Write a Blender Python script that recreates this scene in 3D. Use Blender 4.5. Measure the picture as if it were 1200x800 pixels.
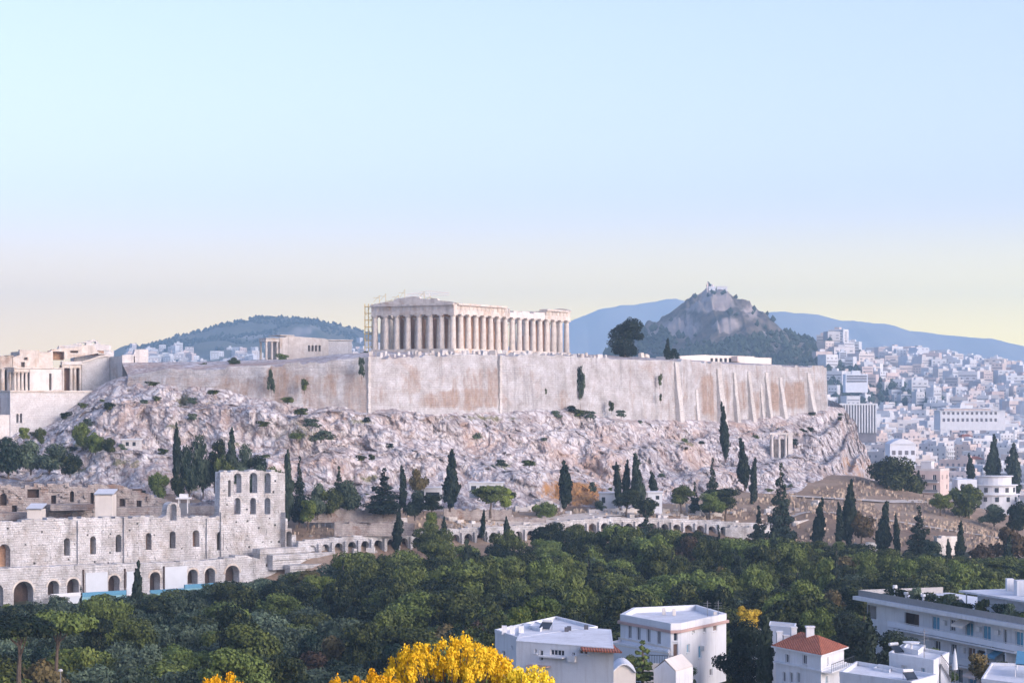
import bpy, bmesh, math, random
import numpy as np
from mathutils import Vector, Matrix, noise
from mathutils.geometry import tessellate_polygon

R = math.radians
S = bpy.context.scene
COL = S.collection
for o in list(bpy.data.objects):
    bpy.data.objects.remove(o)

# ------------------------------------------------------------------ camera
FPX, HOR, CZ = 2527.0, 467.0, 140.0          # focal length in photo pixels, horizon row, eye height (m)
cam_d = bpy.data.cameras.new('camera')
cam = bpy.data.objects.new('camera', cam_d)
COL.objects.link(cam)
cam.location = (0, 0, CZ)
cam.rotation_euler = (R(90), 0, 0)
cam_d.sensor_width = 36.0
cam_d.lens = 36.0 * FPX / 1200.0
cam_d.shift_y = (HOR - 400.0) / 1200.0
cam_d.clip_start = 0.5
cam_d.clip_end = 60000.0
S.camera = cam

# ------------------------------------------------------------------ sky and sun
SUN_EL, SUN_AZ = 20.0, 130.0                   # azimuth clockwise from the view direction (+Y)
GLOW, GLOW_L, GLOW_R, TINT = 0.97, (11.0, 7.0, 1.3, 1), (12.0, 8.8, 0.2, 1), (0.91, 0.755, 0.86, 1)
w = bpy.data.worlds.new('World')
S.world = w
w.use_nodes = True
nt = w.node_tree
bg = nt.nodes['Background']
sky = nt.nodes.new('ShaderNodeTexSky')
sky.sky_type = 'NISHITA'
sky.sun_disc = False
sky.sun_elevation = R(SUN_EL)
sky.sun_rotation = R(SUN_AZ)
sky.altitude = 150
sky.air_density = 1.0
sky.dust_density = 1.5
sky.ozone_density = 1.5
bg.inputs['Strength'].default_value = 0.108
# dawn glow low over the horizon, yellow towards the sun and peach away from it
_tc = nt.nodes.new('ShaderNodeTexCoord')
_sx = nt.nodes.new('ShaderNodeSeparateXYZ')
nt.links.new(_tc.outputs['Generated'], _sx.inputs[0])
_fr = nt.nodes.new('ShaderNodeMapRange')
_fr.inputs[1].default_value, _fr.inputs[2].default_value = 0.0, 0.105
_fr.inputs[3].default_value, _fr.inputs[4].default_value = GLOW, 0.0
_fr.interpolation_type = 'SMOOTHERSTEP'
nt.links.new(_sx.outputs['Z'], _fr.inputs[0])
_az = nt.nodes.new('ShaderNodeMapRange')
_az.inputs[1].default_value, _az.inputs[2].default_value = -0.25, 0.25
nt.links.new(_sx.outputs['X'], _az.inputs[0])
_gc = nt.nodes.new('ShaderNodeMix')
_gc.data_type = 'RGBA'
_gc.inputs[6].default_value = GLOW_L
_gc.inputs[7].default_value = GLOW_R
nt.links.new(_az.outputs[0], _gc.inputs['Factor'])
_gm = nt.nodes.new('ShaderNodeMix')
_gm.data_type = 'RGBA'
_fy = nt.nodes.new('ShaderNodeMapRange')
_fy.inputs[1].default_value, _fy.inputs[2].default_value = 0.55, 0.95
_fy.interpolation_type = 'SMOOTHSTEP'
nt.links.new(_sx.outputs['Y'], _fy.inputs[0])
_fm = nt.nodes.new('ShaderNodeMath')
_fm.operation = 'MULTIPLY'
nt.links.new(_fr.outputs[0], _fm.inputs[0])
nt.links.new(_fy.outputs[0], _fm.inputs[1])
nt.links.new(_fm.outputs[0], _gm.inputs['Factor'])
_tint = nt.nodes.new('ShaderNodeMix')
_tint.data_type = 'RGBA'
_tint.blend_type = 'MULTIPLY'
_tint.inputs['Factor'].default_value = 1.0
_tint.inputs[7].default_value = TINT
nt.links.new(sky.outputs['Color'], _tint.inputs[6])
nt.links.new(_tint.outputs[2], _gm.inputs[6])
nt.links.new(_gc.outputs[2], _gm.inputs[7])
nt.links.new(_gm.outputs[2], bg.inputs['Color'])
sun_d = bpy.data.lights.new('sun', 'SUN')
sun = bpy.data.objects.new('sun', sun_d)
COL.objects.link(sun)
sun_d.energy = 0.95
sun_d.angle = R(35)
sun_d.color = (1.0, 0.95, 0.89)
_d = Vector((math.sin(R(SUN_AZ)) * math.cos(R(SUN_EL)), math.cos(R(SUN_AZ)) * math.cos(R(SUN_EL)), math.sin(R(SUN_EL))))
sun.rotation_euler = _d.to_track_quat('Z', 'Y').to_euler()
sun.location = (200, -100, 300)
S.view_settings.view_transform = 'Standard'
S.view_settings.look = 'None'
S.view_settings.gamma = 1
S.view_settings.use_curve_mapping = False
S.view_settings.exposure = 1.75
S.cycles.volume_bounces = 1
S.cycles.max_bounces = 6
S.cycles.diffuse_bounces = 3
S.cycles.transparent_max_bounces = 8

rng = random.Random(7)


def P(px, py, Y):
    """world point seen at photo pixel (px, py) when it stands Y metres ahead"""
    return Vector(((px - 600.0) / FPX * Y, Y, CZ + (HOR - py) / FPX * Y))


# ------------------------------------------------------------------ materials
def new_mat(name, rough=0.85):
    m = bpy.data.materials.new(name)
    m.use_nodes = True
    b = m.node_tree.nodes['Principled BSDF']
    b.inputs['Roughness'].default_value = rough
    b.inputs['Specular IOR Level'].default_value = 0.25
    return m, m.node_tree, b


def N(nt, typ, **kw):
    n = nt.nodes.new(typ)
    for k, v in kw.items():
        setattr(n, k, v)
    return n


def ramp(nt, fac, stops):
    r = N(nt, 'ShaderNodeValToRGB')
    e = r.color_ramp.elements
    while len(e) < len(stops):
        e.new(0.5)
    for i, (p, c) in enumerate(stops):
        e[i].position = p
        e[i].color = (c[0], c[1], c[2], 1)
    nt.links.new(fac, r.inputs['Fac'])
    return r.outputs['Color']


def mix(nt, fac, a, b, blend='MIX'):
    m = N(nt, 'ShaderNodeMix', data_type='RGBA', blend_type=blend)
    for sock, v in ((m.inputs['Factor'], fac), (m.inputs[6], a), (m.inputs[7], b)):
        if isinstance(v, (int, float)):
            sock.default_value = v
        elif isinstance(v, tuple):
            sock.default_value = (v[0], v[1], v[2], 1)
        else:
            nt.links.new(v, sock)
    return m.outputs[2]


def math_n(nt, op, a, b=None, clamp=False):
    m = N(nt, 'ShaderNodeMath', operation=op, use_clamp=clamp)
    for i, v in enumerate((a, b)):
        if v is None:
            continue
        if isinstance(v, (int, float)):
            m.inputs[i].default_value = v
        else:
            nt.links.new(v, m.inputs[i])
    return m.outputs[0]


def noise_n(nt, vec, scale, detail=5, rough=0.6, dist=0.0):
    n = N(nt, 'ShaderNodeTexNoise')
    n.inputs['Scale'].default_value = scale
    n.inputs['Detail'].default_value = detail
    n.inputs['Roughness'].default_value = rough
    n.inputs['Distortion'].default_value = dist
    nt.links.new(vec, n.inputs['Vector'])
    return n.outputs['Fac']


def bump_n(nt, b, h, dist, strength=1.0):
    n = N(nt, 'ShaderNodeBump')
    n.inputs['Distance'].default_value = dist
    n.inputs['Strength'].default_value = strength
    nt.links.new(h, n.inputs['Height'])
    nt.links.new(n.outputs['Normal'], b.inputs['Normal'])


def geo_pos(nt):
    return N(nt, 'ShaderNodeNewGeometry').outputs['Position']


def obj_pos(nt):
    return N(nt, 'ShaderNodeTexCoord').outputs['Object']


def scaled(nt, vec, s):
    m = N(nt, 'ShaderNodeMapping')
    m.inputs['Scale'].default_value = s
    nt.links.new(vec, m.inputs['Vector'])
    return m.outputs['Vector']


def stone_mat(name, c1, c2, c3=None, scale=0.25, bump=0.15, brick=None, streak=0.0, rough=0.9, uv=False, stain_lo=0.52):
    """weathered masonry: two tones of stone, a third tone as patches, courses as mortar lines, fine grain in the bump"""
    m, t, b = new_mat(name, rough)
    v = N(t, 'ShaderNodeUVMap').outputs['UV'] if uv else obj_pos(t)
    n1 = noise_n(t, v, scale, 8, 0.65)
    col = ramp(t, n1, [(0.34, c1), (0.62, c2)])
    if c3:
        n2 = noise_n(t, v, scale * 0.35, 6, 0.7, 0.6)
        f = ramp(t, n2, [(stain_lo, (0, 0, 0)), (stain_lo + 0.14, (1, 1, 1))])
        col = mix(t, f, col, c3)
    if streak:
        vs = scaled(t, v, (0.45, 0.05, 1) if uv else (0.5, 0.5, 0.05))
        n3 = noise_n(t, vs, 1.2, 5, 0.6)
        f = ramp(t, n3, [(0.52, (0, 0, 0)), (0.72, (streak, streak, streak))])
        col = mix(t, f, col, tuple(x * 0.45 for x in c1))
    fine = noise_n(t, v, scale * 9, 4, 0.7)
    col = mix(t, 0.55, col, ramp(t, fine, [(0.3, (0.55, 0.55, 0.55)), (0.7, (1.12, 1.12, 1.12))]), 'MULTIPLY')
    h = fine
    if brick:
        br = N(t, 'ShaderNodeTexBrick')
        br.inputs['Scale'].default_value = 1.0
        br.inputs['Brick Width'].default_value = brick[0]
        br.inputs['Row Height'].default_value = brick[1]
        br.inputs['Mortar Size'].default_value = brick[2]
        br.inputs['Mortar Smooth'].default_value = 0.4
        br.inputs['Color1'].default_value = (1, 1, 1, 1)
        br.inputs['Color2'].default_value = (0.8, 0.79, 0.77, 1)
        br.inputs['Mortar'].default_value = (0.5, 0.47, 0.45, 1)
        if uv:
            t.links.new(v, br.inputs['Vector'])
        else:
            sx = N(t, 'ShaderNodeSeparateXYZ')
            t.links.new(v, sx.inputs[0])
            cx = N(t, 'ShaderNodeCombineXYZ')
            t.links.new(math_n(t, 'ADD', sx.outputs[0], math_n(t, 'MULTIPLY', sx.outputs[1], 0.83)), cx.inputs[0])
            t.links.new(sx.outputs[2], cx.inputs[1])
            t.links.new(cx.outputs[0], br.inputs['Vector'])
        col = mix(t, 0.3, col, br.outputs['Color'], 'MULTIPLY')
        h = math_n(t, 'ADD', math_n(t, 'MULTIPLY', fine, 0.6), math_n(t, 'MULTIPLY', br.outputs['Fac'], -0.8))
    t.links.new(col, b.inputs['Base Color'])
    bump_n(t, b, h, bump)
    return m


def plain_mat(name, c, rough=0.8, var=0.12, scale=0.6, bump=0.02, metal=0.0, dirt=None):
    m, t, b = new_mat(name, rough)
    v = obj_pos(t)
    n = noise_n(t, v, scale, 6, 0.65)
    lo = tuple(x * (1 - var) for x in c)
    hi = tuple(min(0.9, x * (1 + var)) for x in c)
    col = ramp(t, n, [(0.3, lo), (0.7, hi)])
    if dirt:
        vs = scaled(t, v, (2.2, 2.2, 0.25))
        f = ramp(t, noise_n(t, vs, 0.8, 6, 0.7), [(0.5, (0, 0, 0)), (0.78, (0.75, 0.75, 0.75))])
        col = mix(t, f, col, dirt)
    t.links.new(col, b.inputs['Base Color'])
    b.inputs['Metallic'].default_value = metal
    if bump:
        bump_n(t, b, noise_n(t, v, scale * 12, 3), bump)
    return m


def leaf_mat(name, dark, light, hue=0.02, trans=0.0):
    """leaves: tone differs from leaf to leaf, from clump to clump and from tree to tree"""
    m, t, b = new_mat(name, 0.62)
    g = N(t, 'ShaderNodeNewGeometry')
    oi = N(t, 'ShaderNodeObjectInfo')
    cl = noise_n(t, obj_pos(t), 0.7, 2)  # clump-sized noise imitates lit and shaded clumps in the leaf colour
    f = math_n(t, 'ADD', math_n(t, 'MULTIPLY', g.outputs['Random Per Island'], 0.30), math_n(t, 'MULTIPLY', math_n(t, 'SUBTRACT', cl, 0.25), 1.1))
    f = math_n(t, 'ADD', f, math_n(t, 'MULTIPLY', math_n(t, 'SUBTRACT', oi.outputs['Random'], 0.5), 0.75), True)
    col = ramp(t, f, [(0.15, dark), (0.9, light)])
    hs = N(t, 'ShaderNodeHueSaturation')
    t.links.new(math_n(t, 'ADD', 0.5 - hue, math_n(t, 'MULTIPLY', oi.outputs['Random'], 2 * hue)), hs.inputs['Hue'])
    t.links.new(col, hs.inputs['Color'])
    t.links.new(hs.outputs['Color'], b.inputs['Base Color'])
    b.inputs['Specular IOR Level'].default_value = 0.15
    return m


def glass_mat(name, c, rough=0.18):
    m, t, b = new_mat(name, rough)
    n = noise_n(t, obj_pos(t), 0.8, 2)
    col = ramp(t, n, [(0.3, tuple(x * 0.7 for x in c)), (0.7, tuple(x * 1.3 for x in c))])
    t.links.new(col, b.inputs['Base Color'])
    b.inputs['Specular IOR Level'].default_value = 0.5
    return m


M = {}
M['marble'] = stone_mat('marble', (0.55, 0.49, 0.43), (0.72, 0.67, 0.61), (0.50, 0.38, 0.28), 0.5, 0.06, None, 0.5)
M['marble_new'] = stone_mat('marble_new', (0.60, 0.56, 0.52), (0.74, 0.71, 0.68), None, 0.5, 0.05, None, 0.3)
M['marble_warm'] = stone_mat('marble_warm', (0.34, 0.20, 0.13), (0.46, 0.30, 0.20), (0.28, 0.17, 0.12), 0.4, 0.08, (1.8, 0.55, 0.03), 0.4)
M['marble_block'] = stone_mat('marble_block', (0.57, 0.55, 0.54), (0.71, 0.70, 0.69), (0.5, 0.42, 0.36), 0.35, 0.06, (2.2, 0.6, 0.03), 0.35, stain_lo=0.58)
M['poros'] = stone_mat('poros', (0.46, 0.38, 0.32), (0.62, 0.56, 0.50), (0.40, 0.25, 0.17), 0.3, 0.12, (1.6, 0.55, 0.04), 0.6)
M['odeon'] = stone_mat('odeon', (0.46, 0.44, 0.43), (0.76, 0.76, 0.77), (0.42, 0.37, 0.33), 0.30, 0.3, (1.1, 0.5, 0.03), 0.6, stain_lo=0.55)
M['shade_joint_brown'] = stone_mat('shade_joint_brown', (0.045, 0.03, 0.025), (0.10, 0.065, 0.05), None, 0.8, 0.1)  # near-black brown paints the shade inside arches and other openings
M['wall'] = stone_mat('wall', (0.40, 0.38, 0.38), (0.62, 0.63, 0.65), (0.47, 0.40, 0.37), 0.22, 0.22, (1.7, 0.62, 0.03), 0.5, uv=True, stain_lo=0.55)
M['buttress'] = stone_mat('buttress', (0.58, 0.55, 0.52), (0.72, 0.70, 0.68), None, 0.2, 0.12, (1.7, 0.6, 0.04), 0.4)
M['wall_brown'] = stone_mat('wall_brown', (0.33, 0.20, 0.13), (0.47, 0.32, 0.22), (0.56, 0.44, 0.34), 0.2, 0.2, (1.7, 0.6, 0.05), 0.5)
M['rubble'] = stone_mat('rubble', (0.34, 0.29, 0.27), (0.58, 0.53, 0.50), (0.33, 0.22, 0.17), 0.5, 0.3, (0.9, 0.4, 0.06), 0.5)
M['stucco'] = plain_mat('stucco', (0.62, 0.645, 0.68), 0.8, 0.07, 0.4, 0.02, 0, (0.46, 0.46, 0.47))
M['stucco_cream'] = plain_mat('stucco_cream', (0.64, 0.60, 0.55), 0.8, 0.07, 0.4, 0.02, 0, (0.55, 0.50, 0.46))
M['stucco_pink'] = plain_mat('stucco_pink', (0.68, 0.58, 0.53), 0.8, 0.08, 0.4, 0.02)
M['stucco_blue'] = plain_mat('stucco_blue', (0.66, 0.70, 0.76), 0.8, 0.08, 0.4, 0.02)
M['concrete'] = plain_mat('concrete', (0.50, 0.50, 0.50), 0.9, 0.15, 0.5, 0.03)
M['roof_flat'] = plain_mat('roof_flat', (0.62, 0.64, 0.68), 0.85, 0.15, 0.35, 0.03, 0, (0.42, 0.42, 0.43))
M['cornice'] = plain_mat('cornice', (0.44, 0.30, 0.27), 0.85, 0.12, 0.8)
M['glass'] = glass_mat('glass', (0.035, 0.045, 0.06))
M['glass_far'] = plain_mat('glass_far', (0.16, 0.16, 0.19), 0.4, 0.3, 0.3, 0)
M['shutter_blue'] = plain_mat('shutter_blue', (0.10, 0.28, 0.42), 0.6, 0.15, 3)
M['shutter_grey'] = plain_mat('shutter_grey', (0.075, 0.08, 0.10), 0.6, 0.15, 3)
M['shutter_brown'] = plain_mat('shutter_brown', (0.14, 0.09, 0.07), 0.6, 0.15, 3)
M['white_metal'] = plain_mat('white_metal', (0.66, 0.67, 0.68), 0.45, 0.05, 2, 0)
M['grey_metal'] = plain_mat('grey_metal', (0.25, 0.26, 0.28), 0.45, 0.1, 2, 0, 0.5)
M['dark_metal'] = plain_mat('dark_metal', (0.04, 0.045, 0.05), 0.5, 0.1, 2, 0)
M['yellow_metal'] = plain_mat('yellow_metal', (0.55, 0.42, 0.16), 0.5, 0.1, 2, 0)
M['turquoise'] = plain_mat('turquoise', (0.22, 0.42, 0.48), 0.6, 0.2, 0.8)
M['white_sheet'] = plain_mat('white_sheet', (0.55, 0.59, 0.63), 0.75, 0.06, 0.5)
M['bark'] = stone_mat('bark', (0.09, 0.065, 0.05), (0.17, 0.13, 0.10), None, 1.5, 0.05)
M['pine_leaf'] = leaf_mat('pine_leaf', (0.008, 0.018, 0.009), (0.165, 0.195, 0.046), 0.026)
M['bright_leaf'] = leaf_mat('bright_leaf', (0.03, 0.055, 0.014), (0.20, 0.22, 0.045), 0.025)
M['olive_leaf'] = leaf_mat('olive_leaf', (0.009, 0.024, 0.016), (0.14, 0.18, 0.11), 0.025)
M['cypress_leaf'] = leaf_mat('cypress_leaf', (0.010, 0.020, 0.014), (0.040, 0.055, 0.034), 0.03)
M['lime_leaf'] = leaf_mat('lime_leaf', (0.05, 0.085, 0.02), (0.26, 0.30, 0.05), 0.015)
M['dry_leaf'] = leaf_mat('dry_leaf', (0.05, 0.035, 0.022), (0.16, 0.115, 0.05), 0.02)
M['yellow_leaf'] = leaf_mat('yellow_leaf', (0.70, 0.40, 0.01), (0.90, 0.66, 0.05), 0.010)
M['autumn_leaf'] = leaf_mat('autumn_leaf', (0.30, 0.20, 0.02), (0.62, 0.44, 0.05), 0.015)


def tile_mat():
    m, t, b = new_mat('roof_tiles', 0.8)
    v = obj_pos(t)
    wv = N(t, 'ShaderNodeTexWave')
    wv.wave_type = 'BANDS'
    wv.bands_direction = 'X'
    wv.inputs['Scale'].default_value = 1.3
    wv.inputs['Distortion'].default_value = 0.5
    t.links.new(v, wv.inputs['Vector'])
    n = noise_n(t, v, 1.2, 6, 0.7)
    col = ramp(t, n, [(0.3, (0.28, 0.085, 0.05)), (0.7, (0.46, 0.16, 0.09))])
    col = mix(t, 0.35, col, wv.outputs['Color'], 'MULTIPLY')
    t.links.new(col, b.inputs['Base Color'])
    bump_n(t, b, wv.outputs['Fac'], 0.06)
    return m


M['tiles'] = tile_mat()


def rock_mat():
    """pale grey limestone, crevice shade painted dark into the cracks, ochre stains, thin grass where it lies flat"""
    m, t, b = new_mat('rock', 0.92)
    v = geo_pos(t)
    n1 = noise_n(t, v, 0.10, 9, 0.68, 0.4)
    col = ramp(t, n1, [(0.30, (0.40, 0.37, 0.36)), (0.45, (0.54, 0.52, 0.52)), (0.62, (0.68, 0.67, 0.68))])
    vo = N(t, 'ShaderNodeTexVoronoi', feature='DISTANCE_TO_EDGE')
    vo.inputs['Scale'].default_value = 0.34
    vd = N(t, 'ShaderNodeVectorMath', operation='ADD')
    nz = N(t, 'ShaderNodeTexNoise')
    nz.inputs['Scale'].default_value = 0.35
    nz.inputs['Detail'].default_value = 5
    t.links.new(v, nz.inputs['Vector'])
    vs = N(t, 'ShaderNodeVectorMath', operation='SCALE')
    vs.inputs['Scale'].default_value = 5.0
    t.links.new(nz.outputs['Color'], vs.inputs[0])
    t.links.new(v, vd.inputs[0])
    t.links.new(vs.outputs[0], vd.inputs[1])
    t.links.new(vd.outputs[0], vo.inputs['Vector'])
    crack = ramp(t, vo.outputs['Distance'], [(0.0, (0.42, 0.36, 0.36)), (0.20, (1, 1, 1))])  # crack edges coloured darker as crevice shade
    col = mix(t, 0.85, col, crack, 'MULTIPLY')
    fine = noise_n(t, v, 1.3, 6, 0.75)
    col = mix(t, 0.7, col, ramp(t, fine, [(0.32, (0.55, 0.50, 0.50)), (0.58, (1.1, 1.1, 1.1))]), 'MULTIPLY')
    n2 = noise_n(t, v, 0.045, 7, 0.7, 0.8)
    f = ramp(t, n2, [(0.50, (0, 0, 0)), (0.66, (0.75, 0.75, 0.75))])
    col = mix(t, f, col, (0.42, 0.29, 0.22))
    # iron-stained hollow near the foot of the rock: the colour of the bared stone there
    at = N(t, 'ShaderNodeAttribute')
    at.attribute_name = 'ochre'
    fo = ramp(t, math_n(t, 'ADD', at.outputs['Fac'], math_n(t, 'MULTIPLY', math_n(t, 'SUBTRACT', noise_n(t, v, 0.25, 6, 0.7), 0.5), 1.0)), [(0.40, (0, 0, 0)), (0.62, (1, 1, 1))])
    oc = ramp(t, noise_n(t, v, 0.5, 6, 0.7), [(0.3, (0.17, 0.09, 0.05)), (0.62, (0.46, 0.24, 0.08))])
    col = mix(t, fo, col, oc)
    # grass on ledges
    at2 = N(t, 'ShaderNodeAttribute')
    at2.attribute_name = 'grass'
    fg = ramp(t, math_n(t, 'ADD', at2.outputs['Fac'], math_n(t, 'MULTIPLY', math_n(t, 'SUBTRACT', noise_n(t, v, 0.3, 6, 0.75), 0.5), 1.6)), [(0.48, (0, 0, 0)), (0.66, (0.9, 0.9, 0.9))])
    gc = ramp(t, noise_n(t, v, 0.9, 4, 0.7), [(0.3, (0.10, 0.11, 0.05)), (0.7, (0.22, 0.20, 0.09))])
    col = mix(t, fg, col, gc)
    t.links.new(col, b.inputs['Base Color'])
    h = math_n(t, 'ADD', math_n(t, 'MULTIPLY', fine, 0.7), math_n(t, 'MULTIPLY', vo.outputs['Distance'], 1.4))
    bump_n(t, b, h, 0.45)
    return m


M['rock'] = rock_mat()


def ground_mat():
    m, t, b = new_mat('earth', 0.95)
    v = geo_pos(t)
    n1 = noise_n(t, v, 0.03, 8, 0.65, 0.5)
    col = ramp(t, n1, [(0.3, (0.20, 0.13, 0.09)), (0.5, (0.32, 0.23, 0.16)), (0.7, (0.42, 0.33, 0.25))])
    fine = noise_n(t, v, 0.8, 6, 0.75)
    col = mix(t, 0.7, col, ramp(t, fine, [(0.3, (0.5, 0.5, 0.5)), (0.65, (1.1, 1.1, 1.1))]), 'MULTIPLY')
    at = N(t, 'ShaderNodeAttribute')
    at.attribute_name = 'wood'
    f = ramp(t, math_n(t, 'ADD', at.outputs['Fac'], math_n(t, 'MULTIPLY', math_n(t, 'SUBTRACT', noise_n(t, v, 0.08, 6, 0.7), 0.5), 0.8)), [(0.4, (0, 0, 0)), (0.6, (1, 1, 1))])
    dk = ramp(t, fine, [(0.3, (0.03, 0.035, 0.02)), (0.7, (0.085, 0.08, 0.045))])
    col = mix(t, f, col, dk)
    at2 = N(t, 'ShaderNodeAttribute')
    at2.attribute_name = 'town'
    tc = ramp(t, noise_n(t, v, 0.012, 8, 0.7), [(0.35, (0.14, 0.14, 0.13)), (0.6, (0.40, 0.39, 0.38))])
    col = mix(t, at2.outputs['Fac'], col, tc)
    t.links.new(col, b.inputs['Base Color'])
    bump_n(t, b, fine, 0.3)
    return m


M['earth'] = ground_mat()


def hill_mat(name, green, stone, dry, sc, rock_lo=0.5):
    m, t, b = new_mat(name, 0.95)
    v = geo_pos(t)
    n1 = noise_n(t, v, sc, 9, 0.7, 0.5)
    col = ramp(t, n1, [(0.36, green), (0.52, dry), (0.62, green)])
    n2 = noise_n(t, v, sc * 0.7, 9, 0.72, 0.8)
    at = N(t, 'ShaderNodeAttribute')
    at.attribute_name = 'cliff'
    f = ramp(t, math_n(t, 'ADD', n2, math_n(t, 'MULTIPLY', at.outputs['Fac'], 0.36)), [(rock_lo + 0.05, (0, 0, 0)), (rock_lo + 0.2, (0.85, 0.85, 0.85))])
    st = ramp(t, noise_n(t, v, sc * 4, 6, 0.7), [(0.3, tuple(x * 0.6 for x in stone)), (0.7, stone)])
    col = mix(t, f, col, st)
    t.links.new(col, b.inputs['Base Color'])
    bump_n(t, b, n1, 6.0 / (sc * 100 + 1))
    return m


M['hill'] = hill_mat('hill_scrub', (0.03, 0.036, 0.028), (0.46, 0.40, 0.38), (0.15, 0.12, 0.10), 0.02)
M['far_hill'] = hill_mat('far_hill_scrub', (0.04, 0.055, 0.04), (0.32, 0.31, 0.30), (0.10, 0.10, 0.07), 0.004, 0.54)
M['mountain'] = hill_mat('hazed_mountain', (0.20, 0.22, 0.24), (0.36, 0.35, 0.35), (0.27, 0.27, 0.27), 0.0012, 0.55)  # bare limestone, paled in colour to make up for thin haze

# ------------------------------------------------------------------ object helpers
WLOC = {}


class MB:
    """collects faces, then links them as ONE mesh object"""

    def __init__(s, xf=None):
        s.v, s.f, s.m, s.uv = [], [], [], {}
        s.xf = xf

    def vert(s, p):
        p = Vector(p)
        if s.xf is not None:
            p = s.xf @ p
        s.v.append(p)
        return len(s.v) - 1

    def face(s, pts, mi=0):
        s.f.append([s.vert(p) for p in pts])
        s.m.append(mi)

    def poly(s, idx, mi=0):
        s.f.append(list(idx))
        s.m.append(mi)

    def box(s, lo, hi, mi=0, taper=0.0, jit=0.0, rg=None):
        x0, y0, z0 = lo
        x1, y1, z1 = hi
        t = taper
        c = [(x0, y0, z0), (x1, y0, z0), (x1, y1, z0), (x0, y1, z0), (x0 + t, y0 + t, z1), (x1 - t, y0 + t, z1), (x1 - t, y1 - t, z1), (x0 + t, y1 - t, z1)]
        if jit:
            c = [(a + rg.uniform(-jit, jit), b_ + rg.uniform(-jit, jit), d + rg.uniform(-jit, jit)) for a, b_, d in c]
        i = [s.vert(p) for p in c]
        for q in ((0, 1, 5, 4), (1, 2, 6, 5), (2, 3, 7, 6), (3, 0, 4, 7), (4, 5, 6, 7), (3, 2, 1, 0)):
            s.poly([i[k] for k in q], mi)

    def tube(s, p0, p1, r0, r1=None, n=6, mi=0, cap=True):
        p0, p1 = Vector(p0), Vector(p1)
        r1 = r0 if r1 is None else r1
        d = (p1 - p0).normalized()
        a = d.orthogonal().normalized()
        b_ = d.cross(a)
        A = [s.vert(p0 + (a * math.cos(t) + b_ * math.sin(t)) * r0) for t in [2 * math.pi * k / n for k in range(n)]]
        B = [s.vert(p1 + (a * math.cos(t) + b_ * math.sin(t)) * r1) for t in [2 * math.pi * k / n for k in range(n)]]
        for k in range(n):
            s.poly((A[k], A[(k + 1) % n], B[(k + 1) % n], B[k]), mi)
        if cap:
            s.poly(B, mi)
            s.poly(A[::-1], mi)

    def lathe(s, prof, n=16, c=(0, 0, 0), mi=0, flute=0.0):
        rings = []
        for r, z in prof:
            rings.append([s.vert((c[0] + (r - (flute * r if k % 2 else 0)) * math.cos(2 * math.pi * k / n), c[1] + (r - (flute * r if k % 2 else 0)) * math.sin(2 * math.pi * k / n), c[2] + z)) for k in range(n)])
        for a, b_ in zip(rings, rings[1:]):
            for k in range(n):
                s.poly((a[k], a[(k + 1) % n], b_[(k + 1) % n], b_[k]), mi)
        s.poly(rings[-1], mi)
        s.poly(rings[0][::-1], mi)

    def prism(s, poly, z0, z1, mi=0, top=None):
        a = [s.vert((x, y, z0)) for x, y in poly]
        b_ = [s.vert((x, y, z1)) for x, y in poly]
        n = len(poly)
        for k in range(n):
            s.poly((a[k], a[(k + 1) % n], b_[(k + 1) % n], b_[k]), mi)
        s.poly(b_, mi if top is None else top)
        s.poly(a[::-1], mi)

    def facade(s, A, B, z0, z1, holes, depth=0.22, mi=0):
        """upright wall skin from A to B (xy, outside on the right of A->B) with rectangular holes (u0, u1, za, zb) and their reveals"""
        A, B = Vector((A[0], A[1])), Vector((B[0], B[1]))
        L = (B - A).length
        d = (B - A) / L
        nrm = Vector((d.y, -d.x))
        us = sorted({0.0, L} | {u for h in holes for u in h[:2]})
        zs = sorted({z0, z1} | {z for h in holes for z in h[2:4]})
        q = lambda u, z, o=0.0: (A.x + d.x * u - nrm.x * o, A.y + d.y * u - nrm.y * o, z)
        for u0, u1 in zip(us, us[1:]):
            for a, b_ in zip(zs, zs[1:]):
                um, zm = (u0 + u1) / 2, (a + b_) / 2
                if any(h[0] < um < h[1] and h[2] < zm < h[3] for h in holes):
                    continue
                s.face((q(u0, a), q(u1, a), q(u1, b_), q(u0, b_)), mi)
        for h in holes:
            u0, u1, a, b_ = h[:4]
            s.face((q(u0, a), q(u1, a), q(u1, a, depth), q(u0, a, depth)), mi)
            s.face((q(u0, b_), q(u1, b_), q(u1, b_, depth), q(u0, b_, depth)), mi)
            s.face((q(u0, a), q(u0, b_), q(u0, b_, depth), q(u0, a, depth)), mi)
            s.face((q(u1, a), q(u1, b_), q(u1, b_, depth), q(u1, a, depth)), mi)
        return q

    def slab(s, fr, outline, holes, thick, mi=0):
        """upright wall of any outline [(u, z)] with holes of any shape; fr(u, z, o) gives the point o metres behind the face"""
        loops = [outline] + holes
        flat = [p for lp in loops for p in lp]
        tris = tessellate_polygon([[Vector((u, z, 0)) for u, z in lp] for lp in loops])
        f = [s.vert(fr(u, z, 0)) for u, z in flat]
        g = [s.vert(fr(u, z, thick)) for u, z in flat]
        for t in tris:
            s.poly([f[i] for i in t], mi)
            s.poly([g[i] for i in t][::-1], mi)
        k = 0
        for lp in loops:
            n = len(lp)
            for i in range(n):
                a, b_ = k + i, k + (i + 1) % n
                s.poly((f[a], f[b_], g[b_], g[a]), mi)
            k += n

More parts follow.
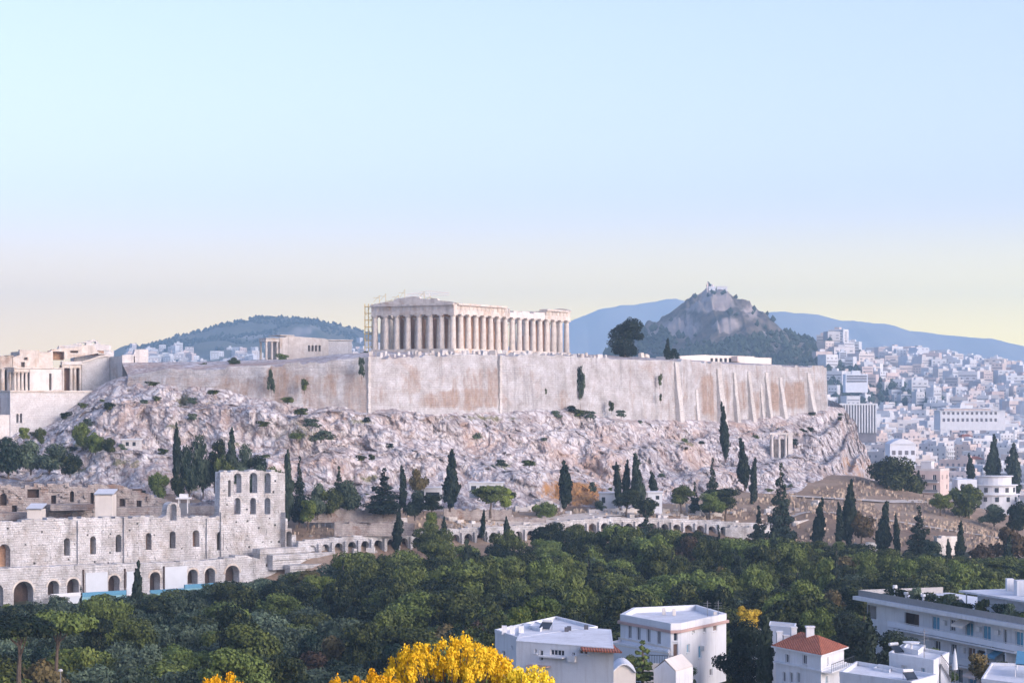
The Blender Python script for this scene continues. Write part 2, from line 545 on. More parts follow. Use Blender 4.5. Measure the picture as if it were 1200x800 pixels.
    def build(s, name, mats, parent=None, loc=None, smooth=False):
        if not isinstance(mats, (list, tuple)):
            mats = [mats]
        base = Vector(loc) if loc is not None else (WLOC.get(parent.name, Vector((0, 0, 0))) if parent is not None else Vector((0, 0, 0)))
        me = bpy.data.meshes.new(name)
        me.from_pydata([tuple(p - base) for p in s.v], [], s.f)
        for m_ in mats:
            me.materials.append(m_)
        if len(mats) > 1:
            me.polygons.foreach_set('material_index', s.m)
        if smooth:
            me.polygons.foreach_set('use_smooth', [True] * len(me.polygons))
        me.update()
        o = bpy.data.objects.new(name, me)
        COL.objects.link(o)
        if parent is not None:
            o.parent = parent
            if loc is not None:
                o.location = Vector(loc) - WLOC.get(parent.name, Vector((0, 0, 0)))
            WLOC[o.name] = base
        elif loc is not None:
            o.location = loc
            WLOC[o.name] = base
        return o


def tag(o, label, cat, group=None):
    o['label'] = label
    o['category'] = cat
    if group:
        o['group'] = group
    return o


def thing(name, label, cat, loc=(0, 0, 0), rz=0.0, group=None, world=True):
    o = bpy.data.objects.new(name, None)
    o.empty_display_size = 1.0
    COL.objects.link(o)
    o.location = loc
    o.rotation_euler = (0, 0, rz)
    WLOC[o.name] = Vector(loc) if world else Vector((0, 0, 0))
    return tag(o, label, cat, group)


def struct(o):
    o['kind'] = 'structure'
    return o


def stuff(o, label=None, cat=None):
    o['kind'] = 'stuff'
    if label:
        tag(o, label, cat)
    return o


def dup(root, loc, rz=0.0, sc=(1, 1, 1), label=None, group=None):
    r = root.copy()
    COL.objects.link(r)
    r.location = loc
    r.rotation_euler = (0, 0, rz)
    r.scale = sc if isinstance(sc, tuple) else (sc, sc, sc)
    if label:
        r['label'] = label
    if group:
        r['group'] = group
    for ch in list(root.children):
        c = ch.copy()
        COL.objects.link(c)
        c.parent = r
        for g in list(ch.children):
            d = g.copy()
            COL.objects.link(d)
            d.parent = c
    return r


ORD = ['first', 'second', 'third', 'fourth', 'fifth', 'sixth', 'seventh', 'eighth', 'ninth', 'tenth', 'eleventh', 'twelfth', 'thirteenth', 'fourteenth', 'fifteenth', 'sixteenth', 'seventeenth', 'eighteenth', 'nineteenth', 'twentieth']
ORD += ['twenty-' + x for x in ORD[:9]] + ['thirtieth'] + ['thirty-' + x for x in ORD[:9]]
# ------------------------------------------------------------------ terrain heights
def _pts():
    g = [(0, -40, 140), (0, 0, 138.3), (-60, 0, 137), (60, 0, 137), (0, 30, 133), (-40, 60, 122), (0, 60, 123), (40, 60, 122), (0, 120, 109), (-80, 120, 107), (90, 120, 108),
         (-100, 200, 100), (0, 200, 102), (100, 200, 102), (0, 300, 98), (-120, 300, 96), (120, 300, 98), (-120, 400, 96), (-60, 400, 96.5), (0, 400, 97.5), (70, 400, 97), (130, 400, 98),
         (-140, 450, 98.5), (-120, 500, 106), (200, 300, 97), (200, 450, 96),
         (-250, 300, 96), (-250, 500, 104), (250, 200, 100)]
    for q in [(-150, 560, 535), (0, 566, 528), (150, 592, 518), (330, 598, 524), (430, 597, 530), (560, 598, 545), (650, 598, 556), (740, 596, 570), (840, 588, 595), (940, 576, 628),
              (1000, 557, 660), (1075, 579, 640), (1130, 604, 610), (1200, 632, 585), (950, 602, 560), (1050, 622, 540), (1130, 642, 515), (1000, 590, 600), (1280, 640, 560)]:
        g.append(tuple(P(*q)))
    for px, t0, dep in ((352, 634, 22), (400, 629, 22), (470, 624, 22), (540, 619, 18), (600, 616, 17), (660, 611, 17), (720, 606, 17), (780, 607, 17), (840, 610, 18), (895, 614, 20)):
        Ya = 493 + (px - 345) / 560 * 63
        g.append(tuple(P(px, t0 + dep + 3, Ya - 3)))
        g.append(tuple(P(px, t0 + 2, Ya + 5)))
    for q in ((-20, 712, 436), (60, 706, 444), (150, 702, 454), (250, 696, 466), (335, 692, 476), (-20, 716, 443), (60, 711, 451), (150, 707, 461), (250, 701, 473), (335, 696, 483), (-20, 640, 476), (100, 640, 488), (200, 640, 502)):
        g.append(tuple(P(*q)))
    g += [(112, 720, 112), (150, 705, 99), (190, 690, 94), (210, 740, 90), (135, 780, 96), (260, 640, 92), (320, 560, 92), (180, 820, 88), (100, 900, 92), (0, 700, 112), (-80, 700, 110), (300, 800, 86), (-100, 900, 95), (0, 950, 92), (-220, 620, 105), (-220, 800, 92)]
    return np.array(g, float)


_G = _pts()
_n = len(_G)
_D = np.linalg.norm(_G[:, None, :2] - _G[None, :, :2], axis=2)
_A = np.zeros((_n + 3, _n + 3))
_A[:_n, :_n] = _D + 0.5 * np.eye(_n) * 0
_A[:_n, _n:] = np.c_[np.ones(_n), _G[:, :2]]
_A[_n:, :_n] = _A[:_n, _n:].T
_W = np.linalg.solve(_A, np.r_[_G[:, 2], 0, 0, 0])


def h_arr(x, y):
    x = np.asarray(x, float)
    y = np.asarray(y, float)
    sh = x.shape
    X, Y = x.ravel(), y.ravel()
    near = np.empty_like(X)
    for i in range(0, len(X), 20000):
        d = np.hypot(X[i:i + 20000, None] - _G[None, :, 0], Y[i:i + 20000, None] - _G[None, :, 1])
        near[i:i + 20000] = d @ _W[:_n] + _W[_n] + _W[_n + 1] * X[i:i + 20000] + _W[_n + 2] * Y[i:i + 20000]
    far = np.interp(Y, [600, 900, 1200, 1800, 2500, 4000, 6500, 9000, 16000], [84, 89, 96, 109, 126, 165, 205, 225, 260])
    k = np.clip((Y - 760) / 160, 0, 1)
    k = np.maximum(k, np.clip((np.abs(X - 40) - 330) / 150, 0, 1) * np.clip((Y - 300) / 100, 0, 1))
    k = k * k * (3 - 2 * k)
    far = np.where(Y < 600, 92, far)
    return (near * (1 - k) + far * k).reshape(sh)


def H(x, y):
    return float(h_arr(np.array([x]), np.array([y]))[0])


def set_attr(me, name, vals):
    a = me.attributes.new(name, 'FLOAT', 'POINT')
    a.data.foreach_set('value', np.asarray(vals, np.float32))


def grid_mesh(name, V, mat, smooth=True, attrs=None, wrap=False):
    """V: array (rows, cols, 3)"""
    r, c = V.shape[:2]
    me = bpy.data.meshes.new(name)
    idx = np.arange(r * c).reshape(r, c)
    f = np.stack([idx[:-1, :-1], idx[:-1, 1:], idx[1:, 1:], idx[1:, :-1]], -1).reshape(-1, 4)
    me.from_pydata(V.reshape(-1, 3).tolist(), [], f.tolist())
    me.polygons.foreach_set('use_smooth', [smooth] * len(me.polygons))
    me.materials.append(mat)
    for k, v in (attrs or {}).items():
        set_attr(me, k, v)
    me.update()
    o = bpy.data.objects.new(name, me)
    COL.objects.link(o)
    return o


def fbm(p, oct=5, lac=2.1, gain=0.52):
    a, f, s = 1.0, 1.0, 0.0
    for _ in range(oct):
        s += a * noise.noise(p * f)
        a *= gain
        f *= lac
    return s


def axis(lo, hi, step, far_lo, far_hi, grow=1.28):
    a = list(np.arange(lo, hi + 0.1, step))
    s, x = step, a[-1]
    while x < far_hi:
        s *= grow
        x += s
        a.append(min(x, far_hi))
    s, x = step, a[0]
    pre = []
    while x > far_lo:
        s *= grow
        x -= s
        pre.append(max(x, far_lo))
    return np.array(pre[::-1] + a)


FARX, FARY = 5000.0, 10600.0
xs = axis(-170, 240, 4.0, -FARX, FARX, 1.2)
ys = axis(-40, 900, 4.0, -300, FARY, 1.12)
GX, GY = np.meshgrid(xs, ys)
GZ = h_arr(GX, GY)
for i in range(GZ.shape[0]):
    for j in range(GZ.shape[1]):
        x, y = GX[i, j], GY[i, j]
        if y < 950 and abs(x) < 300:
            GZ[i, j] += 0.45 * fbm(Vector((x * 0.07, y * 0.07, 3.1)), 4) * min(1, max(0, (y - 60) / 100))
px_ = 600 + GX / np.maximum(GY, 1) * FPX
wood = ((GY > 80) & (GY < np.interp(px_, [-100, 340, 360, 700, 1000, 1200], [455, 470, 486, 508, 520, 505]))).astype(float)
town = np.clip((GY - 700) / 80, 0, 1)
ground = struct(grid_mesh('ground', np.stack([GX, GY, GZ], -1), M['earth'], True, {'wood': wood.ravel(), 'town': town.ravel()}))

# pale footpath across the dry slope, laid on the ground
def path_sheet(name, pts, width, mat):
    c = []
    for (ax, ay), (bx, by) in zip(pts, pts[1:]):
        for k in range(12):
            c.append((ax + (bx - ax) * k / 12, ay + (by - ay) * k / 12))
    c.append(pts[-1])
    V = []
    for i, (x, y) in enumerate(c):
        q = c[min(i + 1, len(c) - 1)]
        p = c[max(i - 1, 0)]
        d = Vector((q[0] - p[0], q[1] - p[1])).normalized()
        row = []
        for u in np.linspace(-0.5, 0.5, 5):
            X, Y = x - d.y * width * u, y + d.x * width * u
            row.append((X, Y, H(X, Y) + 0.30))
        V.append(row)
    return struct(grid_mesh(name, np.array(V), mat))


M['path'] = stone_mat('path', (0.46, 0.40, 0.34), (0.62, 0.56, 0.50), None, 0.4, 0.05)
def gp(px, Y):
    return ((px - 600) / FPX * Y, Y)
path_sheet('footpath', [gp(925, 612), gp(985, 610), gp(1040, 614), (gp(1085, 626))], 4.0, M['path'])
path_sheet('footpath', [gp(900, 560), gp(960, 566), gp(1040, 560), gp(1140, 548), gp(1210, 540)], 3.0, M['path'])
path_sheet('footpath', [gp(545, 522), gp(640, 534), gp(700, 545), gp(790, 560)], 7.0, M['path'])


# ------------------------------------------------------------------ the rock
BASE = [(-150, 500, 600), (0, 500, 590), (60, 497, 584), (85, 478, 585), (108, 462, 586), (132, 449, 584), (160, 445, 582), (230, 450, 579), (290, 462, 577), (340, 471, 577), (430, 477, 578), (560, 480, 608), (690, 477, 641), (700, 490, 643), (760, 490, 661), (860, 492, 697), (920, 486, 722), (968, 479, 748), (990, 482, 772), (988, 478, 840), (960, 466, 900)]
FOOT = [(-170, 556, 540), (-20, 565, 528), (40, 575, 522), (66, 578, 520), (90, 582, 518), (118, 588, 517), (150, 594, 516), (230, 600, 520), (280, 601, 522), (330, 602, 523), (430, 602, 527), (560, 603, 541), (655, 604, 552), (680, 604, 556), (735, 602, 566), (840, 594, 590), (925, 582, 618), (985, 562, 662), (1014, 552, 712), (1026, 546, 800), (1005, 541, 890)]
def curve_pts(rows, n):
    q = np.array([tuple(P(*r)) for r in rows])
    return q


def resample(A, B, step):
    """matched polylines -> matched dense samples"""
    d = np.r_[0, np.cumsum(np.linalg.norm(np.diff((A + B) / 2, axis=0), axis=1))]
    n = int(d[-1] / step)
    s = np.linspace(0, d[-1], n)
    f = lambda Q: np.stack([np.interp(s, d, Q[:, k]) for k in range(3)], -1)
    return f(A), f(B), s


_b, _f = curve_pts(BASE, 0), curve_pts(FOOT, 0)
RB, RF, RS = resample(_b, _f, 0.55)
# smooth the matched curves a little
ker = np.hanning(41)
ker /= ker.sum()
sm = lambda Q: np.stack([np.convolve(np.pad(Q[:, k], 20, mode='edge'), ker, 'valid') for k in range(3)], -1)
RB, RF = sm(RB), sm(RF)
NT = 120
T = np.linspace(-0.06, 1.08, NT)
RV = np.zeros((NT, len(RB), 3))
out = RF - RB
out[:, 2] = 0
out /= np.linalg.norm(out, axis=1)[:, None]
att_o, att_g = np.zeros((NT, len(RB))), np.zeros((NT, len(RB)))
for i, t in enumerate(T):
    for j in range(len(RB)):
        p = RB[j] * (1 - t) + RF[j] * t
        # stepped profile: steep bands with ledges between, shifting along the rock
        ph = 0.9 * noise.noise(Vector((RS[j] * 0.018, 5.5, 0.0))) + 0.4 * noise.noise(Vector((RS[j] * 0.06, 1.5, 0)))
        zt = t + 0.085 * math.sin((t * 2.6 + ph) * 2 * math.pi) * min(1, max(0, t) * 6) * min(1, max(0, (1 - t)) * 6)
        z = RB[j][2] * (1 - zt) + RF[j][2] * zt
        v = Vector((p[0], p[1], z))
        e = min(1.0, max(0.0, (1.02 - t) * 7)) * (0.25 + 0.75 * min(1.0, max(0.0, t) * 8))
        big = fbm(v * 0.055, 4)
        c = noise.cell(v * 0.16 + Vector((noise.noise(v * 0.3), noise.noise(v * 0.3 + Vector((9, 9, 9))), 0)) * 0.5)
        rg_ = 1 - abs(noise.noise(v * 0.21 + Vector((4, 0, 7)))) * 2
        sm_ = fbm(v * 0.5, 4, 2.2, 0.6)
        gl_ = 1 - abs(noise.noise(Vector((RS[j] * 0.045, t * 0.9, 3.3)))) * 2.6
        dsp = 4.6 * big + 0.9 * c - 1.5 * max(0, rg_) ** 3 + 0.8 * sm_ - 3.2 * max(0, gl_) ** 2
        z -= max(0, t - 1) * 140
        dz = 0.5 * fbm(v * 0.33 + Vector((3, 3, 3)), 3)
        RV[i, j] = (p[0] + out[j][0] * dsp * e, p[1] + out[j][1] * dsp * e, z + dz * e + 0.8 * big * e)
        px, py = 600 + p[0] / p[1] * FPX, HOR - (z - CZ) / p[1] * FPX
        # iron-stained hollow, at the foot under the middle of the wall
        d = math.hypot((px - 672) / 62, (py - 578) / 24)
        att_o[i, j] = max(0, 1.15 - d) * 0.9 if d < 1.15 else 0
        if 985 < px < 1025 and py > 535:
            att_o[i, j] = max(att_o[i, j], 0.42)
        g = 0.0
        for (gx, gy, ax, ay) in ((100, 520, 30, 14), (150, 540, 50, 12), (260, 520, 60, 8), (200, 500, 26, 8), (420, 495, 40, 7), (440, 560, 60, 8), (800, 520, 40, 6), (352, 510, 46, 26), (300, 455, 60, 9), (560, 490, 90, 8), (215, 470, 30, 20), (720, 484, 36, 9), (90, 548, 40, 14), (230, 560, 70, 30), (590, 545, 30, 10)):
            dd = math.hypot((px - gx) / ax, (py - gy) / ay)
            g = max(g, 0.55 * max(0, 1.3 - dd))
        att_g[i, j] = g + (0.10 if t > 0.85 else 0)
rock = struct(grid_mesh('rock_hill', RV, M['rock'], False, {'ochre': att_o.ravel(), 'grass': att_g.ravel()}))

# hollow cave mouth in the rock is left to its own displacement; plateau on top
WALL = [(150, 452, 440, 583), (200, 452, 432, 580), (250, 456, 431, 578.5), (310, 466, 429, 577), (372, 474, 424, 577), (430, 478, 418, 578), (495, 480, 417, 592), (560, 480, 416, 607), (625, 480, 416, 624), (690, 480, 418, 641), (740, 492, 419, 655), (790, 494, 421, 671), (860, 494, 426, 697), (912, 488, 428, 719), (966, 482, 429, 747)]
wl = np.array([((p - 600) / FPX * y, y, CZ + (HOR - tp) / FPX * y) for p, bt, tp, y in WALL])
north = np.array([(-120, 640), (-112, 668), (-105, 690), (-98, 705), (-90, 718), (-80, 728), (-66, 738), (-50, 748), (-30, 760), (-8, 775), (15, 790), (40, 806), (66, 822), (90, 835), (110, 845)], float)
PV = []
for t in np.linspace(0, 1, 34):
    row = []
    for k in range(len(wl)):
        x, y = wl[k, 0] * (1 - t) + north[k, 0] * t, wl[k, 1] * (1 - t) + north[k, 1] * t + 1.2 * (1 - t)
        up = min(1, t * 3.2)
        ztop = np.interp(x, [-110, -60, -45, 30, 60, 110], [150.0, 151.5, 153.9, 154.2, 153.0, 151.5])
        z = (wl[k, 2] - 0.5) * (1 - up) + ztop * up
        row.append((x, y, z + 0.18 * noise.noise(Vector((x * 0.3, y * 0.3, 0)))))
    PV.append(row)
last = PV[-1]
PV.append([(x, y + 12, 128) for x, y, z in last])
PV.append([(x, y + 40, 90) for x, y, z in last])
PVa = np.array(PV)
struct(grid_mesh('plateau', PVa, M['rock'], False, {'ochre': np.zeros(PVa.shape[0] * PVa.shape[1]), 'grass': np.full(PVa.shape[0] * PVa.shape[1], 0.12)}))
# shoulder of the hill behind the gateway, closing the west end
SV = []
for t in np.linspace(0, 1, 14):
    row = []
    for a, bq in (((-220, 640, 122), (-220, 760, 90)), ((-180, 640, 133), (-160, 740, 95)), ((-150, 640, 140), (-120, 720, 128)), ((-128, 638, 145), (-108, 712, 150)), ((-112, 630, 149), (-98, 708, 150.2))):
        row.append([a[k] * (1 - t) + bq[k] * t for k in range(3)])
    SV.append(row)
SVa = np.array(SV)
struct(grid_mesh('west_slope', SVa, M['rock'], False, {'ochre': np.zeros(SVa.shape[0] * 5), 'grass': np.full(SVa.shape[0] * 5, 0.2)}))


# ------------------------------------------------------------------ hills and mountains
def hill(name, prof, Y, front, back, base, nx, ny, amp, sc, mat, cliffs=(), power=1.25, zig=0.0, crag=0.0):
    q = np.array([tuple(P(a, b_, Y)) for a, b_ in prof])
    X = np.linspace(q[0, 0], q[-1, 0], nx)
    Z = np.interp(X, q[:, 0], q[:, 2])
    V = np.zeros((ny, nx, 3))
    cl = np.zeros((ny, nx))
    for i, v in enumerate(np.linspace(-1, 1, ny)):
        d = front if v < 0 else back
        for j in range(nx):
            y = Y + v * d
            k = 1 - abs(v) ** power
            hgt = max(0.0, Z[j] - base)
            p = Vector((X[j] * sc, y * sc, 0.7))
            r = fbm(p, 6, 2.1, 0.55)
            gul = abs(noise.noise(Vector((X[j] * sc * 1.7, y * sc * 0.5, 2.2))))
            z = base + hgt * k + amp * (r * 0.9 - gul * 1.1) * min(1.0, hgt / (amp * 3 + 1)) * (1 - k * 0.0) * min(1, abs(v) * 3 + zig)
            x = X[j] + (0.22 * X[j] - 0.22 * (q[0, 0] + q[-1, 0]) / 2) * 0
            V[i, j] = (x, y, z)
            px, py = 600 + x / y * FPX, HOR - (z - CZ) / y * FPX
            for (cx, cy, ax, ay) in cliffs:
                dd = math.hypot((px - cx) / ax, (py - cy) / ay)
                cl[i, j] = max(cl[i, j], max(0, 1.25 - dd))
            if crag:
                q3 = Vector((x * 0.022, y * 0.022, z * 0.03))
                V[i, j, 2] += crag * (0.25 + 0.75 * min(1, cl[i, j] * 2)) * (abs(fbm(q3, 4)) * 1.6 - 0.55 + 0.5 * noise.cell(q3 * 1.6)) * min(1.0, hgt / 60)
    return struct(grid_mesh(name, V, mat, True, {'cliff': cl.ravel()})), V


LY = 2500
LPROF = [(690, 425), (720, 412), (752, 386), (762, 377), (775, 369), (790, 359), (800, 354), (808, 350), (813, 343), (822, 340), (828, 336), (838, 336), (846, 338), (855, 342), (866, 345), (874, 349), (880, 357), (890, 362), (898, 373), (906, 382), (918, 388), (932, 394), (948, 400), (965, 404), (985, 409), (1010, 420), (1040, 440)]
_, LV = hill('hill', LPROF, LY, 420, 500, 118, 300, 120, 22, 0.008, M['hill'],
     ((800, 382, 26, 13), (852, 380, 20, 8), (845, 352, 14, 6), (828, 342, 12, 9), (765, 388, 9, 8), (880, 362, 10, 6), (893, 393, 18, 3), (812, 358, 10, 6), (835, 348, 26, 14)), 1.1, 0.35, 11.0)
TY = 4300
TPROF = [(60, 440), (110, 428), (150, 418), (165, 411), (180, 406), (192, 402), (205, 399), (215, 394), (228, 389), (240, 386), (252, 383), (262, 379), (275, 376), (292, 373), (305, 371), (320, 372), (335, 373), (350, 374), (365, 375), (378, 377), (390, 379), (402, 382), (415, 385), (430, 389), (450, 393), (480, 400), (540, 420)]
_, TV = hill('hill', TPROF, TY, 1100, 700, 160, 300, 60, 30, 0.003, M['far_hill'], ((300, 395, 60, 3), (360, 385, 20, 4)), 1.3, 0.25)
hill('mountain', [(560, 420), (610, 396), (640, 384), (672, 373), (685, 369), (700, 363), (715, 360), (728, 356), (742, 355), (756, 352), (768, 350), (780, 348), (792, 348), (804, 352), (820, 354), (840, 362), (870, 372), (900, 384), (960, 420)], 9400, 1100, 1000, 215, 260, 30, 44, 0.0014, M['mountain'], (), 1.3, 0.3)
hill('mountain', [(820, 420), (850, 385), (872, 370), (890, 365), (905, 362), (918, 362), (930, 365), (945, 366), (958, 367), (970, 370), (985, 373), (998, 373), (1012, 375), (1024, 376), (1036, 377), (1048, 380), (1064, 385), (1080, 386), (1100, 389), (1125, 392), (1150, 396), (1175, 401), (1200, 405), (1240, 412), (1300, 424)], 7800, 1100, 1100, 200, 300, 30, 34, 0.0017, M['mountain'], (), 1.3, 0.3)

# ------------------------------------------------------------------ the air
def haze_box():
    m = bpy.data.materials.new('air')
    m.use_nodes = True
    t = m.node_tree
    t.nodes.remove(t.nodes['Principled BSDF'])
    v = t.nodes.new('ShaderNodeVolumePrincipled')
    v.inputs['Color'].default_value = (0.55, 0.80, 1.0, 1)
    v.inputs['Density'].default_value = 0.00017
    v.inputs['Anisotropy'].default_value = 0.25
    t.links.new(v.outputs['Volume'], t.nodes['Material Output'].inputs['Volume'])
    mb = MB()
    mb.box((-FARX - 60, -380, 60), (FARX + 60, FARY + 60, 660))
    o = mb.build('haze', m)
    o['kind'] = 'stuff'
    return o


haze = haze_box()
# ------------------------------------------------------------------ defensive wall round the plateau
def add_attr_mix(m, attr, c1, c2, lo=0.42, hi=0.60, nsc=0.35, amp=0.9):
    t = m.node_tree
    b = t.nodes['Principled BSDF']
    src = b.inputs['Base Color'].links[0].from_socket
    v = geo_pos(t)
    at = N(t, 'ShaderNodeAttribute')
    at.attribute_name = attr
    vs = scaled(t, v, (1, 1, 0.22))
    f = ramp(t, math_n(t, 'ADD', at.outputs['Fac'], math_n(t, 'MULTIPLY', math_n(t, 'SUBTRACT', noise_n(t, vs, nsc, 7, 0.72), 0.5), amp)), [(lo, (0, 0, 0)), (hi, (0.85, 0.85, 0.85))])
    c = ramp(t, noise_n(t, v, 0.6, 6, 0.7), [(0.3, c1), (0.7, c2)])
    t.links.new(mix(t, f, src, c), b.inputs['Base Color'])


add_attr_mix(M['wall'], 'brown', (0.22, 0.15, 0.11), (0.42, 0.31, 0.24), 0.36, 0.70, 0.4, 1.5)


def wall_run(name, pts, label, brown, thick=1.6, step=0.9, rows=18, seed=1):
    """pts rows (x, y, z0, z1); outside on the right of the run"""
    q = np.array(pts)
    d = np.r_[0, np.cumsum(np.linalg.norm(np.diff(q[:, :2], axis=0), axis=1))]
    n = int(d[-1] / step) + 1
    s = np.linspace(0, d[-1], n)
    c = np.stack([np.interp(s, d, q[:, k]) for k in range(4)], -1)
    g = np.gradient(c[:, :2], axis=0)
    g /= np.linalg.norm(g, axis=1)[:, None]
    o_ = np.stack([g[:, 1], -g[:, 0]], -1)
    rg = random.Random(seed)
    top, cur = [], 0.0
    for k in range(n):
        if rg.random() < 0.22:
            cur = rg.choice([0, 0, 0.2, -0.3, -0.45, 0.35, -0.2, -0.6 if seed == 5 else 0.1])
        top.append(cur)
    V, br, UV = [], [], []
    for r in range(rows + 3):
        f = min(1.0, r / rows)
        row = []
        for k in range(n):
            z = c[k, 2] + (c[k, 3] + top[k] - c[k, 2]) * f
            off = 0.9 * (1 - f)
            if r <= rows:
                off += 0.30 * fbm(Vector((s[k] * 0.22, z * 0.4, seed)), 5)
            inw = 0.0 if r <= rows else thick * (r - rows) / 1.0
            zz = z if r < rows + 2 else c[k, 3] - 3.0
            if r == rows + 2:
                inw = thick
            if r == rows + 1:
                inw = thick
            p = (c[k, 0] + o_[k, 0] * (off - inw), c[k, 1] + o_[k, 1] * (off - inw), zz)
            row.append(p)
            px, py = 600 + p[0] / p[1] * FPX, HOR - (zz - CZ) / p[1] * FPX
            br.append(brown(px, py) if r <= rows else 0.0)
            UV.append((s[k], zz))
        V.append(row)
    V = np.array(V)
    base = Vector((c[n // 2, 0], c[n // 2, 1], c[:, 2].min()))
    o = grid_mesh(name, V - np.array(base), M['wall'], False, {'brown': br})
    o.location = base
    WLOC[o.name] = base
    uvl = o.data.uv_layers.new(name='UVMap')
    UV = np.array(UV, np.float32)
    li = np.empty(len(o.data.loops), np.int32)
    o.data.loops.foreach_get('vertex_index', li)
    uvl.data.foreach_set('uv', UV[li].ravel())
    tag(o, label, 'wall')
    return o, c, o_, s


def W4(rows):
    out_ = []
    for p, bt, tp, y in rows:
        out_.append(((p - 600) / FPX * y, y, CZ + (HOR - bt) / FPX * y - 3.0, CZ + (HOR - tp) / FPX * y))
    return out_


def brown_west(px, py):
    v = 0.30
    if py > 442:
        v = 0.46
    for (cx, cy, ax, ay, g) in ((325, 450, 16, 24, 0.62), (355, 455, 18, 18, 0.55), (400, 452, 36, 14, 0.5), (290, 455, 40, 8, 0.55)):
        if math.hypot((px - cx) / ax, (py - cy) / ay) < 1:
            v = max(v, g)
    return v


def brown_south(px, py):
    v = 0.20 + 0.14 * min(1.0, max(0.0, (px - 700) / 60))
    for (cx, cy, ax, ay, g) in ((470, 462, 40, 14, 0.42), (485, 445, 10, 18, 0.55), (545, 468, 50, 12, 0.62), (515, 470, 30, 10, 0.55), (560, 450, 30, 20, 0.42), (580, 455, 6, 24, 0.55), (615, 445, 18, 14, 0.36), (660, 470, 8, 14, 0.5)):
        if math.hypot((px - cx) / ax, (py - cy) / ay) < 1:
            v = max(v, g)
    for a, b_, t0, t1, g in ((821, 838, 436, 489, 0.72), (845, 858, 440, 488, 0.48), (863, 875, 442, 486, 0.58), (880, 891, 455, 486, 0.55), (902, 914, 446, 484, 0.74), (918, 944, 444, 482, 0.74), (950, 970, 444, 462, 0.45), (797, 806, 440, 500, 0.36), (812, 818, 462, 500, 0.5)):
        if a < px < b_ and t0 < py < t1:
            v = max(v, g * min(1, 0.35 + 0.30 * min(px - a, b_ - px)) * min(1, 0.4 + 0.10 * min(py - t0, t1 - py)))
    return v


ww, _, _, _ = wall_run('defensive_wall', W4(WALL[:6]), 'lower western stretch of the defensive wall, above grassy boulders', brown_west, seed=3)
SOUTH = WALL[5:] + [(968, 480, 429.5, 752)]
south_pts = W4(SOUTH)
south_pts += [(112.5, 775, 133.0, 151.0), (112, 800, 134, 151.0), (110, 845, 134, 150)]
wsth, SC, SO, SS = wall_run('defensive_wall', south_pts, 'tall southern defensive wall of pale stone, under the big columned temple', brown_south, seed=5)
SPX = 600 + SC[:, 0] / SC[:, 1] * FPX


def wall_frame(px):
    k = int(np.argmin(np.abs(SPX[:int(len(SPX) * 0.8)] - px)))
    return Vector((SC[k, 0], SC[k, 1], 0)), Vector((SO[k, 0], SO[k, 1], 0)), SC[k, 2], SC[k, 3]


for px, wd, prot, drop in ((791, 2.4, 4.2, 1.0), (841, 2.8, 4.6, 2.0), (859, 1.7, 3.6, 3.0), (877, 2.0, 4.0, 2.5), (890.5, 1.2, 2.6, 6.2), (897, 1.8, 4.0, 2.5), (914, 2.2, 4.4, 4.0), (947, 2.8, 5.0, 2.4), (815, 1.4, 2.0, 9.0)):
    p, o_, z0, z1 = wall_frame(px)
    al = Vector((-o_.y, o_.x, 0))
    mb = MB()
    n = 9
    rg = random.Random(int(px))
    L, Rr = [], []
    zt = z1 - drop
    for k in range(n):
        f = k / (n - 1)
        z = z0 + (zt - z0) * f
        pr = 0.55 + 0.62 * prot * (1 - f) ** 1.1
        for side, lst in ((-1, L), (1, Rr)):
            j = rg.uniform(-0.07, 0.07)
            q = p + al * (side * wd / 2 * (1.0 - 0.12 * f) + j)
            lst.append((mb.vert((q.x - o_.x * 0.5, q.y - o_.y * 0.5, z)), mb.vert((q.x + o_.x * (pr + j), q.y + o_.y * (pr + j), z))))
    for k in range(n - 1):
        mb.poly((L[k][0], L[k][1], L[k + 1][1], L[k + 1][0]))
        mb.poly((Rr[k][1], Rr[k][0], Rr[k + 1][0], Rr[k + 1][1]))
        mb.poly((L[k][1], Rr[k][1], Rr[k + 1][1], L[k + 1][1]))
    mb.poly((L[-1][0], L[-1][1], Rr[-1][1], Rr[-1][0]))
    mb.build('buttress', M['buttress'], wsth)
# dressed upright strips where two builds of the wall meet
for px, wd in ((431, 0.9), (583, 1.0)):
    p, o_, z0, z1 = wall_frame(px)
    al = Vector((-o_.y, o_.x, 0))
    mb = MB()
    for k in range(12):
        a, b_ = z0 + (z1 - z0) * k / 12, z0 + (z1 - z0) * (k + 1) / 12 - 0.05
        w2 = wd * (0.42 if k % 2 else 0.56)
        for e in (0,):
            q = [p + al * (-w2) + o_ * (-0.3), p + al * (-w2) + o_ * 1.06, p + al * w2 + o_ * 1.06, p + al * w2 + o_ * (-0.3)]
            mb.prism([(v.x, v.y) for v in q], a, b_)
    mb.build('quoin', M['buttress'], wsth)


# ------------------------------------------------------------------ the columned temple
def column_mb(r0, r1, h, cap, n=20):
    mb = MB()
    prof = [(r0 + (r1 - r0) * (k / 6) + 0.012 * math.sin(math.pi * k / 6), h * k / 6) for k in range(7)]
    mb.lathe(prof, n * 2, flute=0.045)
    return mb


def capital_mb(r1, h, w_):
    mb = MB()
    mb.lathe([(r1, 0), (r1 * 1.12, h * 0.18), (w_ / 2 * 0.98, h * 0.55)], 20)
    mb.box((-w_ / 2, -w_ / 2, h * 0.56), (w_ / 2, w_ / 2, h))
    return mb


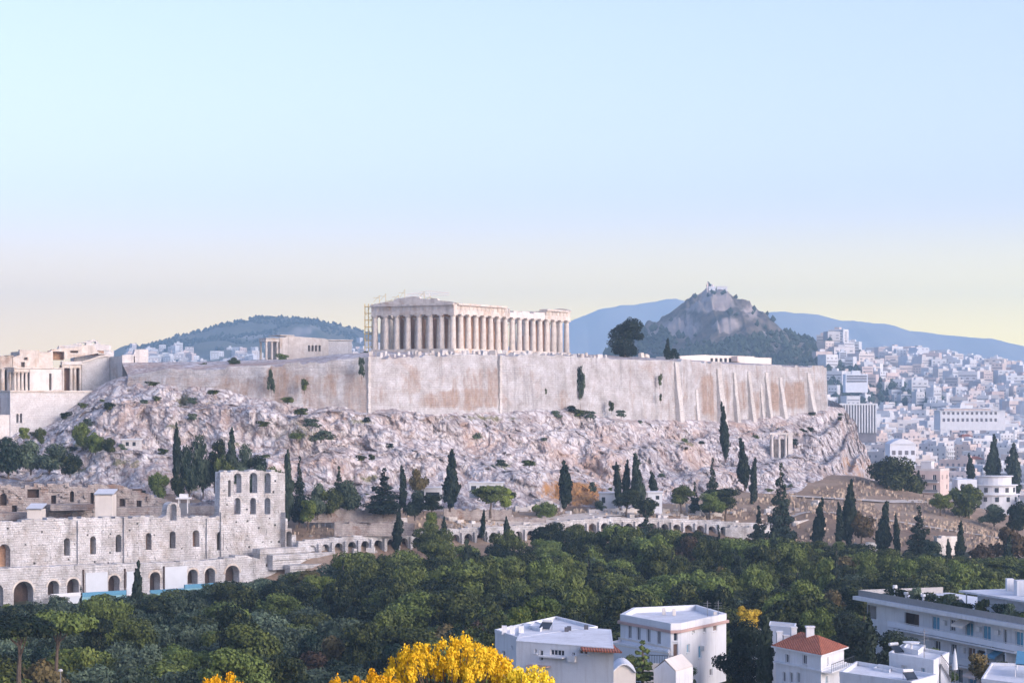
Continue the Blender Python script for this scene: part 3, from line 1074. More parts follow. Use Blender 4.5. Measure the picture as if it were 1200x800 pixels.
STY = 155.15
TA = math.atan2(0.848, 0.53)
T0 = Vector((-17.5, 650.0, STY))
temple = thing('columned_temple', 'great roofless marble temple with long colonnades crowning the rock', 'temple', T0, TA, world=False)
mb = MB()
for k, (o_, za) in enumerate(((0.0, -0.55), (0.72, -1.10), (1.44, -1.66))):
    mb.box((-o_, -o_, za), (69.5 + o_, 30.9 + o_, za + 0.547))
mb.build('stepped_base', M['marble'], temple)
mb = MB()
mb.box((-2.6, -2.6, -5.2), (72, 33.5, -1.67))
mb.build('foundation', M['poros'], temple)
colm = column_mb(0.98, 0.76, 9.55, 0)
colp = colm.build('column', M['marble'], temple)
capp = capital_mb(0.77, 0.88, 2.05).build('capital', M['marble'], colp)
WLOC[colp.name] = Vector((0, 0, 0))
capp.location = (0, 0, 9.55)
# position list
xs_ = [1.02 + (69.5 - 2.04) * k / 16 for k in range(17)]
ys_ = [1.02 + (30.9 - 2.04) * k / 7 for k in range(8)]
spots = [(xs_[0], y) for y in ys_] + [(xs_[-1], y) for y in ys_] + [(x, ys_[0]) for x in xs_[1:-1]] + [(x, ys_[-1]) for x in xs_[1:-1]]
first = True


def add_col(x, y, sc=1.0, mat=None):
    global first
    if first:
        c, k = colp, capp
        first = False
    else:
        c = colp.copy()
        COL.objects.link(c)
        c.parent = temple
        k = capp.copy()
        COL.objects.link(k)
        k.parent = c
    c.location = (x, y, 0)
    c.scale = (sc, sc, sc if sc == 1 else sc * 1.0)
    return c


for x, y in spots:
    add_col(x, y)
for k in range(6):
    y = 5.2 + (30.9 - 10.4) * k / 5
    add_col(5.9, y, 0.93)
    if k in (0, 1, 4, 5):
        add_col(63.6, y, 0.93)
CH = 10.43


def beam(name, a, b_, z0, z1, o_=0.0, mat='marble', depth=1.75, rag=0.0, seed=0):
    """beam along the edge from a to b (temple xy), centred on the colonnade"""
    mb = MB()
    A, B = Vector((a[0], a[1], 0)), Vector((b_[0], b_[1], 0))
    d = (B - A).normalized()
    nn = Vector((-d.y, d.x, 0))
    L = (B - A).length
    rg = random.Random(seed)
    k = max(1, int(L / 2.15))
    for i in range(k):
        u0, u1 = L * i / k, L * (i + 1) / k - 0.02
        j = rg.uniform(-0.02, 0.02)
        zt = z1 - (rg.choice([0, 0, 0, 0.25, 0.5]) * rag)
        q = [A + d * u0 + nn * (depth / 2 + o_ + j), A + d * u0 - nn * (depth / 2 + o_ + j), A + d * u1 - nn * (depth / 2 + o_ + j), A + d * u1 + nn * (depth / 2 + o_ + j)]
        mb.prism([(v.x, v.y) for v in q], z0, zt)
    return mb.build(name, M[mat], temple)


def frieze(a, b_, z0, z1):
    """plain course with upright triglyph blocks standing proud of it"""
    mb = MB()
    A, B = Vector((a[0], a[1], 0)), Vector((b_[0], b_[1], 0))
    d = (B - A).normalized()
    nn = Vector((-d.y, d.x, 0))
    L = (B - A).length
    q = [A + nn * 0.80, A - nn * 0.80, B - nn * 0.80, B + nn * 0.80]
    mb.prism([(v.x, v.y) for v in q], z0, z1)
    n = int(L / 2.15)
    for i in range(n + 1):
        u = L * i / max(1, n)
        u = min(max(u, 0.43), L - 0.43)
        for g in (-0.29, 0.0, 0.29):
            q = [A + d * (u + g - 0.11) + nn * 0.93, A + d * (u + g - 0.11) - nn * 0.93, A + d * (u + g + 0.11) - nn * 0.93, A + d * (u + g + 0.11) + nn * 0.93]
            mb.prism([(v.x, v.y) for v in q], z0 + 0.02, z1 - 0.14)
    return mb.build('frieze', M['marble'], temple)


i0, i1, j0, j1 = 1.02, 68.48, 1.02, 29.88
Wd, Ln = 30.9, 69.5
runs = [((i0, j0 - 0.9), (i0, j1 + 0.9), 'full'), ((i0 + 0.92, j0), (29.6, j0), 'full'), ((29.8, j0), (32.0, j0), 'mid'), ((32.2, j0), (53.6, j0), 'low'), ((53.8, j0), (i1 - 0.92, j0), 'full'),
        ((i1, j0 - 0.9), (i1, j1 + 0.9), 'full'), ((i0 + 0.92, j1), (30, j1), 'full'), ((30.2, j1), (50, j1), 'low'), ((50.2, j1), (i1 - 0.92, j1), 'full')]
for a, b_, kind in runs:
    beam('architrave', a, b_, CH, CH + 1.33, 0, 'marble' if kind != 'low' else 'marble_new', seed=int(a[0]))
    if kind == 'low':
        beam('frieze', a, b_, CH + 1.335, CH + 2.1, -0.15, 'marble_new', rag=1.0, seed=int(a[0]) + 2)
    else:
        frieze(a, b_, CH + 1.335, CH + 2.68)
    if kind == 'full':
        beam('cornice', a, b_, CH + 2.684, CH + 3.28, 0.62, 'marble', seed=int(a[0]) + 3)
# west gable: broken, its peak gone; a few blocks left on the east one
for xx, prof in ((i0, [(-0.6, 0), (31.5, 0), (29.5, 0.55), (25, 1.2), (22.5, 1.5), (22.2, 2.2), (17.5, 2.75), (15.4, 3.0), (13.0, 2.7), (12.7, 2.1), (9.0, 1.75), (8.7, 2.2), (6.5, 1.9), (6.2, 1.2), (2.5, 0.75)]),
                 (i1, [(-0.6, 0), (5.5, 0), (5.3, 0.7), (3.0, 1.0), (1.0, 0.6)]), (i1, [(26, 0), (31.5, 0), (30.5, 0.5), (28, 0.9), (26.3, 0.5)])):
    mb = MB()
    mb.slab(lambda u, z, o_, x_=xx: (x_ - 0.5 + o_, u, CH + 3.284 + z * 0.78), prof, [], 1.1)
    mb.build('gable', M['marble'], temple)
# inner chamber: walls standing at the west, a stretch at the east
mb = MB()
mb.slab(lambda u, z, o_: (9.4 + o_, u, z), [(4.6, 0.0), (26.3, 0.0), (26.3, 12.0), (19.0, 12.4), (12.0, 12.2), (4.6, 12.0)], [[(13.0, 0.02), (17.9, 0.02), (17.9, 9.6), (13.0, 9.6)]], 1.2)
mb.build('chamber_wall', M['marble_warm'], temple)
for lo, hi in (((10.61, 4.6, 0), (30.0, 5.8, 11.6)), ((30.02, 4.6, 0), (34.0, 5.8, 6.0)), ((34.02, 4.6, 0), (38.0, 5.8, 2.6)), ((10.61, 25.1, 0), (30.0, 26.3, 11.6)), ((30.02, 25.1, 0), (33.0, 26.3, 5.0)), ((52.0, 4.6, 0), (60.0, 5.8, 9.0)), ((47.0, 4.6, 0), (51.98, 5.8, 5.0)), ((50.0, 25.1, 0), (60.0, 26.3, 7.0)), ((60.02, 4.6, 0), (61.2, 10.5, 10.2)), ((60.02, 20.5, 0), (61.2, 26.3, 10.2)), ((22.0, 6.0, 0), (23.2, 25.0, 10.0))):
    mb = MB()
    mb.box(lo, hi)
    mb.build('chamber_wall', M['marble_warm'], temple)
for lo, hi in (((0.3, 4.0, 10.43 * 0.93 + 0.005), (9.0, 5.2, 11.3)), ((5.2, 5.22, 10.43 * 0.93 + 0.005), (6.6, 26.0, 11.3))):
    mb = MB()
    mb.box(lo, hi)
    mb.build('inner_beam', M['marble_warm'], temple)

# scaffold at the north-west corner, light crane behind
sc_o = Vector((-45.6, 667.5, STY - 1.2))
scf = thing('scaffold', 'thin yellow scaffold tower at the temple\'s far left corner', 'scaffold', sc_o)
mb = MB()
for ix in range(3):
    for iy in range(2):
        mb.tube(sc_o + Vector((ix * 1.1, iy * 2.0, 0)), sc_o + Vector((ix * 1.1, iy * 2.0, 15.4)), 0.07)
mb.build('upright', M['yellow_metal'], scf)
for k in range(7):
    mb = MB()
    z = 2.0 + k * 2.1
    mb.tube(sc_o + Vector((-0.2, 0, z)), sc_o + Vector((2.4, 0, z)), 0.06)
    mb.tube(sc_o + Vector((-0.2, 2, z)), sc_o + Vector((2.4, 2, z)), 0.06)
    mb.box(tuple(sc_o + Vector((-0.1, 0.1, z - 0.16))), tuple(sc_o + Vector((2.3, 1.9, z - 0.07))))
    mb.build('deck', M['yellow_metal'], scf)
mb = MB()
for k in range(6):
    z = 2.0 + k * 2.1
    mb.tube(sc_o + Vector((0 if k % 2 else 2.2, -0.05, z)), sc_o + Vector((2.2 if k % 2 else 0, -0.05, z + 2.1)), 0.05)
mb.build('brace', M['yellow_metal'], scf)
rs_o = T0 + Vector((-0.848, 0.53, 0)) * 20 + Vector((0.53, 0.848, 0)) * 3 + Vector((0, 0, CH + 3.3))
rsc = thing('scaffold', 'faint cream scaffold lattice along the temple\'s left roof edge', 'scaffold', rs_o)
for k in range(9):
    v = -9.5 + 2.4 * k
    q = rs_o + Vector((-0.848, 0.53, 0)) * v
    hh = 3.4 + 1.3 * math.sin(k * 1.9) - 0.10 * abs(v)
    mb = MB()
    mb.tube(q, q + Vector((0, 0, hh)), 0.075, n=4)
    mb.tube(q + Vector((0, 0, hh * 0.75)), q + Vector((-0.848, 0.53, 0)) * 2.3 + Vector((0, 0, hh * 0.8)), 0.06, n=4)
    mb.tube(q + Vector((0, 0, hh)), q + Vector((-0.848, 0.53, 0)) * 2.3 + Vector((0, 0, hh * 0.35)), 0.05, n=4)
    mb.build('scaffold_bay', M['yellow_metal'], rsc)
cr = Vector((-26.5, 690, STY))
crn = thing('crane', 'slim cream restoration crane rising from inside the temple', 'crane', cr)
mb = MB()
mb.box(tuple(cr + Vector((-0.9, -0.9, 0))), tuple(cr + Vector((0.9, 0.9, 13))))
mb.build('tower', M['white_metal'], crn)
mb = MB()
for (a, b_) in (((-7.5, 0, 18.2), (6.5, 0, 18.7)), ((-7.5, 0, 17.5), (6.5, 0, 18.0)), ((0, 0, 12.9), (0, 0, 19.3)), ((0, 0, 19.3), (-7.5, 0, 18.2)), ((0, 0, 19.3), (6.5, 0, 18.7))):
    mb.tube(cr + Vector(a), cr + Vector(b_), 0.11)
for k in range(10):
    u = -7.5 + 1.4 * k
    mb.tube(cr + Vector((u, 0, 17.5 + 0.036 * (u + 7.5))), cr + Vector((u + 1.4, 0, 18.2 + 0.036 * (u + 8.9))), 0.06)
mb.build('jib', M['white_metal'], crn)


# ------------------------------------------------------------------ smaller buildings on the plateau
class Plane:
    """upright plane through two photo columns at two depths; turns photo pixels into (along, height) on it"""

    def __init__(s, pa, Ya, pb, Yb):
        A = Vector(((pa - 600) / FPX * Ya, Ya))
        B = Vector(((pb - 600) / FPX * Yb, Yb))
        s.O, s.d = A, (B - A).normalized()
        s.n = Vector((-s.d.y, s.d.x))

    def uz(s, px, py):
        k = (px - 600) / FPX
        u = (k * s.O.y - s.O.x) / (s.d.x - k * s.d.y)
        Y = s.O.y + u * s.d.y
        return u, CZ + (HOR - py) / FPX * Y

    def fr(s, u, z, o_=0.0):
        return (s.O.x + s.d.x * u + s.n.x * o_, s.O.y + s.d.y * u + s.n.y * o_, z)

    def poly(s, pts):
        return [s.uz(*p) for p in pts]

    def rect(s, x0, y0, x1, y1):
        a, b_ = s.uz(x0, y0), s.uz(x1, y1)
        return [(a[0], b_[1]), (b_[0], b_[1]), (b_[0], a[1]), (a[0], a[1])]

    def arch(s, x0, y0, x1, y1, n=8):
        """round-headed opening between photo columns x0..x1, crown at y0, sill at y1"""
        a, b_ = s.uz(x0, y0), s.uz(x1, y1)
        r = (b_[0] - a[0]) / 2
        c = (a[0] + b_[0]) / 2
        zs = max(a[1] - r, b_[1] + 0.1)
        rz = a[1] - zs
        return [(a[0], b_[1]), (b_[0], b_[1])] + [(c + r * math.cos(math.pi * k / n), zs + rz * math.sin(math.pi * k / n)) for k in range(n + 1)]

    def block(s, mb, x0, y0, x1, y1, o0, o1, mi=0):
        a, b_ = s.uz(x0, y0), s.uz(x1, y1)
        q = [s.fr(a[0], 0, o0), s.fr(b_[0], 0, o0), s.fr(b_[0], 0, o1), s.fr(a[0], 0, o1)]
        mb.prism([(p[0], p[1]) for p in q], b_[1], a[1], mi)


def fr_of(pl):
    return lambda u, z, o_: pl.fr(u, z, o_)


# porch temple (left of the great temple)
pl = Plane(312, 700, 415, 716)
loc = P(364, 421, 708)
er = thing('porch_temple', 'small marble temple with open corner porch, left of the big temple', 'temple', loc)
mb = MB()
mb.slab(fr_of(pl), pl.poly([(328, 421), (385, 421), (385, 398), (380, 396.5), (372, 396), (350, 394.5), (342, 394), (338, 393), (334, 395), (328, 395.5)]),
        [pl.rect(361 + 4.1 * k, 404.5, 363.6 + 4.1 * k, 411.5) for k in range(4)], 1.0)
pl.block(mb, 328.2, 396, 329.6, 421, 1.01, 10)
pl.block(mb, 383.4, 398.5, 384.9, 421, 1.01, 10)
pl.block(mb, 328.2, 396.5, 384.9, 421, 10.01, 11)
mb.build('main_block', M['marble'], er)
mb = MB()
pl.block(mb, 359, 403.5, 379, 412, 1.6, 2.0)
mb.build('window_back', M['shade_joint_brown'], er)
mb = MB()
pl.block(mb, 385.3, 399.5, 413, 421, 0.3, 9)
mb.build('lower_block', M['marble_block'], er)
mb = MB()
pl.block(mb, 384.5, 397.6, 413.8, 399.4, 0.1, 9.2)
mb.build('cornice', M['marble'], er)
mb = MB()
pl.block(mb, 327.6, 392.2, 345, 393.6, -0.2, 9)
mb.build('cornice', M['marble'], er)
for px in (312.8, 319.3, 325.6):
    for o_ in (0.5, 5.0):
        mb = MB()
        u, z0 = pl.uz(px, 421)
        _, z1 = pl.uz(px, 400.2)
        c = pl.fr(u, 0, o_)
        mb.lathe([(0.42, 0), (0.34, z1 - z0 - 0.4), (0.5, z1 - z0)], 14, (c[0], c[1], z0))
        mb.build('porch_column', M['marble'], er)
mb = MB()
pl.block(mb, 311.6, 397.4, 327.4, 400.1, 0.0, 5.6)
mb.build('porch_beam', M['marble'], er)
mb = MB()
pl.block(mb, 311.6, 395.9, 327.4, 397.3, -0.2, 5.8)
mb.build('porch_roof', M['marble'], er)
mb = MB()
pl.block(mb, 310, 421.2, 416, 424, -1.0, 12)
mb.build('stepped_base', M['poros'], er)

# museum block low behind the wall's east end
pl = Plane(796, 745, 904, 775)
mu = thing('museum', 'long low pale museum with small square windows near the wall\'s right end', 'museum', P(850, 432, 760))
mb = MB()
holes = [pl.rect(832.5 + 5.4 * k, 419.5, 835.8 + 5.4 * k, 424.5) for k in range(5)]
mb.slab(fr_of(pl), pl.poly([(797, 434), (904, 434), (904, 419.5), (884, 419.5), (884, 417.5), (828, 416), (828, 415.5), (797, 417)]), holes, 0.4)
pl.block(mb, 797.3, 417.2, 903.7, 434, 0.9, 12)
mb.build('wall', M['stucco_cream'], mu)
for k in range(5):
    mb = MB()
    pl.block(mb, 832.4 + 5.4 * k, 419.3, 835.9 + 5.4 * k, 424.6, 0.45, 0.6)
    mb.build('window', M['glass'], mu)
mb = MB()
pl.block(mb, 857, 417.4, 866, 423.5, -3.0, -0.02)
mb.build('entrance_block', M['stucco_pink'], mu)

# ------------------------------------------------------------------ gateway, bastion and wing temple at the west end
pl = Plane(6, 574, 112, 590)
bs = thing('bastion', 'smooth pale ashlar bastion under the gateway, with two slit niches', 'bastion', P(60, 508, 582))
mb = MB()
niches = [pl.arch(19.2, 484.5, 21.8, 495.5, 6), pl.arch(23.4, 484.0, 26.0, 495.5, 6)]
mb.slab(fr_of(pl), pl.poly([(12, 512), (118, 512), (117, 459.5), (12, 459.5)]), niches, 1.2)
pl.block(mb, 12.3, 459.7, 116.7, 512, 1.7, 26)
mb.build('bastion_wall', M['marble_block'], bs)
mb = MB()
pl.block(mb, 11.4, 457.4, 117.4, 459.4, -0.35, 26.3)
mb.build('cornice', M['marble'], bs)
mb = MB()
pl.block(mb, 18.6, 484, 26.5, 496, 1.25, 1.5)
mb.build('niche_back', M['shade_joint_brown'], bs)
pl0 = Plane(-20, 572, 12, 575)
lw = thing('terrace_wall', 'low bluish terrace wall at the left foot of the bastion', 'wall', P(2, 508, 572))
mb = MB()
pl0.block(mb, -30, 486, 12, 514, 0.2, 6)
mb.build('lower_face', M['marble_new'], lw)
mb = MB()
pl0.block(mb, -30, 466, 11, 485.8, 6.2, 14)
mb.build('upper_face', M['rubble'], lw)

# wing temple standing on the bastion
pl = Plane(17, 578, 112, 592)
nt_ = thing('wing_temple', 'little temple with corner columns standing on the pale bastion', 'temple', P(60, 457, 585))
mb = MB()
mb.slab(fr_of(pl), pl.poly([(35, 457.2), (72.5, 457.2), (72.5, 432.5), (35, 432.5)]), [pl.rect(57.6, 437.5, 60.4, 456.9)], 0.9)
pl.block(mb, 35.2, 433, 72.4, 457.2, 5.4, 6.2)
pl.block(mb, 35.2, 432.8, 36.4, 457.2, 0.91, 5.39)
mb.build('cella_wall', M['marble_new'], nt_)
for px in (18.2, 22.5, 27.0, 31.6):
    u, z0 = pl.uz(px, 457.2)
    _, z1 = pl.uz(px, 436.0)
    for o_ in (0.5, 4.5):
        c = pl.fr(u, 0, o_)
        mb = MB()
        mb.lathe([(0.42, 0), (0.33, z1 - z0 - 0.5), (0.52, z1 - z0 - 0.05)], 14, (c[0], c[1], z0))
        mb.build('column', M['marble'], nt_)
mb = MB()
pl.block(mb, 16.8, 432.2, 34.6, 435.9, 0.0, 5.0)
pl.block(mb, 16.2, 430.4, 73.0, 432.1, -0.3, 6.3)
mb.build('cornice', M['marble'], nt_)
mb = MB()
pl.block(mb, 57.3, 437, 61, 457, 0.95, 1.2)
mb.build('doorway_back', M['shade_joint_brown'], nt_)
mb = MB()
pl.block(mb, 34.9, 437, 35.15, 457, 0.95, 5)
mb.build('porch_back', M['shade_joint_brown'], nt_)

# gateway
pl = Plane(-40, 596, 160, 618)
gw = thing('gateway', 'ruined marble gateway hall stacked above the bastion, steps of broken gables', 'gateway', P(70, 458, 606))
mb = MB()
mb.slab(fr_of(pl), pl.poly([(73, 459), (95.5, 459), (95.5, 427.5), (73, 427.5)]), [pl.rect(75.2, 431, 82.5, 458.6), pl.rect(85.0, 431, 93.2, 458.6)], 1.2)
mb.build('porch_frame', M['marble'], gw)
for px in (83.8, 88.2):
    mb = MB()
    u, z0 = pl.uz(px, 458.6)
    _, z1 = pl.uz(px, 431.0)
    c = pl.fr(u, 0, 0.5)
    mb.lathe([(0.5, 0), (0.4, z1 - z0 - 0.5), (0.6, z1 - z0 - 0.02)], 14, (c[0], c[1], z0))
    mb.build('column', M['marble'], gw)
mb = MB()
pl.block(mb, 72.5, 423.4, 96.5, 427.3, -0.4, 1.6)
mb.build('lintel', M['marble_new'], gw)
mb = MB()
pl.block(mb, 73, 427.4, 95.5, 459, 2.6, 3.0)
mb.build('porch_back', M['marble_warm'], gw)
mb = MB()
mb.slab(fr_of(pl), pl.poly([(96.2, 461), (128.4, 461), (128.4, 417.5), (118, 418.5), (104, 423), (96.2, 425)]), [], 3.0)
mb.build('ashlar_wall', M['marble_block'], gw)
mb = MB()
mb.slab(lambda u, z, o_: pl.fr(u, z, o_ - 0.5), pl.poly([(96.2, 424.9), (104, 422.8), (118, 418.4), (128.6, 417.2), (128.6, 415.6), (117, 416.8), (103, 421.4), (96.2, 423.2)]), [], 1.2)
mb.build('sloping_cornice', M['marble'], gw)
mb = MB()
mb.slab(lambda u, z, o_: pl.fr(u, z, o_ + 3.2), pl.poly([(64, 459), (128, 459), (128, 416), (122, 413), (118, 411.5), (113, 404), (104, 404), (100, 405), (92, 406.5), (78, 408.0), (64, 409)]),
        [pl.rect(64.6, 411.5, 79, 420.5), pl.rect(86, 410.5, 95.5, 413.2), pl.rect(119, 408 + 5.5, 126, 415)], 1.6)
mb.build('upper_wall', M['marble'], gw)
mb = MB()
pl.block(mb, 62, 410.5, 80.5, 421.5, 5.4, 5.9)
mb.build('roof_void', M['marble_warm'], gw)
mb = MB()
pl.block(mb, 84, 410, 128, 416, 5.4, 5.9)
mb.build('roof_void', M['marble_warm'], gw)
mb = MB()
mb.slab(lambda u, z, o_: pl.fr(u, z, o_ + 8), pl.poly([(77, 410), (140, 410), (140, 403.8), (128, 402.5), (124, 401.8), (124, 398.6), (118, 397.2), (112, 398.8), (106, 400.5), (98, 401.8), (90, 404), (78, 404.3)]), [pl.rect(117, 399.2, 121.5, 402.2), pl.rect(105, 401.2, 110, 403.6)], 1.4)
pl.block(mb, 96, 410.1, 143, 440, 8.1, 12)
mb.build('gable', M['marble_block'], gw)
mb = MB()
mb.slab(lambda u, z, o_: pl.fr(u, z, o_ - 12), pl.poly([(128.9, 456), (159, 456), (159, 410.5), (152, 410), (144, 410.3), (142, 416), (135, 416.4), (128.9, 417)]), [pl.rect(142.2, 418, 143.6, 442), pl.rect(151.2, 425.5, 153.6, 430), pl.rect(150, 434.8, 153.8, 440)], 1.6)
pl.block(mb, 129, 418, 158.6, 456, -10.3, 8)
mb.build('side_wing', M['marble_block'], gw)
mb = MB()
mb.slab(lambda u, z, o_: pl.fr(u, z, o_ + 1.8), pl.poly([(16.8, 459), (64, 459), (64, 410), (60, 412), (48.6, 414.5), (48, 410.4), (25, 409.4), (25, 416), (18, 418), (16.8, 420)]), [pl.rect(26.6, 424, 31, 430), pl.rect(30, 418.6, 34.2, 421.6)], 1.5)
pl.block(mb, 24.8, 411.5, 63.5, 459, 4.0, 12)
mb.build('north_wing', M['marble'], gw)
mb = MB()
pl.block(mb, -30, 417.5, 16.6, 431.6, 2.0, 5)
for k in range(5):
    pl.block(mb, -28 + 9.4 * k, 416.0 + (k % 2) * 0.7, -19.6 + 9.4 * k, 417.4, 2.0, 5)
mb.build('entablature', M['poros'], gw)
for px in (-22, -12, -2, 5.8, 13.6):
    u, z0 = pl.uz(px, 459)
    _, z1 = pl.uz(px, 431.8)
    c = pl.fr(u, 0, 3.0)
    mb = MB()
    mb.lathe([(0.75, 0), (0.62, z1 - z0 - 0.6), (0.92, z1 - z0 - 0.02)], 18, (c[0], c[1], z0), flute=0.03)
    mb.build('front_column', M['marble'], gw)
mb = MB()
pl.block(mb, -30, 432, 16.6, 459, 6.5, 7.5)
mb.build('inner_wall', M['shade_joint_brown'], gw)
mb = MB()
pl.block(mb, -32, 459.2, 160, 500, 1.4, 13)
mb.build('substructure', M['rubble'], gw)

# ------------------------------------------------------------------ fallen blocks below the great temple
rg = random.Random(21)
blk = []
GROUPB = 'loose marble blocks along the wall top'
k = 0
for px in np.linspace(436, 760, 64):
    px = px + rg.uniform(-2, 2)
    if 712 < px < 748:
        continue
    base = np.interp(px, [430, 560, 690, 760], [579, 608, 642, 662])
    Y = base + rg.uniform(3, 22)
    x = (px - 600) / FPX * Y
    z = np.interp(px, [430, 560, 690, 760], [151.0, 152.2, 152.2, 152.0]) + (Y - base) * 0.07
    mb = MB()
    s_ = rg.uniform(0.4, 1.05)
    a = rg.uniform(0, 3.14)
    mb.xf = Matrix.Translation((x, Y, z)) @ Matrix.Rotation(a, 4, 'Z') @ Matrix.Rotation(rg.uniform(-0.12, 0.12), 4, 'X')
    if rg.random() < 0.2:
        mb.lathe([(0.7 * s_, -0.4), (0.68 * s_, 0.9 * s_), (0.5 * s_, 1.0 * s_)], 14)
        nm = 'column_drum'
    else:
        mb.box((-s_, -s_ * 0.6, -0.5), (s_, s_ * 0.6, s_ * rg.uniform(0.6, 1.2)), 0, 0.05, 0.1, rg)
        nm = 'marble_block'
    o = mb.build(nm, M[rg.choice(['marble', 'marble_new', 'marble_block'])], loc=(x, Y, z))
    tag(o, 'pale %s lying by the big temple, %s from left along the wall top' % ('column drum' if nm == 'column_drum' else 'marble block', ''), 'stone block', GROUPB)
    blk.append((px, o, nm))
blk.sort(key=lambda q: q[0])
for i, (px, o, nm) in enumerate(blk):
    o['label'] = 'pale %s, %s from left among the loose stones below the big temple' % ('column drum' if nm == 'column_drum' else 'squared marble block', ORD[i] if i < len(ORD) else ('%d-th' % (i + 1)))
# ------------------------------------------------------------------ the ruined theatre
od = thing('ruined_theatre', 'ruined Roman theatre front of pale stone with rows of arched windows and one tall tower', 'theatre', P(150, 700, 462))
PU = Plane(-60, 446, 345, 498)       # upper storey
PL_ = Plane(-60, 440, 345, 492)      # lower storey, a step forward
rg = random.Random(5)


def ragged(pts, amp, step):
    """break a straight edge into small steps (photo pixels)"""
    out_ = []
    for (x0, y0), (x1, y1) in zip(pts, pts[1:]):
        n = max(1, int(abs(x1 - x0) / step))
        for k in range(n):
            x = x0 + (x1 - x0) * k / n
            y = y0 + (y1 - y0) * k / n
            j = rg.uniform(-amp, amp)
            out_.append((x, y + j))
            out_.append((x + (x1 - x0) / n * 0.97, y + j + rg.uniform(-0.2, 0.2)))
    out_.append(pts[-1])
    return out_


def inside(poly, u, z):
    r = False
    for (x0, y0), (x1, y1) in zip(poly, poly[1:] + poly[:1]):
        if (y0 > z) != (y1 > z) and u < (x1 - x0) * (z - y0) / (y1 - y0) + x0:
            r = not r
    return r


def proud_blocks(mb, pl, outline, holes, n, lo=0.03, hi=0.16, seed=0):
    """single stones that stand a little proud of a weathered face, clear of its openings"""
    rgb = random.Random(seed)
    us = [p[0] for p in outline]
    zs = [p[1] for p in outline]
    hb = [(min(p[0] for p in h) - 0.1, max(p[0] for p in h) + 0.1, min(p[1] for p in h) - 0.1, max(p[1] for p in h) + 0.1) for h in holes]
    k = 0
    while k < n:
        k += 1
        u, z = rgb.uniform(min(us), max(us)), rgb.uniform(min(zs), max(zs))
        w2, h2 = rgb.uniform(0.25, 0.9), rgb.uniform(0.14, 0.34)
        z = round(z / 0.5) * 0.5
        if not all(inside(outline, u + a * w2, z + b_ * h2) for a in (-1, 1) for b_ in (-1, 1)):
            continue
        if any(u + w2 > a and u - w2 < b_ and z + h2 > c and z - h2 < e for a, b_, c, e in hb):
            continue
        o = rgb.uniform(lo, hi)
        q = [pl.fr(u - w2, 0, -o), pl.fr(u + w2, 0, -o), pl.fr(u + w2, 0, -0.004), pl.fr(u - w2, 0, -0.004)]
        mb.prism([(p[0], p[1]) for p in q], z - h2, z + h2)


top = ragged([(334, 553.5), (322, 551.5), (300, 551), (275, 552), (266, 551.5), (258, 553.5)], 1.3, 4)
low = ragged([(257, 605), (212, 605.5)], 1.5, 4) + [(211.8, 604), (211.5, 596), (209, 590.5), (205.5, 588.2), (200.5, 588.3), (197, 591), (195.6, 597), (195, 603.5)] + ragged([(190, 605), (150, 606), (75, 607), (0, 611), (-58, 615)], 1.5, 5)
outl = [(-58, 712), (334, 690)] + top + low
holes = []
for x0, x1 in ((274, 283), (292.5, 301.5), (310, 317.3)):
    holes.append(PU.arch(x0, 553.6 + (0 if x0 > 280 else 0.6), x1, 577.3))
for x0, x1 in ((274.5, 282), (293, 300), (310, 317)):
    holes.append(PU.arch(x0, 583, x1, 602.3))
holes.append(PU.arch(267.3, 562, 270.4, 582, 5))
holes.append(PU.arch(199.2, 590, 207.0, 609.5))
w2 = [(75, 630, 81.8, 650.5), (105.6, 628, 112.4, 648.7), (135.6, 626, 142.3, 646.5), (171, 624, 177.5, 643.8), (198.8, 622, 205.8, 642), (225.8, 620.8, 233.8, 640.3), (254.2, 622.3, 262, 644.2)]
for q in w2:
    holes.append(PU.arch(*q))
holes.append(PU.arch(-2, 637.5, 12, 664))
holes.append(PU.arch(-40, 640, -28, 666))
rgh = random.Random(77)
def small_holes(pl, poly, hs, n, xr, yr):
    made = []
    t = 0
    while len(made) < n and t < 4000:
        t += 1
        x, y = rgh.uniform(*xr), rgh.uniform(*yr)
        w2, h2 = rgh.uniform(1.2, 2.6), rgh.uniform(1.2, 2.8)
        r = pl.rect(x, y, x + w2, y + h2)
        if not all(inside(poly, u + a * 0.8, z + b_ * 0.8) for u, z in r for a in (-1, 1) for b_ in (-1, 1)):
            continue
        if any(min(p[0] for p in r) - 0.4 < max(p[0] for p in q) and max(p[0] for p in r) + 0.4 > min(p[0] for p in q) and min(p[1] for p in r) - 0.4 < max(p[1] for p in q) and max(p[1] for p in r) + 0.4 > min(p[1] for p in q) for q in hs + made):
            continue
        made.append(r)
    return made


holes = holes + small_holes(PU, PU.poly(outl), holes, 38, (0, 332), (556, 660))
mb = MB()
mb.slab(fr_of(PU), PU.poly(outl), holes, 2.2)
proud_blocks(mb, PU, PU.poly(outl), holes, 1500, 0.03, 0.2, 1)
mb.build('upper_wall', M['odeon'], od)
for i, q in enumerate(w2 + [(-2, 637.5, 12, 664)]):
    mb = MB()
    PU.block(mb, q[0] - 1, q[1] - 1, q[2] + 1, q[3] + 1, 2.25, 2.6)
    mb.build('arch_back', M['marble_warm' if i % 2 else 'shade_joint_brown'], od)
mb = MB()
PU.block(mb, 266.5, 561, 271, 583, 2.25, 2.5)
mb.build('arch_back', M['marble_warm'], od)
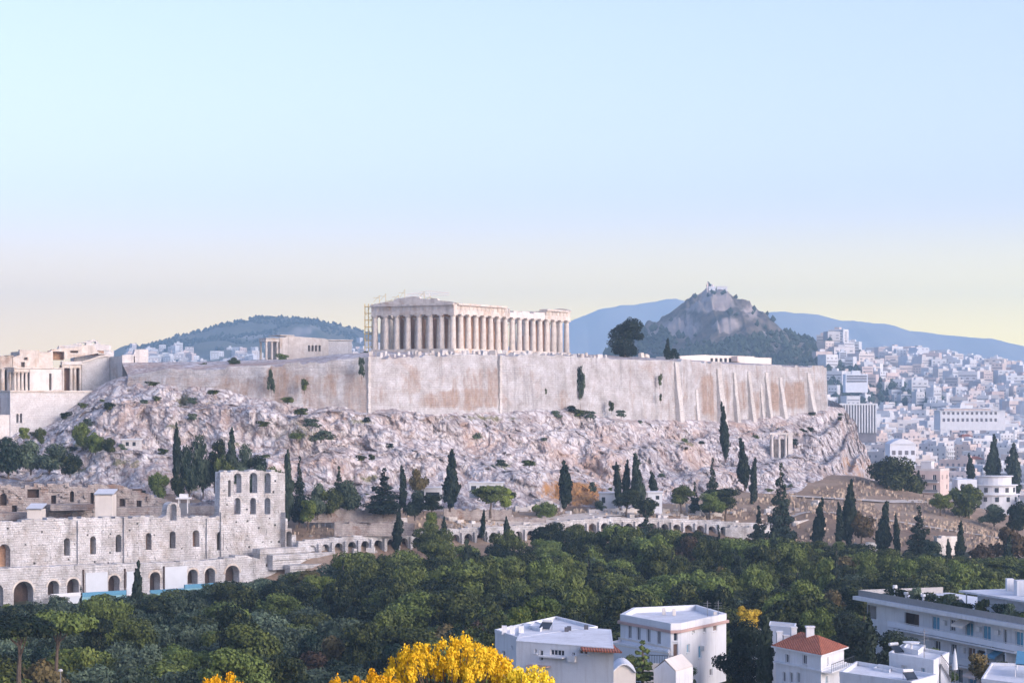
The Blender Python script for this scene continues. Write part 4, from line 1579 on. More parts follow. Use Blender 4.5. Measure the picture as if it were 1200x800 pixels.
# tower side wall
mb = MB()
a = PU.uz(334, 600)[0]
z0, z1 = PU.uz(334, 690)[1], PU.uz(334, 554)[1]
mb.slab(lambda u, z, o_: PU.fr(a - 2.2 + o_, z, 2.22 + u), [(0, z0), (5.5, z0), (5.5, z1 - 8), (4.2, z1 - 6.5), (4.0, z1 - 3), (2.6, z1 - 2.2), (2.4, z1 - 0.4), (0, z1)], [], 2.2)
mb.build('tower_side', M['odeon'], od)
# buttress strips of the upper wall
for px, y0 in ((90, 610), (144, 606), (241, 607), (257.6, 600)):
    mb = MB()
    PU.block(mb, px, y0, px + 2.2, 668, -0.55, -0.02)
    mb.build('pilaster', M['odeon'], od)
# lower storey
lowh = [PL_.arch(16, 681.5, 39, 708), PL_.arch(56, 680.2, 69, 697), PL_.arch(78.6, 678, 92.4, 696), PL_.arch(127, 674, 140.2, 695), PL_.arch(175.5, 670, 187.5, 692), PL_.arch(220, 667, 231.6, 684), PL_.arch(240, 665.3, 252, 684), PL_.arch(264, 662.5, 280.5, 681), PL_.arch(-14, 684, 4, 712), PL_.arch(-46, 686, -30, 712)]
outl = [(-58, 720), (348, 694)] + ragged([(347.6, 683), (340, 680), (330, 672), (318, 664), (305, 655)], 1.0, 6) + ragged([(288, 650.5), (262, 655), (200, 658.5), (100, 662), (0, 666), (-58, 669)], 0.5, 9)
mb = MB()
mb.slab(fr_of(PL_), PL_.poly(outl), lowh, 2.6)
proud_blocks(mb, PL_, PL_.poly(outl), lowh, 700, 0.03, 0.14, 2)
mb.build('lower_wall', M['odeon'], od)
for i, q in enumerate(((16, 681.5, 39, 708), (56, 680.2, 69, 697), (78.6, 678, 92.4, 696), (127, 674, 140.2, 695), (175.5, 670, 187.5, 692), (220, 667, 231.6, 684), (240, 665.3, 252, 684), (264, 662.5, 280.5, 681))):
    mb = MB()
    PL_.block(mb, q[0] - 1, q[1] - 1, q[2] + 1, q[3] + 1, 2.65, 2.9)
    mb.build('arch_back', M['shade_joint_brown'], od)
    mb = MB()
    u0, zc = PL_.uz(q[0], q[1])
    u1, zb = PL_.uz(q[2], q[3])
    r = (u1 - u0) / 2
    c = (u0 + u1) / 2
    zs = zc - r
    ring = []
    for k in range(11):
        t = math.pi * k / 10
        ring.append((c + (r + 0.45) * math.cos(t), zs + (r + 0.45) * math.sin(t)))
    for k in range(10, -1, -1):
        t = math.pi * k / 10
        ring.append((c + (r + 0.04) * math.cos(t), zs + (r + 0.04) * math.sin(t)))
    mb.slab(lambda u, z, o_: PL_.fr(u, z, o_ - 0.12), ring, [], 0.1)
    mb.build('arch_ring', M['marble'], od)
for q in ((297, 663, 303, 672), (314, 662.5, 320, 671)):
    mb = MB()
    mb.slab(lambda u, z, o_: PL_.fr(u, z, o_ - 0.14), PL_.arch(*q), [], 0.12)
    mb.build('blind_arch', M['odeon'], od)
mb = MB()
PL_.block(mb, -58, 667.8, 287, 669.0, -0.35, -0.02) if False else None
# white repair sheets hung on the lower wall, dark joints beside them
for x0, y0, x1, y1 in ((100, 671, 125.5, 699), (148, 669.5, 160.5, 696), (192.5, 664, 218.5, 690)):
    mb = MB()
    PL_.block(mb, x0, y0, x1, y1, -0.22, -0.06)
    mb.build('repair_sheet', M['white_sheet'], od)
for px, y0, y1 in ((96.6, 667, 700), (145.2, 666, 697), (191.0, 663, 692)):
    mb = MB()
    PL_.block(mb, px, y0, px + 1.5, y1, -0.30, -0.04)
    mb.build('joint', M['shade_joint_brown'], od)
# broken end of the building right of the tower
PR = Plane(300, 489, 352, 497)
mb = MB()
mb.slab(fr_of(PR), PR.poly([(334.5, 690), (352, 690), (352, 644)] + ragged([(351.5, 634), (347, 626), (342, 618), (337, 608), (334.5, 600)], 1.0, 4)), [PR.arch(335.6, 622, 341.8, 640)], 2.0)
mb.build('broken_end', M['odeon'], od)
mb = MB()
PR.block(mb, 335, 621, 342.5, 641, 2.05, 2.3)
mb.build('arch_back', M['shade_joint_brown'], od)
for x0, y0, x1, y1, o0 in ((296, 642.5, 372, 645.5, -3.0), (305, 649, 378, 652, -5.0), (318, 660, 366, 668, -7.5), (336, 668, 372, 690, -8.5)):
    mb = MB()
    PR.block(mb, x0, y0, x1, y0 + 1.6, o0, 0.0 if o0 > -4 else o0 + 2.6)
    PR.block(mb, x0 + 1.0, y0 + 1.65, x1 - 0.6, y1 + 10, o0 + 0.4, -0.1 if o0 > -4 else o0 + 2.5)
    mb.build('terrace_ledge', M['odeon'], od)
# low coloured hoarding along the foot of the building
ho = thing('site_hoarding', 'turquoise hoarding along the foot of the ruined theatre front', 'hoarding', P(160, 705, 452))
PH = Plane(-60, 434, 345, 486)
for x0, y0, x1, y1, m_ in ((60, 697.5, 96, 706, 'white_sheet'), (96.4, 696, 148, 706, 'turquoise'), (176, 693, 216, 703, 'turquoise'), (216.4, 686.5, 262, 697, 'turquoise'), (148.4, 697.5, 175.6, 706, 'white_sheet')):
    mb = MB()
    PH.block(mb, x0, y0, x1, y1, 0, 0.15)
    mb.build('panel', M[m_], ho)
    mb = MB()
    PH.block(mb, x0, y0 - 1.8, x1, y0 - 0.1, -0.1, 0.3)
    mb.build('top_rail', M['shutter_blue' if m_ == 'turquoise' else 'white_metal'], ho)

# seating bowl and upper ruins behind the front
cv = thing('seating_ruin', 'jumbled masonry of the theatre\'s upper ring, above the arched front wall', 'ruin', P(110, 612, 478))
PC = Plane(-60, 486, 290, 512)
mb = MB()
co = PC.poly([(-58, 640), (262, 640)] + ragged([(258, 600), (240, 594), (222, 590), (196, 585), (170, 577), (150, 571)], 0.8, 5) + ragged([(136, 566), (110, 568), (96, 571), (70, 566), (50, 568), (24, 570), (-10, 568), (-58, 570)], 3.0, 5))
ch = [PC.rect(32, 573, 46, 583), PC.rect(106, 577, 110.5, 592), PC.arch(82, 575, 87, 588, 5), PC.rect(14, 592, 20, 603), PC.rect(60, 580, 66, 590), PC.arch(0, 578, 8, 592, 5), PC.rect(140, 584, 147, 593), PC.rect(160, 586, 166, 594)]
mb.slab(fr_of(PC), co, ch, 2.0)
proud_blocks(mb, PC, co, ch, 900, 0.1, 0.7, 3)
mb.build('ring_wall', M['rubble'], cv)
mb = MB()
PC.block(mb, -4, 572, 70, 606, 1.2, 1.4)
mb.build('recess_back', M['shade_joint_brown'], cv)
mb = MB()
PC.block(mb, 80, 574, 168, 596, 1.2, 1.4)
mb.build('recess_back', M['shade_joint_brown'], cv)
for k, (x0, y0, x1, y1) in enumerate(((131, 594, 250, 599), (132, 601, 252, 606), (-20, 600, 40, 607), (54, 590, 104, 596))):
    mb = MB()
    PC.block(mb, x0, y0, x1, y1, -3.2 - k * 0.8, -0.05)
    mb.build('seat_step', M['rubble'], cv)
for x0, y0, x1, y1, lab in ((112.5, 577, 132.5, 603, 'plain cream cabin with a slanting roof above the arched front wall'), (33, 594, 49, 609, 'small white cabin beside dark rubble at the upper ring')):
    a = P((x0 + x1) / 2, y1, 482)
    o = thing('cabin', lab, 'cabin', a)
    s_ = 482 / FPX
    wv, hv = (x1 - x0) * s_, (y1 - y0) * s_
    mb = MB()
    mb.box((a.x - wv / 2, 481, a.z - 1), (a.x + wv / 2, 486, a.z + hv - 0.5))
    mb.build('wall', M['stucco_cream'], o)
    mb = MB()
    mb.face([(a.x - wv / 2 - 0.3, 480.7, a.z + hv - 0.45), (a.x + wv / 2 + 0.3, 480.7, a.z + hv - 0.45), (a.x + wv / 2 + 0.3, 486.3, a.z + hv + 0.5), (a.x - wv / 2 - 0.3, 486.3, a.z + hv + 0.5)])
    mb.face([(a.x - wv / 2 - 0.3, 480.7, a.z + hv - 0.25), (a.x + wv / 2 + 0.3, 480.7, a.z + hv - 0.25), (a.x + wv / 2 + 0.3, 486.3, a.z + hv + 0.7), (a.x - wv / 2 - 0.3, 486.3, a.z + hv + 0.7)])
    mb.build('roof', M['stucco'], o)
a = P(214.5, 601, 486)
o = thing('kiosk', 'small pale kiosk with flat roof between theatre wall and tower', 'kiosk', a)
mb = MB()
for dx in (-1.0, 1.0):
    for dy in (0, 2.0):
        mb.tube((a.x + dx, a.y + dy, a.z), (a.x + dx, a.y + dy, a.z + 3.2), 0.12)
mb.build('post', M['white_metal'], o)
mb = MB()
mb.box((a.x - 1.6, a.y - 0.5, a.z + 3.2), (a.x + 1.6, a.y + 2.6, a.z + 3.5))
mb.box((a.x - 0.9, a.y + 0.3, a.z + 3.51), (a.x + 0.9, a.y + 1.8, a.z + 4.3))
mb.build('roof', M['white_metal'], o)
mb = MB()
mb.box((a.x - 1.2, a.y + 1.0, a.z - 0.5), (a.x + 1.2, a.y + 2.2, a.z + 2.2))
mb.build('counter', M['grey_metal'], o)
# hut and sheds round the rock
def hut(px0, py0, px1, py1, Y, lab, mat='stucco_cream', roof='tiles', cat='hut', deep=4.0, openings=(), flat=False):
    a = P((px0 + px1) / 2, py1, Y)
    s_ = Y / FPX
    wv, hv = (px1 - px0) * s_, (py1 - py0) * s_
    o = thing('hut', lab, cat, a)
    mb = MB()
    x0, x1 = a.x - wv / 2, a.x + wv / 2
    hs = [(u0 * wv, u1 * wv, a.z + v0 * hv, a.z + v1 * hv) for u0, u1, v0, v1 in openings]
    mb.facade((x0, Y), (x1, Y), a.z - 1.5, a.z + hv, hs, 0.25)
    mb.facade((x1, Y), (x1, Y + deep), a.z - 1.5, a.z + hv, [])
    mb.facade((x1, Y + deep), (x0, Y + deep), a.z - 1.5, a.z + hv, [])
    mb.facade((x0, Y + deep), (x0, Y), a.z - 1.5, a.z + hv, [])
    mb.build('wall', M[mat], o)
    for h in hs:
        m2 = MB()
        m2.box((x0 + h[0], Y + 0.24, h[2]), (x0 + h[1], Y + 0.32, h[3]))
        m2.build('window', M['glass'], o)
    mb = MB()
    z = a.z + hv
    if flat:
        mb.box((x0 - 0.3, Y - 0.3, z + 0.003), (x1 + 0.3, Y + deep + 0.3, z + 0.3))
    else:
        e = 0.35
        ym = Y + deep / 2
        rz = z + wv * 0.18 + 0.3
        mb.face([(x0 - e, Y - e, z), (x1 + e, Y - e, z), (x1 - wv * 0.2, ym, rz), (x0 + wv * 0.2, ym, rz)])
        mb.face([(x1 + e, Y + deep + e, z), (x0 - e, Y + deep + e, z), (x0 + wv * 0.2, ym, rz), (x1 - wv * 0.2, ym, rz)])
        mb.face([(x1 + e, Y - e, z), (x1 + e, Y + deep + e, z), (x1 - wv * 0.2, ym, rz)])
        mb.face([(x0 - e, Y + deep + e, z), (x0 - e, Y - e, z), (x0 + wv * 0.2, ym, rz)])
        mb.face([(x0 - e, Y - e, z), (x0 - e, Y + deep + e, z), (x1 + e, Y + deep + e, z), (x1 + e, Y - e, z)])
    mb.build('roof', M[roof], o)
    return o


hut(143, 515.5, 163, 523, 545, 'low stone hut tucked into the rock slope left of the wall', 'marble_block', 'roof_flat', openings=((0.2, 0.4, 0.1, 0.7), (0.6, 0.8, 0.1, 0.7)), flat=True)
hut(759, 577, 776, 602, 556, 'tall narrow white pavilion with dark windows behind the terrace ruins', 'stucco', 'roof_flat', 'pavilion', openings=((0.55, 0.8, 0.68, 0.86), (0.55, 0.8, 0.36, 0.52)), flat=True)
hut(703, 578, 724, 592, 562, 'low white shed left of the pair of cypresses', 'stucco', 'roof_flat', 'shed', openings=((0.1, 0.3, 0.2, 0.7),), flat=True)
hut(497, 572, 517, 583, 530, 'white flat canopy shed behind the big cypress under the rock', 'stucco', 'roof_flat', 'shed', openings=((0.1, 0.9, 0.0, 0.6),), flat=True)
hut(550, 566, 590, 576, 534, 'long low white shed right of the big cypress', 'stucco', 'roof_flat', 'shed', openings=((0.05, 0.2, 0.1, 0.7), (0.3, 0.45, 0.1, 0.7), (0.55, 0.7, 0.1, 0.7)), flat=True)

# columns of an old monument high on the slope
a = P(913, 531, 668)
o = thing('column_monument', 'two slim white votive columns before a pale wall on the rock', 'monument', a)
for dx, hh in ((-2.2, 5.6), (0.0, 5.2), (2.0, 5.8)):
    mb = MB()
    mb.lathe([(0.42, -1.5), (0.34, hh - 0.7), (0.62, hh)], 12, (a.x + dx, a.y - 0.5, a.z))
    mb.build('column', M['marble_new'], o)
mb = MB()
mb.box((a.x - 2.6, a.y + 1.5, a.z - 2.5), (a.x + 3.2, a.y + 2.6, a.z + 4.4))
mb.build('back_wall', M['rubble'], o)
mb = MB()
mb.box((a.x - 4.6, a.y - 1.4, a.z - 3.0), (a.x + 3.6, a.y + 1.4, a.z - 1.45))
mb.build('base', M['marble_block'], o)
mb = MB()
mb.box((a.x + 2.7, a.y - 0.9, a.z - 1.44), (a.x + 4.1, a.y + 0.8, a.z + 5.8))
mb.build('pier', M['marble_new'], o)
mb = MB()
mb.box((a.x - 3.0, a.y - 1.0, a.z + 5.82), (a.x + 4.3, a.y + 1.0, a.z + 6.4))
mb.build('lintel', M['marble_new'], o)
# slender single column on the terrace
a = P(657.8, 600, 553)
o = thing('lone_column', 'single slender white column below the ochre hollow', 'column', a)
mb = MB()
mb.lathe([(0.42, 0), (0.36, 4.0), (0.40, 4.02)], 14, tuple(a), flute=0.03)
mb.build('shaft', M['marble_new'], o)
mb = MB()
mb.box((a.x - 0.6, a.y - 0.6, a.z - 1.0), (a.x + 0.6, a.y + 0.6, a.z - 0.003))
mb.build('base', M['marble'], o)

# ------------------------------------------------------------------ long arcade at the foot of the terrace
st = thing('arcade_wall', 'long low row of stone arches running below the terrace, right of the theatre', 'arcade', P(600, 640, 520))
PS = Plane(345, 493, 905, 556)
tops = [(905, 615), (880, 612), (860, 611), (820, 609), (770, 606.5), (700, 606), (660, 611), (620, 615), (580, 617), (540, 619), (470, 624), (400, 629), (350, 634)]
tp = lambda x: float(np.interp(x, [q[0] for q in tops][::-1], [q[1] for q in tops][::-1]))
holes, cen = [], []
px = 366.0
while px < 896:
    t0 = tp(px)
    dep = 22 if px < 520 else 17
    holes.append(PS.arch(px - 4.6, t0 + 6.5, px + 4.6, t0 + dep))
    cen.append((px, t0, dep))
    px += np.interp(px, [360, 900], [15.6, 13.4])
bot = [(-0, 0)]
outl = [(347, 672), (905, 650)] + ragged([(904.6, 615)] + tops[1:], 0.7, 7)
mb = MB()
mb.slab(fr_of(PS), PS.poly(outl), holes, 1.4)
proud_blocks(mb, PS, PS.poly(outl), holes, 700, 0.03, 0.2, 4)
mb.build('arch_wall', M['odeon'], st)
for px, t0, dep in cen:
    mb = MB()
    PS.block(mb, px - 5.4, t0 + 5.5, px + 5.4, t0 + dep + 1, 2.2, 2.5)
    mb.build('arch_back', M['shade_joint_brown' if rg.random() < 0.7 else 'marble_warm'], st)
    mb = MB()
    PS.block(mb, px + 5.9, t0 + 4.5, px + 8.3, t0 + dep + 6, -0.7, -0.03)
    mb.build('pier', M['odeon'], st)

# terraces and broken walls between the arcade and the rock
GT = 'broken terrace walls below the rock'
TW = [(352, 596, 470, 604, 508, 'rubble'), (392, 612, 486, 620, 500, 'rubble'), (520, 596, 600, 601, 528, 'rubble'), (604, 592, 650, 603, 548, 'marble_block'), (660, 603, 712, 608, 543, 'marble_new'), (690, 596, 756, 601, 551, 'marble_new'), (776, 600, 846, 605, 562, 'marble_new'), (806, 590, 842, 597, 572, 'marble_block'), (850, 616, 892, 640, 548, 'odeon'), (878, 600, 930, 608, 580, 'marble_block'), (930, 610, 968, 622, 556, 'marble_new'), (1004, 636, 1040, 642, 512, 'marble_block'), (1098, 628, 1124, 642, 500, 'marble_new'), (560, 606, 640, 611, 530, 'rubble'), (628, 586, 648, 593, 557, 'marble_new')]
tl = ['faded rubble wall just under the round trees right of the tower', 'reddish rubble wall above the left end of the arcade', 'low rubble wall under the big cypress', 'pale block wall left of the lone column', 'bright low wall by the round bush', 'bright low wall under the cypress pair', 'white terrace wall below the white pavilion', 'pale block wall among pines right of the pavilion', 'tall broken arcade pier at the right end of the arches', 'pale stub of wall under the twin cypresses', 'white broken wall beside the layered conifer', 'pale low wall among cypresses on the dry slope', 'white broken wall at the right of the lopsided conifer', 'long rubble wall above the treetops in the middle', 'short white wall by the ochre hollow']
for (x0, y0, x1, y1, Y, m_), lab in zip(TW, tl):
    pw = Plane(x0, Y, x1, Y + 3)
    mb = MB()
    n = max(3, int((x1 - x0) / 4))
    xs2 = np.linspace(x1, x0, n)
    t_ = ragged([(x, y0 + rg.uniform(-1, 2)) for x in xs2], 0.9, 3)
    mb.slab(fr_of(pw), pw.poly([(x0, y1 + 8), (x1, y1 + 8)] + t_), [], 1.2)
    o = mb.build('terrace_wall', M[m_], loc=P((x0 + x1) / 2, y1 + 6, Y))
    tag(o, lab, 'wall', GT)
GS = 'scattered stones on the terraces'
sts = []
for k in range(110):
    px = rg.uniform(356, 960)
    Yb = np.interp(px, [350, 430, 560, 700, 900, 960], [512, 522, 536, 556, 585, 600]) - rg.uniform(1, 22)
    x = (px - 600) / FPX * Yb
    z = H(x, Yb)
    s_ = rg.uniform(0.35, 1.1)
    mb = MB(Matrix.Translation((x, Yb, z)) @ Matrix.Rotation(rg.uniform(0, 3), 4, 'Z'))
    mb.box((-s_, -s_ * 0.6, -0.5), (s_, s_ * 0.6, s_ * rg.uniform(0.6, 1.3)), 0, 0.06, 0.12, rg)
    o = mb.build('stone_block', M[rg.choice(['marble', 'marble_new', 'marble_block', 'rubble'])], loc=(x, Yb, z))
    sts.append((px, o))
sts.sort(key=lambda q: q[0])
LMK = [(340, 'right of the theatre'), (420, 'above the arcade\'s left end'), (500, 'near the big cypress'), (580, 'below the middle of the rock'), (650, 'by the lone column'), (715, 'under the cypress pair'), (780, 'by the white pavilion'), (850, 'near the arcade\'s right end'), (910, 'by the layered conifer')]
cnt = {}
for px, o in sts:
    lm = [b_ for a_, b_ in LMK if a_ <= px][-1]
    cnt[lm] = cnt.get(lm, 0) + 1
    tag(o, 'grey terrace stone %s, %s from left there' % (lm, ORD[cnt[lm] - 1]), 'stone', GS)
# ------------------------------------------------------------------ trees
def leaf_cloud(rg, clumps, n, size, up=0.3, flat=1.0, tall=1.0, shell=0.55):
    """many small leaf faces spread over and inside a set of clumps [(centre, radii)]"""
    mb = MB()
    vol = [r[0] * r[1] * r[2] for c, r in clumps]
    wts = [v ** 0.67 for v in vol]
    tot = sum(wts)
    for (c, r), wv in zip(clumps, wts):
        ph = Vector((rg.uniform(0, 50), rg.uniform(0, 50), rg.uniform(0, 50)))
        for _ in range(int(n * wv / tot)):
            d = Vector((rg.gauss(0, 1), rg.gauss(0, 1), rg.gauss(0, 1))).normalized()
            rad = shell + (1 - shell) * rg.random() ** 0.6
            rad *= 1 + 0.32 * noise.noise(d * 2.3 + ph)
            p = Vector(c) + Vector((d.x * r[0], d.y * r[1], d.z * r[2])) * rad
            nr = (d + Vector((rg.gauss(0, 0.5), rg.gauss(0, 0.5), rg.gauss(0, 0.5) + up))).normalized()
            a = nr.orthogonal().normalized()
            b_ = nr.cross(a)
            t = rg.uniform(0, 6.28)
            a, b_ = a * math.cos(t) + b_ * math.sin(t), b_ * math.cos(t) - a * math.sin(t)
            if tall > 1:
                b_ = (Vector((rg.gauss(0, 0.25), rg.gauss(0, 0.25), 1))).normalized()
                a = b_.cross(nr).normalized()
            s_ = size * rg.uniform(0.6, 1.35)
            i = [mb.vert(p - a * s_ * 0.5 - b_ * s_ * 0.35 * tall), mb.vert(p + a * s_ * 0.45 - b_ * s_ * 0.45 * tall + nr * s_ * 0.12), mb.vert(p + a * s_ * 0.28 + b_ * s_ * 0.6 * tall), mb.vert(p - a * s_ * 0.5 + b_ * s_ * 0.42 * tall - nr * s_ * 0.1)]
            mb.poly(i)
    return mb


def trunk_mb(rg, h, r, limbs, lean=0.2):
    mb = MB()
    pts = [Vector((0, 0, -0.6))]
    for k in range(1, 5):
        pts.append(Vector((rg.uniform(-lean, lean) * k * 0.4, rg.uniform(-lean, lean) * k * 0.4, h * k / 4)))
    for k in range(4):
        mb.tube(pts[k], pts[k + 1], r * (1 - 0.16 * k), r * (1 - 0.16 * (k + 1)), 7, 0, False)
    for c in limbs:
        s_ = pts[rg.choice([2, 3, 3, 4])]
        m_ = (s_ + Vector(c)) / 2 + Vector((0, 0, -0.25))
        mb.tube(s_, m_, r * 0.42, r * 0.3, 5, 0, False)
        mb.tube(m_, Vector(c), r * 0.3, r * 0.1, 5, 0, False)
    return mb


PROTO = {}


def proto(kind, name, cat, crown_mb, trunk, leaf):
    root = thing(name, 'tree', cat, (0, 0, -500), world=False)
    crown_mb.build('crown', M[leaf], root)
    if trunk is not None:
        trunk.build('trunk', M['bark'], root)
    PROTO.setdefault(kind, []).append([root, False])


def round_tree(kind, name, cat, leaf, seed, h, w_, n, size, nclump=11, flat=0.7, trunk_f=0.35, up=0.35):
    rg = random.Random(seed)
    cl = []
    lx = rg.uniform(-0.16, 0.16)
    for k in range(nclump):
        t = 2 * math.pi * k / nclump * 2.4 + rg.uniform(-0.4, 0.4)
        lv = rg.random()
        rr = w_ * 0.5 * (0.66 * math.sqrt(1 - (lv * 0.85) ** 2)) * rg.uniform(0.35, 1.3)
        z = h * (trunk_f + (0.93 - trunk_f) * (0.15 + 0.72 * lv))
        s_ = w_ * rg.uniform(0.11, 0.26)
        cl.append(((rr * math.cos(t) + lx * (z - h * trunk_f), rr * math.sin(t), z), (s_ * rg.uniform(0.9, 1.35), s_, s_ * flat * rg.uniform(0.7, 1.15))))
    cl.append(((0, 0, h * (trunk_f + 0.3 * (1 - trunk_f))), (w_ * 0.3, w_ * 0.3, h * (1 - trunk_f) * 0.3)))
    proto(kind, name, cat, leaf_cloud(rg, cl, n, size, up), trunk_mb(rg, h * 0.6, 0.045 * h * 0.5 + 0.06, [c for c, r in cl[:6]]), leaf)


def cypress(kind, seed, h, w_, n, leaf='cypress_leaf', name='cypress_tree', bulge=0.32, trunk=0.06):
    rg = random.Random(seed)
    cl = []
    m = 11
    for k in range(m):
        f = (k + 0.5) / m
        prof = (math.sin(math.pi * min(1, (f + 0.02) ** bulge)) if False else (min(1, f / 0.16) ** 0.6) * (1 - max(0, (f - 0.2) / 0.8) ** 1.7) ** 0.8)
        r = max(0.10 * w_, w_ * 0.5 * prof) * rg.uniform(0.72, 1.22)
        cl.append(((rg.uniform(-0.1, 0.1) * w_ * 1.0 + 0.03 * w_ * k * (1 if seed % 2 else -1), rg.uniform(-0.1, 0.1) * w_ * 1.0, h * (trunk + (1 - trunk) * f)), (r, r, h / m * 0.95)))
    proto(kind, name, 'cypress', leaf_cloud(rg, cl, n, 0.34, 0.5, 1, 1.9, 0.6), trunk_mb(rg, h * 0.5, 0.2, [], 0.05), leaf)


def layered(kind, seed, h, w_, n, leaf='cypress_leaf', name='conifer_tree', cat='conifer', gap=0.55):
    rg = random.Random(seed)
    cl = []
    m = 10
    for k in range(m):
        f = k / (m - 1)
        r = w_ * 0.5 * (1 - f) ** 0.75 * (1.0 if k % 2 else 0.72)
        z = h * (0.10 + 0.86 * f)
        q = max(1, int(5 * (1 - f)) + 1)
        t0 = rg.uniform(0, 6)
        for i in range(q):
            t = t0 + 2 * math.pi * i / q
            rr = r * 0.55 * rg.uniform(0.7, 1.35)
            s_ = max(0.35, r * 0.55)
            cl.append(((rr * math.cos(t), rr * math.sin(t), z + rg.uniform(-0.2, 0.2)), (s_, s_, h / m * gap)))
    proto(kind, name, cat, leaf_cloud(rg, cl, n, 0.36, 0.25), trunk_mb(rg, h * 0.9, 0.24, [], 0.08), leaf)


for s_ in range(7):
    round_tree('pine', 'pine_tree', 'tree', 'pine_leaf', 100 + s_, 9.5 + (s_ % 4) * 0.5, 8.2, 7600, 0.27, 13 + (s_ * 5) % 8, 0.55 + 0.05 * (s_ % 4))
for s_ in range(4):
    round_tree('olive', 'olive_tree', 'tree', 'olive_leaf', 120 + s_, 7.0, 7.8, 7500, 0.25, 16, 0.75, 0.22)
for s_ in range(2):
    round_tree('bright', 'broadleaf_tree', 'tree', 'bright_leaf', 140 + s_, 7.5, 6.2, 5000, 0.28, 12, 0.8, 0.25)
for s_ in range(2):
    round_tree('lime', 'broadleaf_tree', 'tree', 'lime_leaf', 145 + s_, 7.5, 6.2, 5000, 0.26, 12, 0.85, 0.2)
for s_ in range(2):
    round_tree('dry', 'dry_tree', 'tree', 'dry_leaf', 150 + s_, 7.0, 6.6, 3000, 0.36, 11, 0.7, 0.25)
round_tree('autumn', 'autumn_tree', 'tree', 'autumn_leaf', 160, 7.0, 5.0, 4500, 0.26, 11, 0.8, 0.2)
for s_ in range(2):
    round_tree('broad', 'broadleaf_tree', 'tree', 'pine_leaf', 170 + s_, 11.0, 8.0, 9000, 0.29, 16, 0.9, 0.15)
round_tree('dark', 'broadleaf_tree', 'tree', 'cypress_leaf', 174, 11.0, 8.0, 9000, 0.29, 16, 0.9, 0.12)
for s_ in range(2):
    round_tree('bush', 'bushy_tree', 'tree', 'olive_leaf' if s_ else 'pine_leaf', 175 + s_, 5.0, 6.5, 4600, 0.27, 14, 0.8, 0.02)
round_tree('dome', 'domed_pine', 'pine', 'pine_leaf', 178, 9.0, 11.0, 9000, 0.34, 22, 0.8, 0.16, 0.5)
# flat-topped pine
rgu = random.Random(180)
cl = [((math.cos(t) * r, math.sin(t) * r, 7.4 + 0.9 * (1 - r / 4.5) + rgu.uniform(-0.3, 0.3)), (1.75, 1.75, 1.05)) for t, r in [(k * 2.4, 4.3 * math.sqrt((k + 0.5) / 14)) for k in range(14)]]
proto('umbrella', 'umbrella_pine', 'pine', leaf_cloud(rgu, cl, 5200, 0.34, 0.5), trunk_mb(rgu, 6.6, 0.34, [c for c, r in cl[:9]], 0.2), 'pine_leaf')
for s_ in range(3):
    cypress('cypress', 200 + s_, 11.0, 2.5, 1900)
cypress('cypress_thin', 210, 10.0, 1.5, 1200)
layered('conifer', 220, 14.0, 6.4, 3800)
layered('conifer', 221, 12.0, 5.0, 3000)
layered('araucaria', 225, 9.0, 4.6, 2600, 'pine_leaf', 'layered_conifer', 'conifer', 0.28)
round_tree('shrub', 'shrub', 'shrub', 'olive_leaf', 230, 2.6, 3.4, 900, 0.26, 8, 0.75, 0.05)
round_tree('shrub', 'shrub', 'shrub', 'pine_leaf', 231, 2.4, 3.6, 900, 0.26, 8, 0.7, 0.05)
PH_ = {'pine': (9.5, 8.2), 'olive': (7.0, 7.8), 'bright': (7.5, 6.2), 'dry': (7.0, 6.6), 'autumn': (7.0, 5.0), 'broad': (11.0, 8.0), 'umbrella': (9.0, 10.5), 'cypress': (11.0, 2.5), 'cypress_thin': (10.0, 1.5), 'conifer': (14.0, 6.0), 'araucaria': (9.0, 4.6), 'shrub': (2.6, 3.4), 'bush': (5.0, 6.5), 'dome': (9.0, 11.0), 'dark': (11.0, 8.0), 'lime': (7.5, 6.2)}
rgT = random.Random(77)


def plant(kind, x, y, z, hh, ww, label, group=None, rz=None):
    """a tree of this kind, hh metres tall and ww across, standing at (x, y, z)"""
    ls = PROTO[kind]
    slot = rgT.choice(ls)
    for q in ls:
        if not q[1]:
            slot = q
            break
    h0, w0 = PH_[kind]
    sc = (ww / w0, ww / w0, hh / h0)
    rz = rgT.uniform(0, 6.28) if rz is None else rz
    if not slot[1]:
        o = slot[0]
        slot[1] = True
        o.location = (x, y, z)
        o.rotation_euler = (0, 0, rz)
        o.scale = sc
        o['label'] = label
        if group:
            o['group'] = group
    else:
        o = dup(slot[0], (x, y, z), rz, sc, label)
        if group:
            o['group'] = group
        elif 'group' in o:
            del o['group']
    return o


def seen(kind, px, top, bot, wpx, Y, label, group=None):
    """tree whose crown spans photo rows top..bot and wpx columns, Y metres away"""
    p = P(px, bot, Y)
    return plant(kind, p.x, p.y, p.z, (bot - top) / FPX * Y, wpx / FPX * Y, label, group)


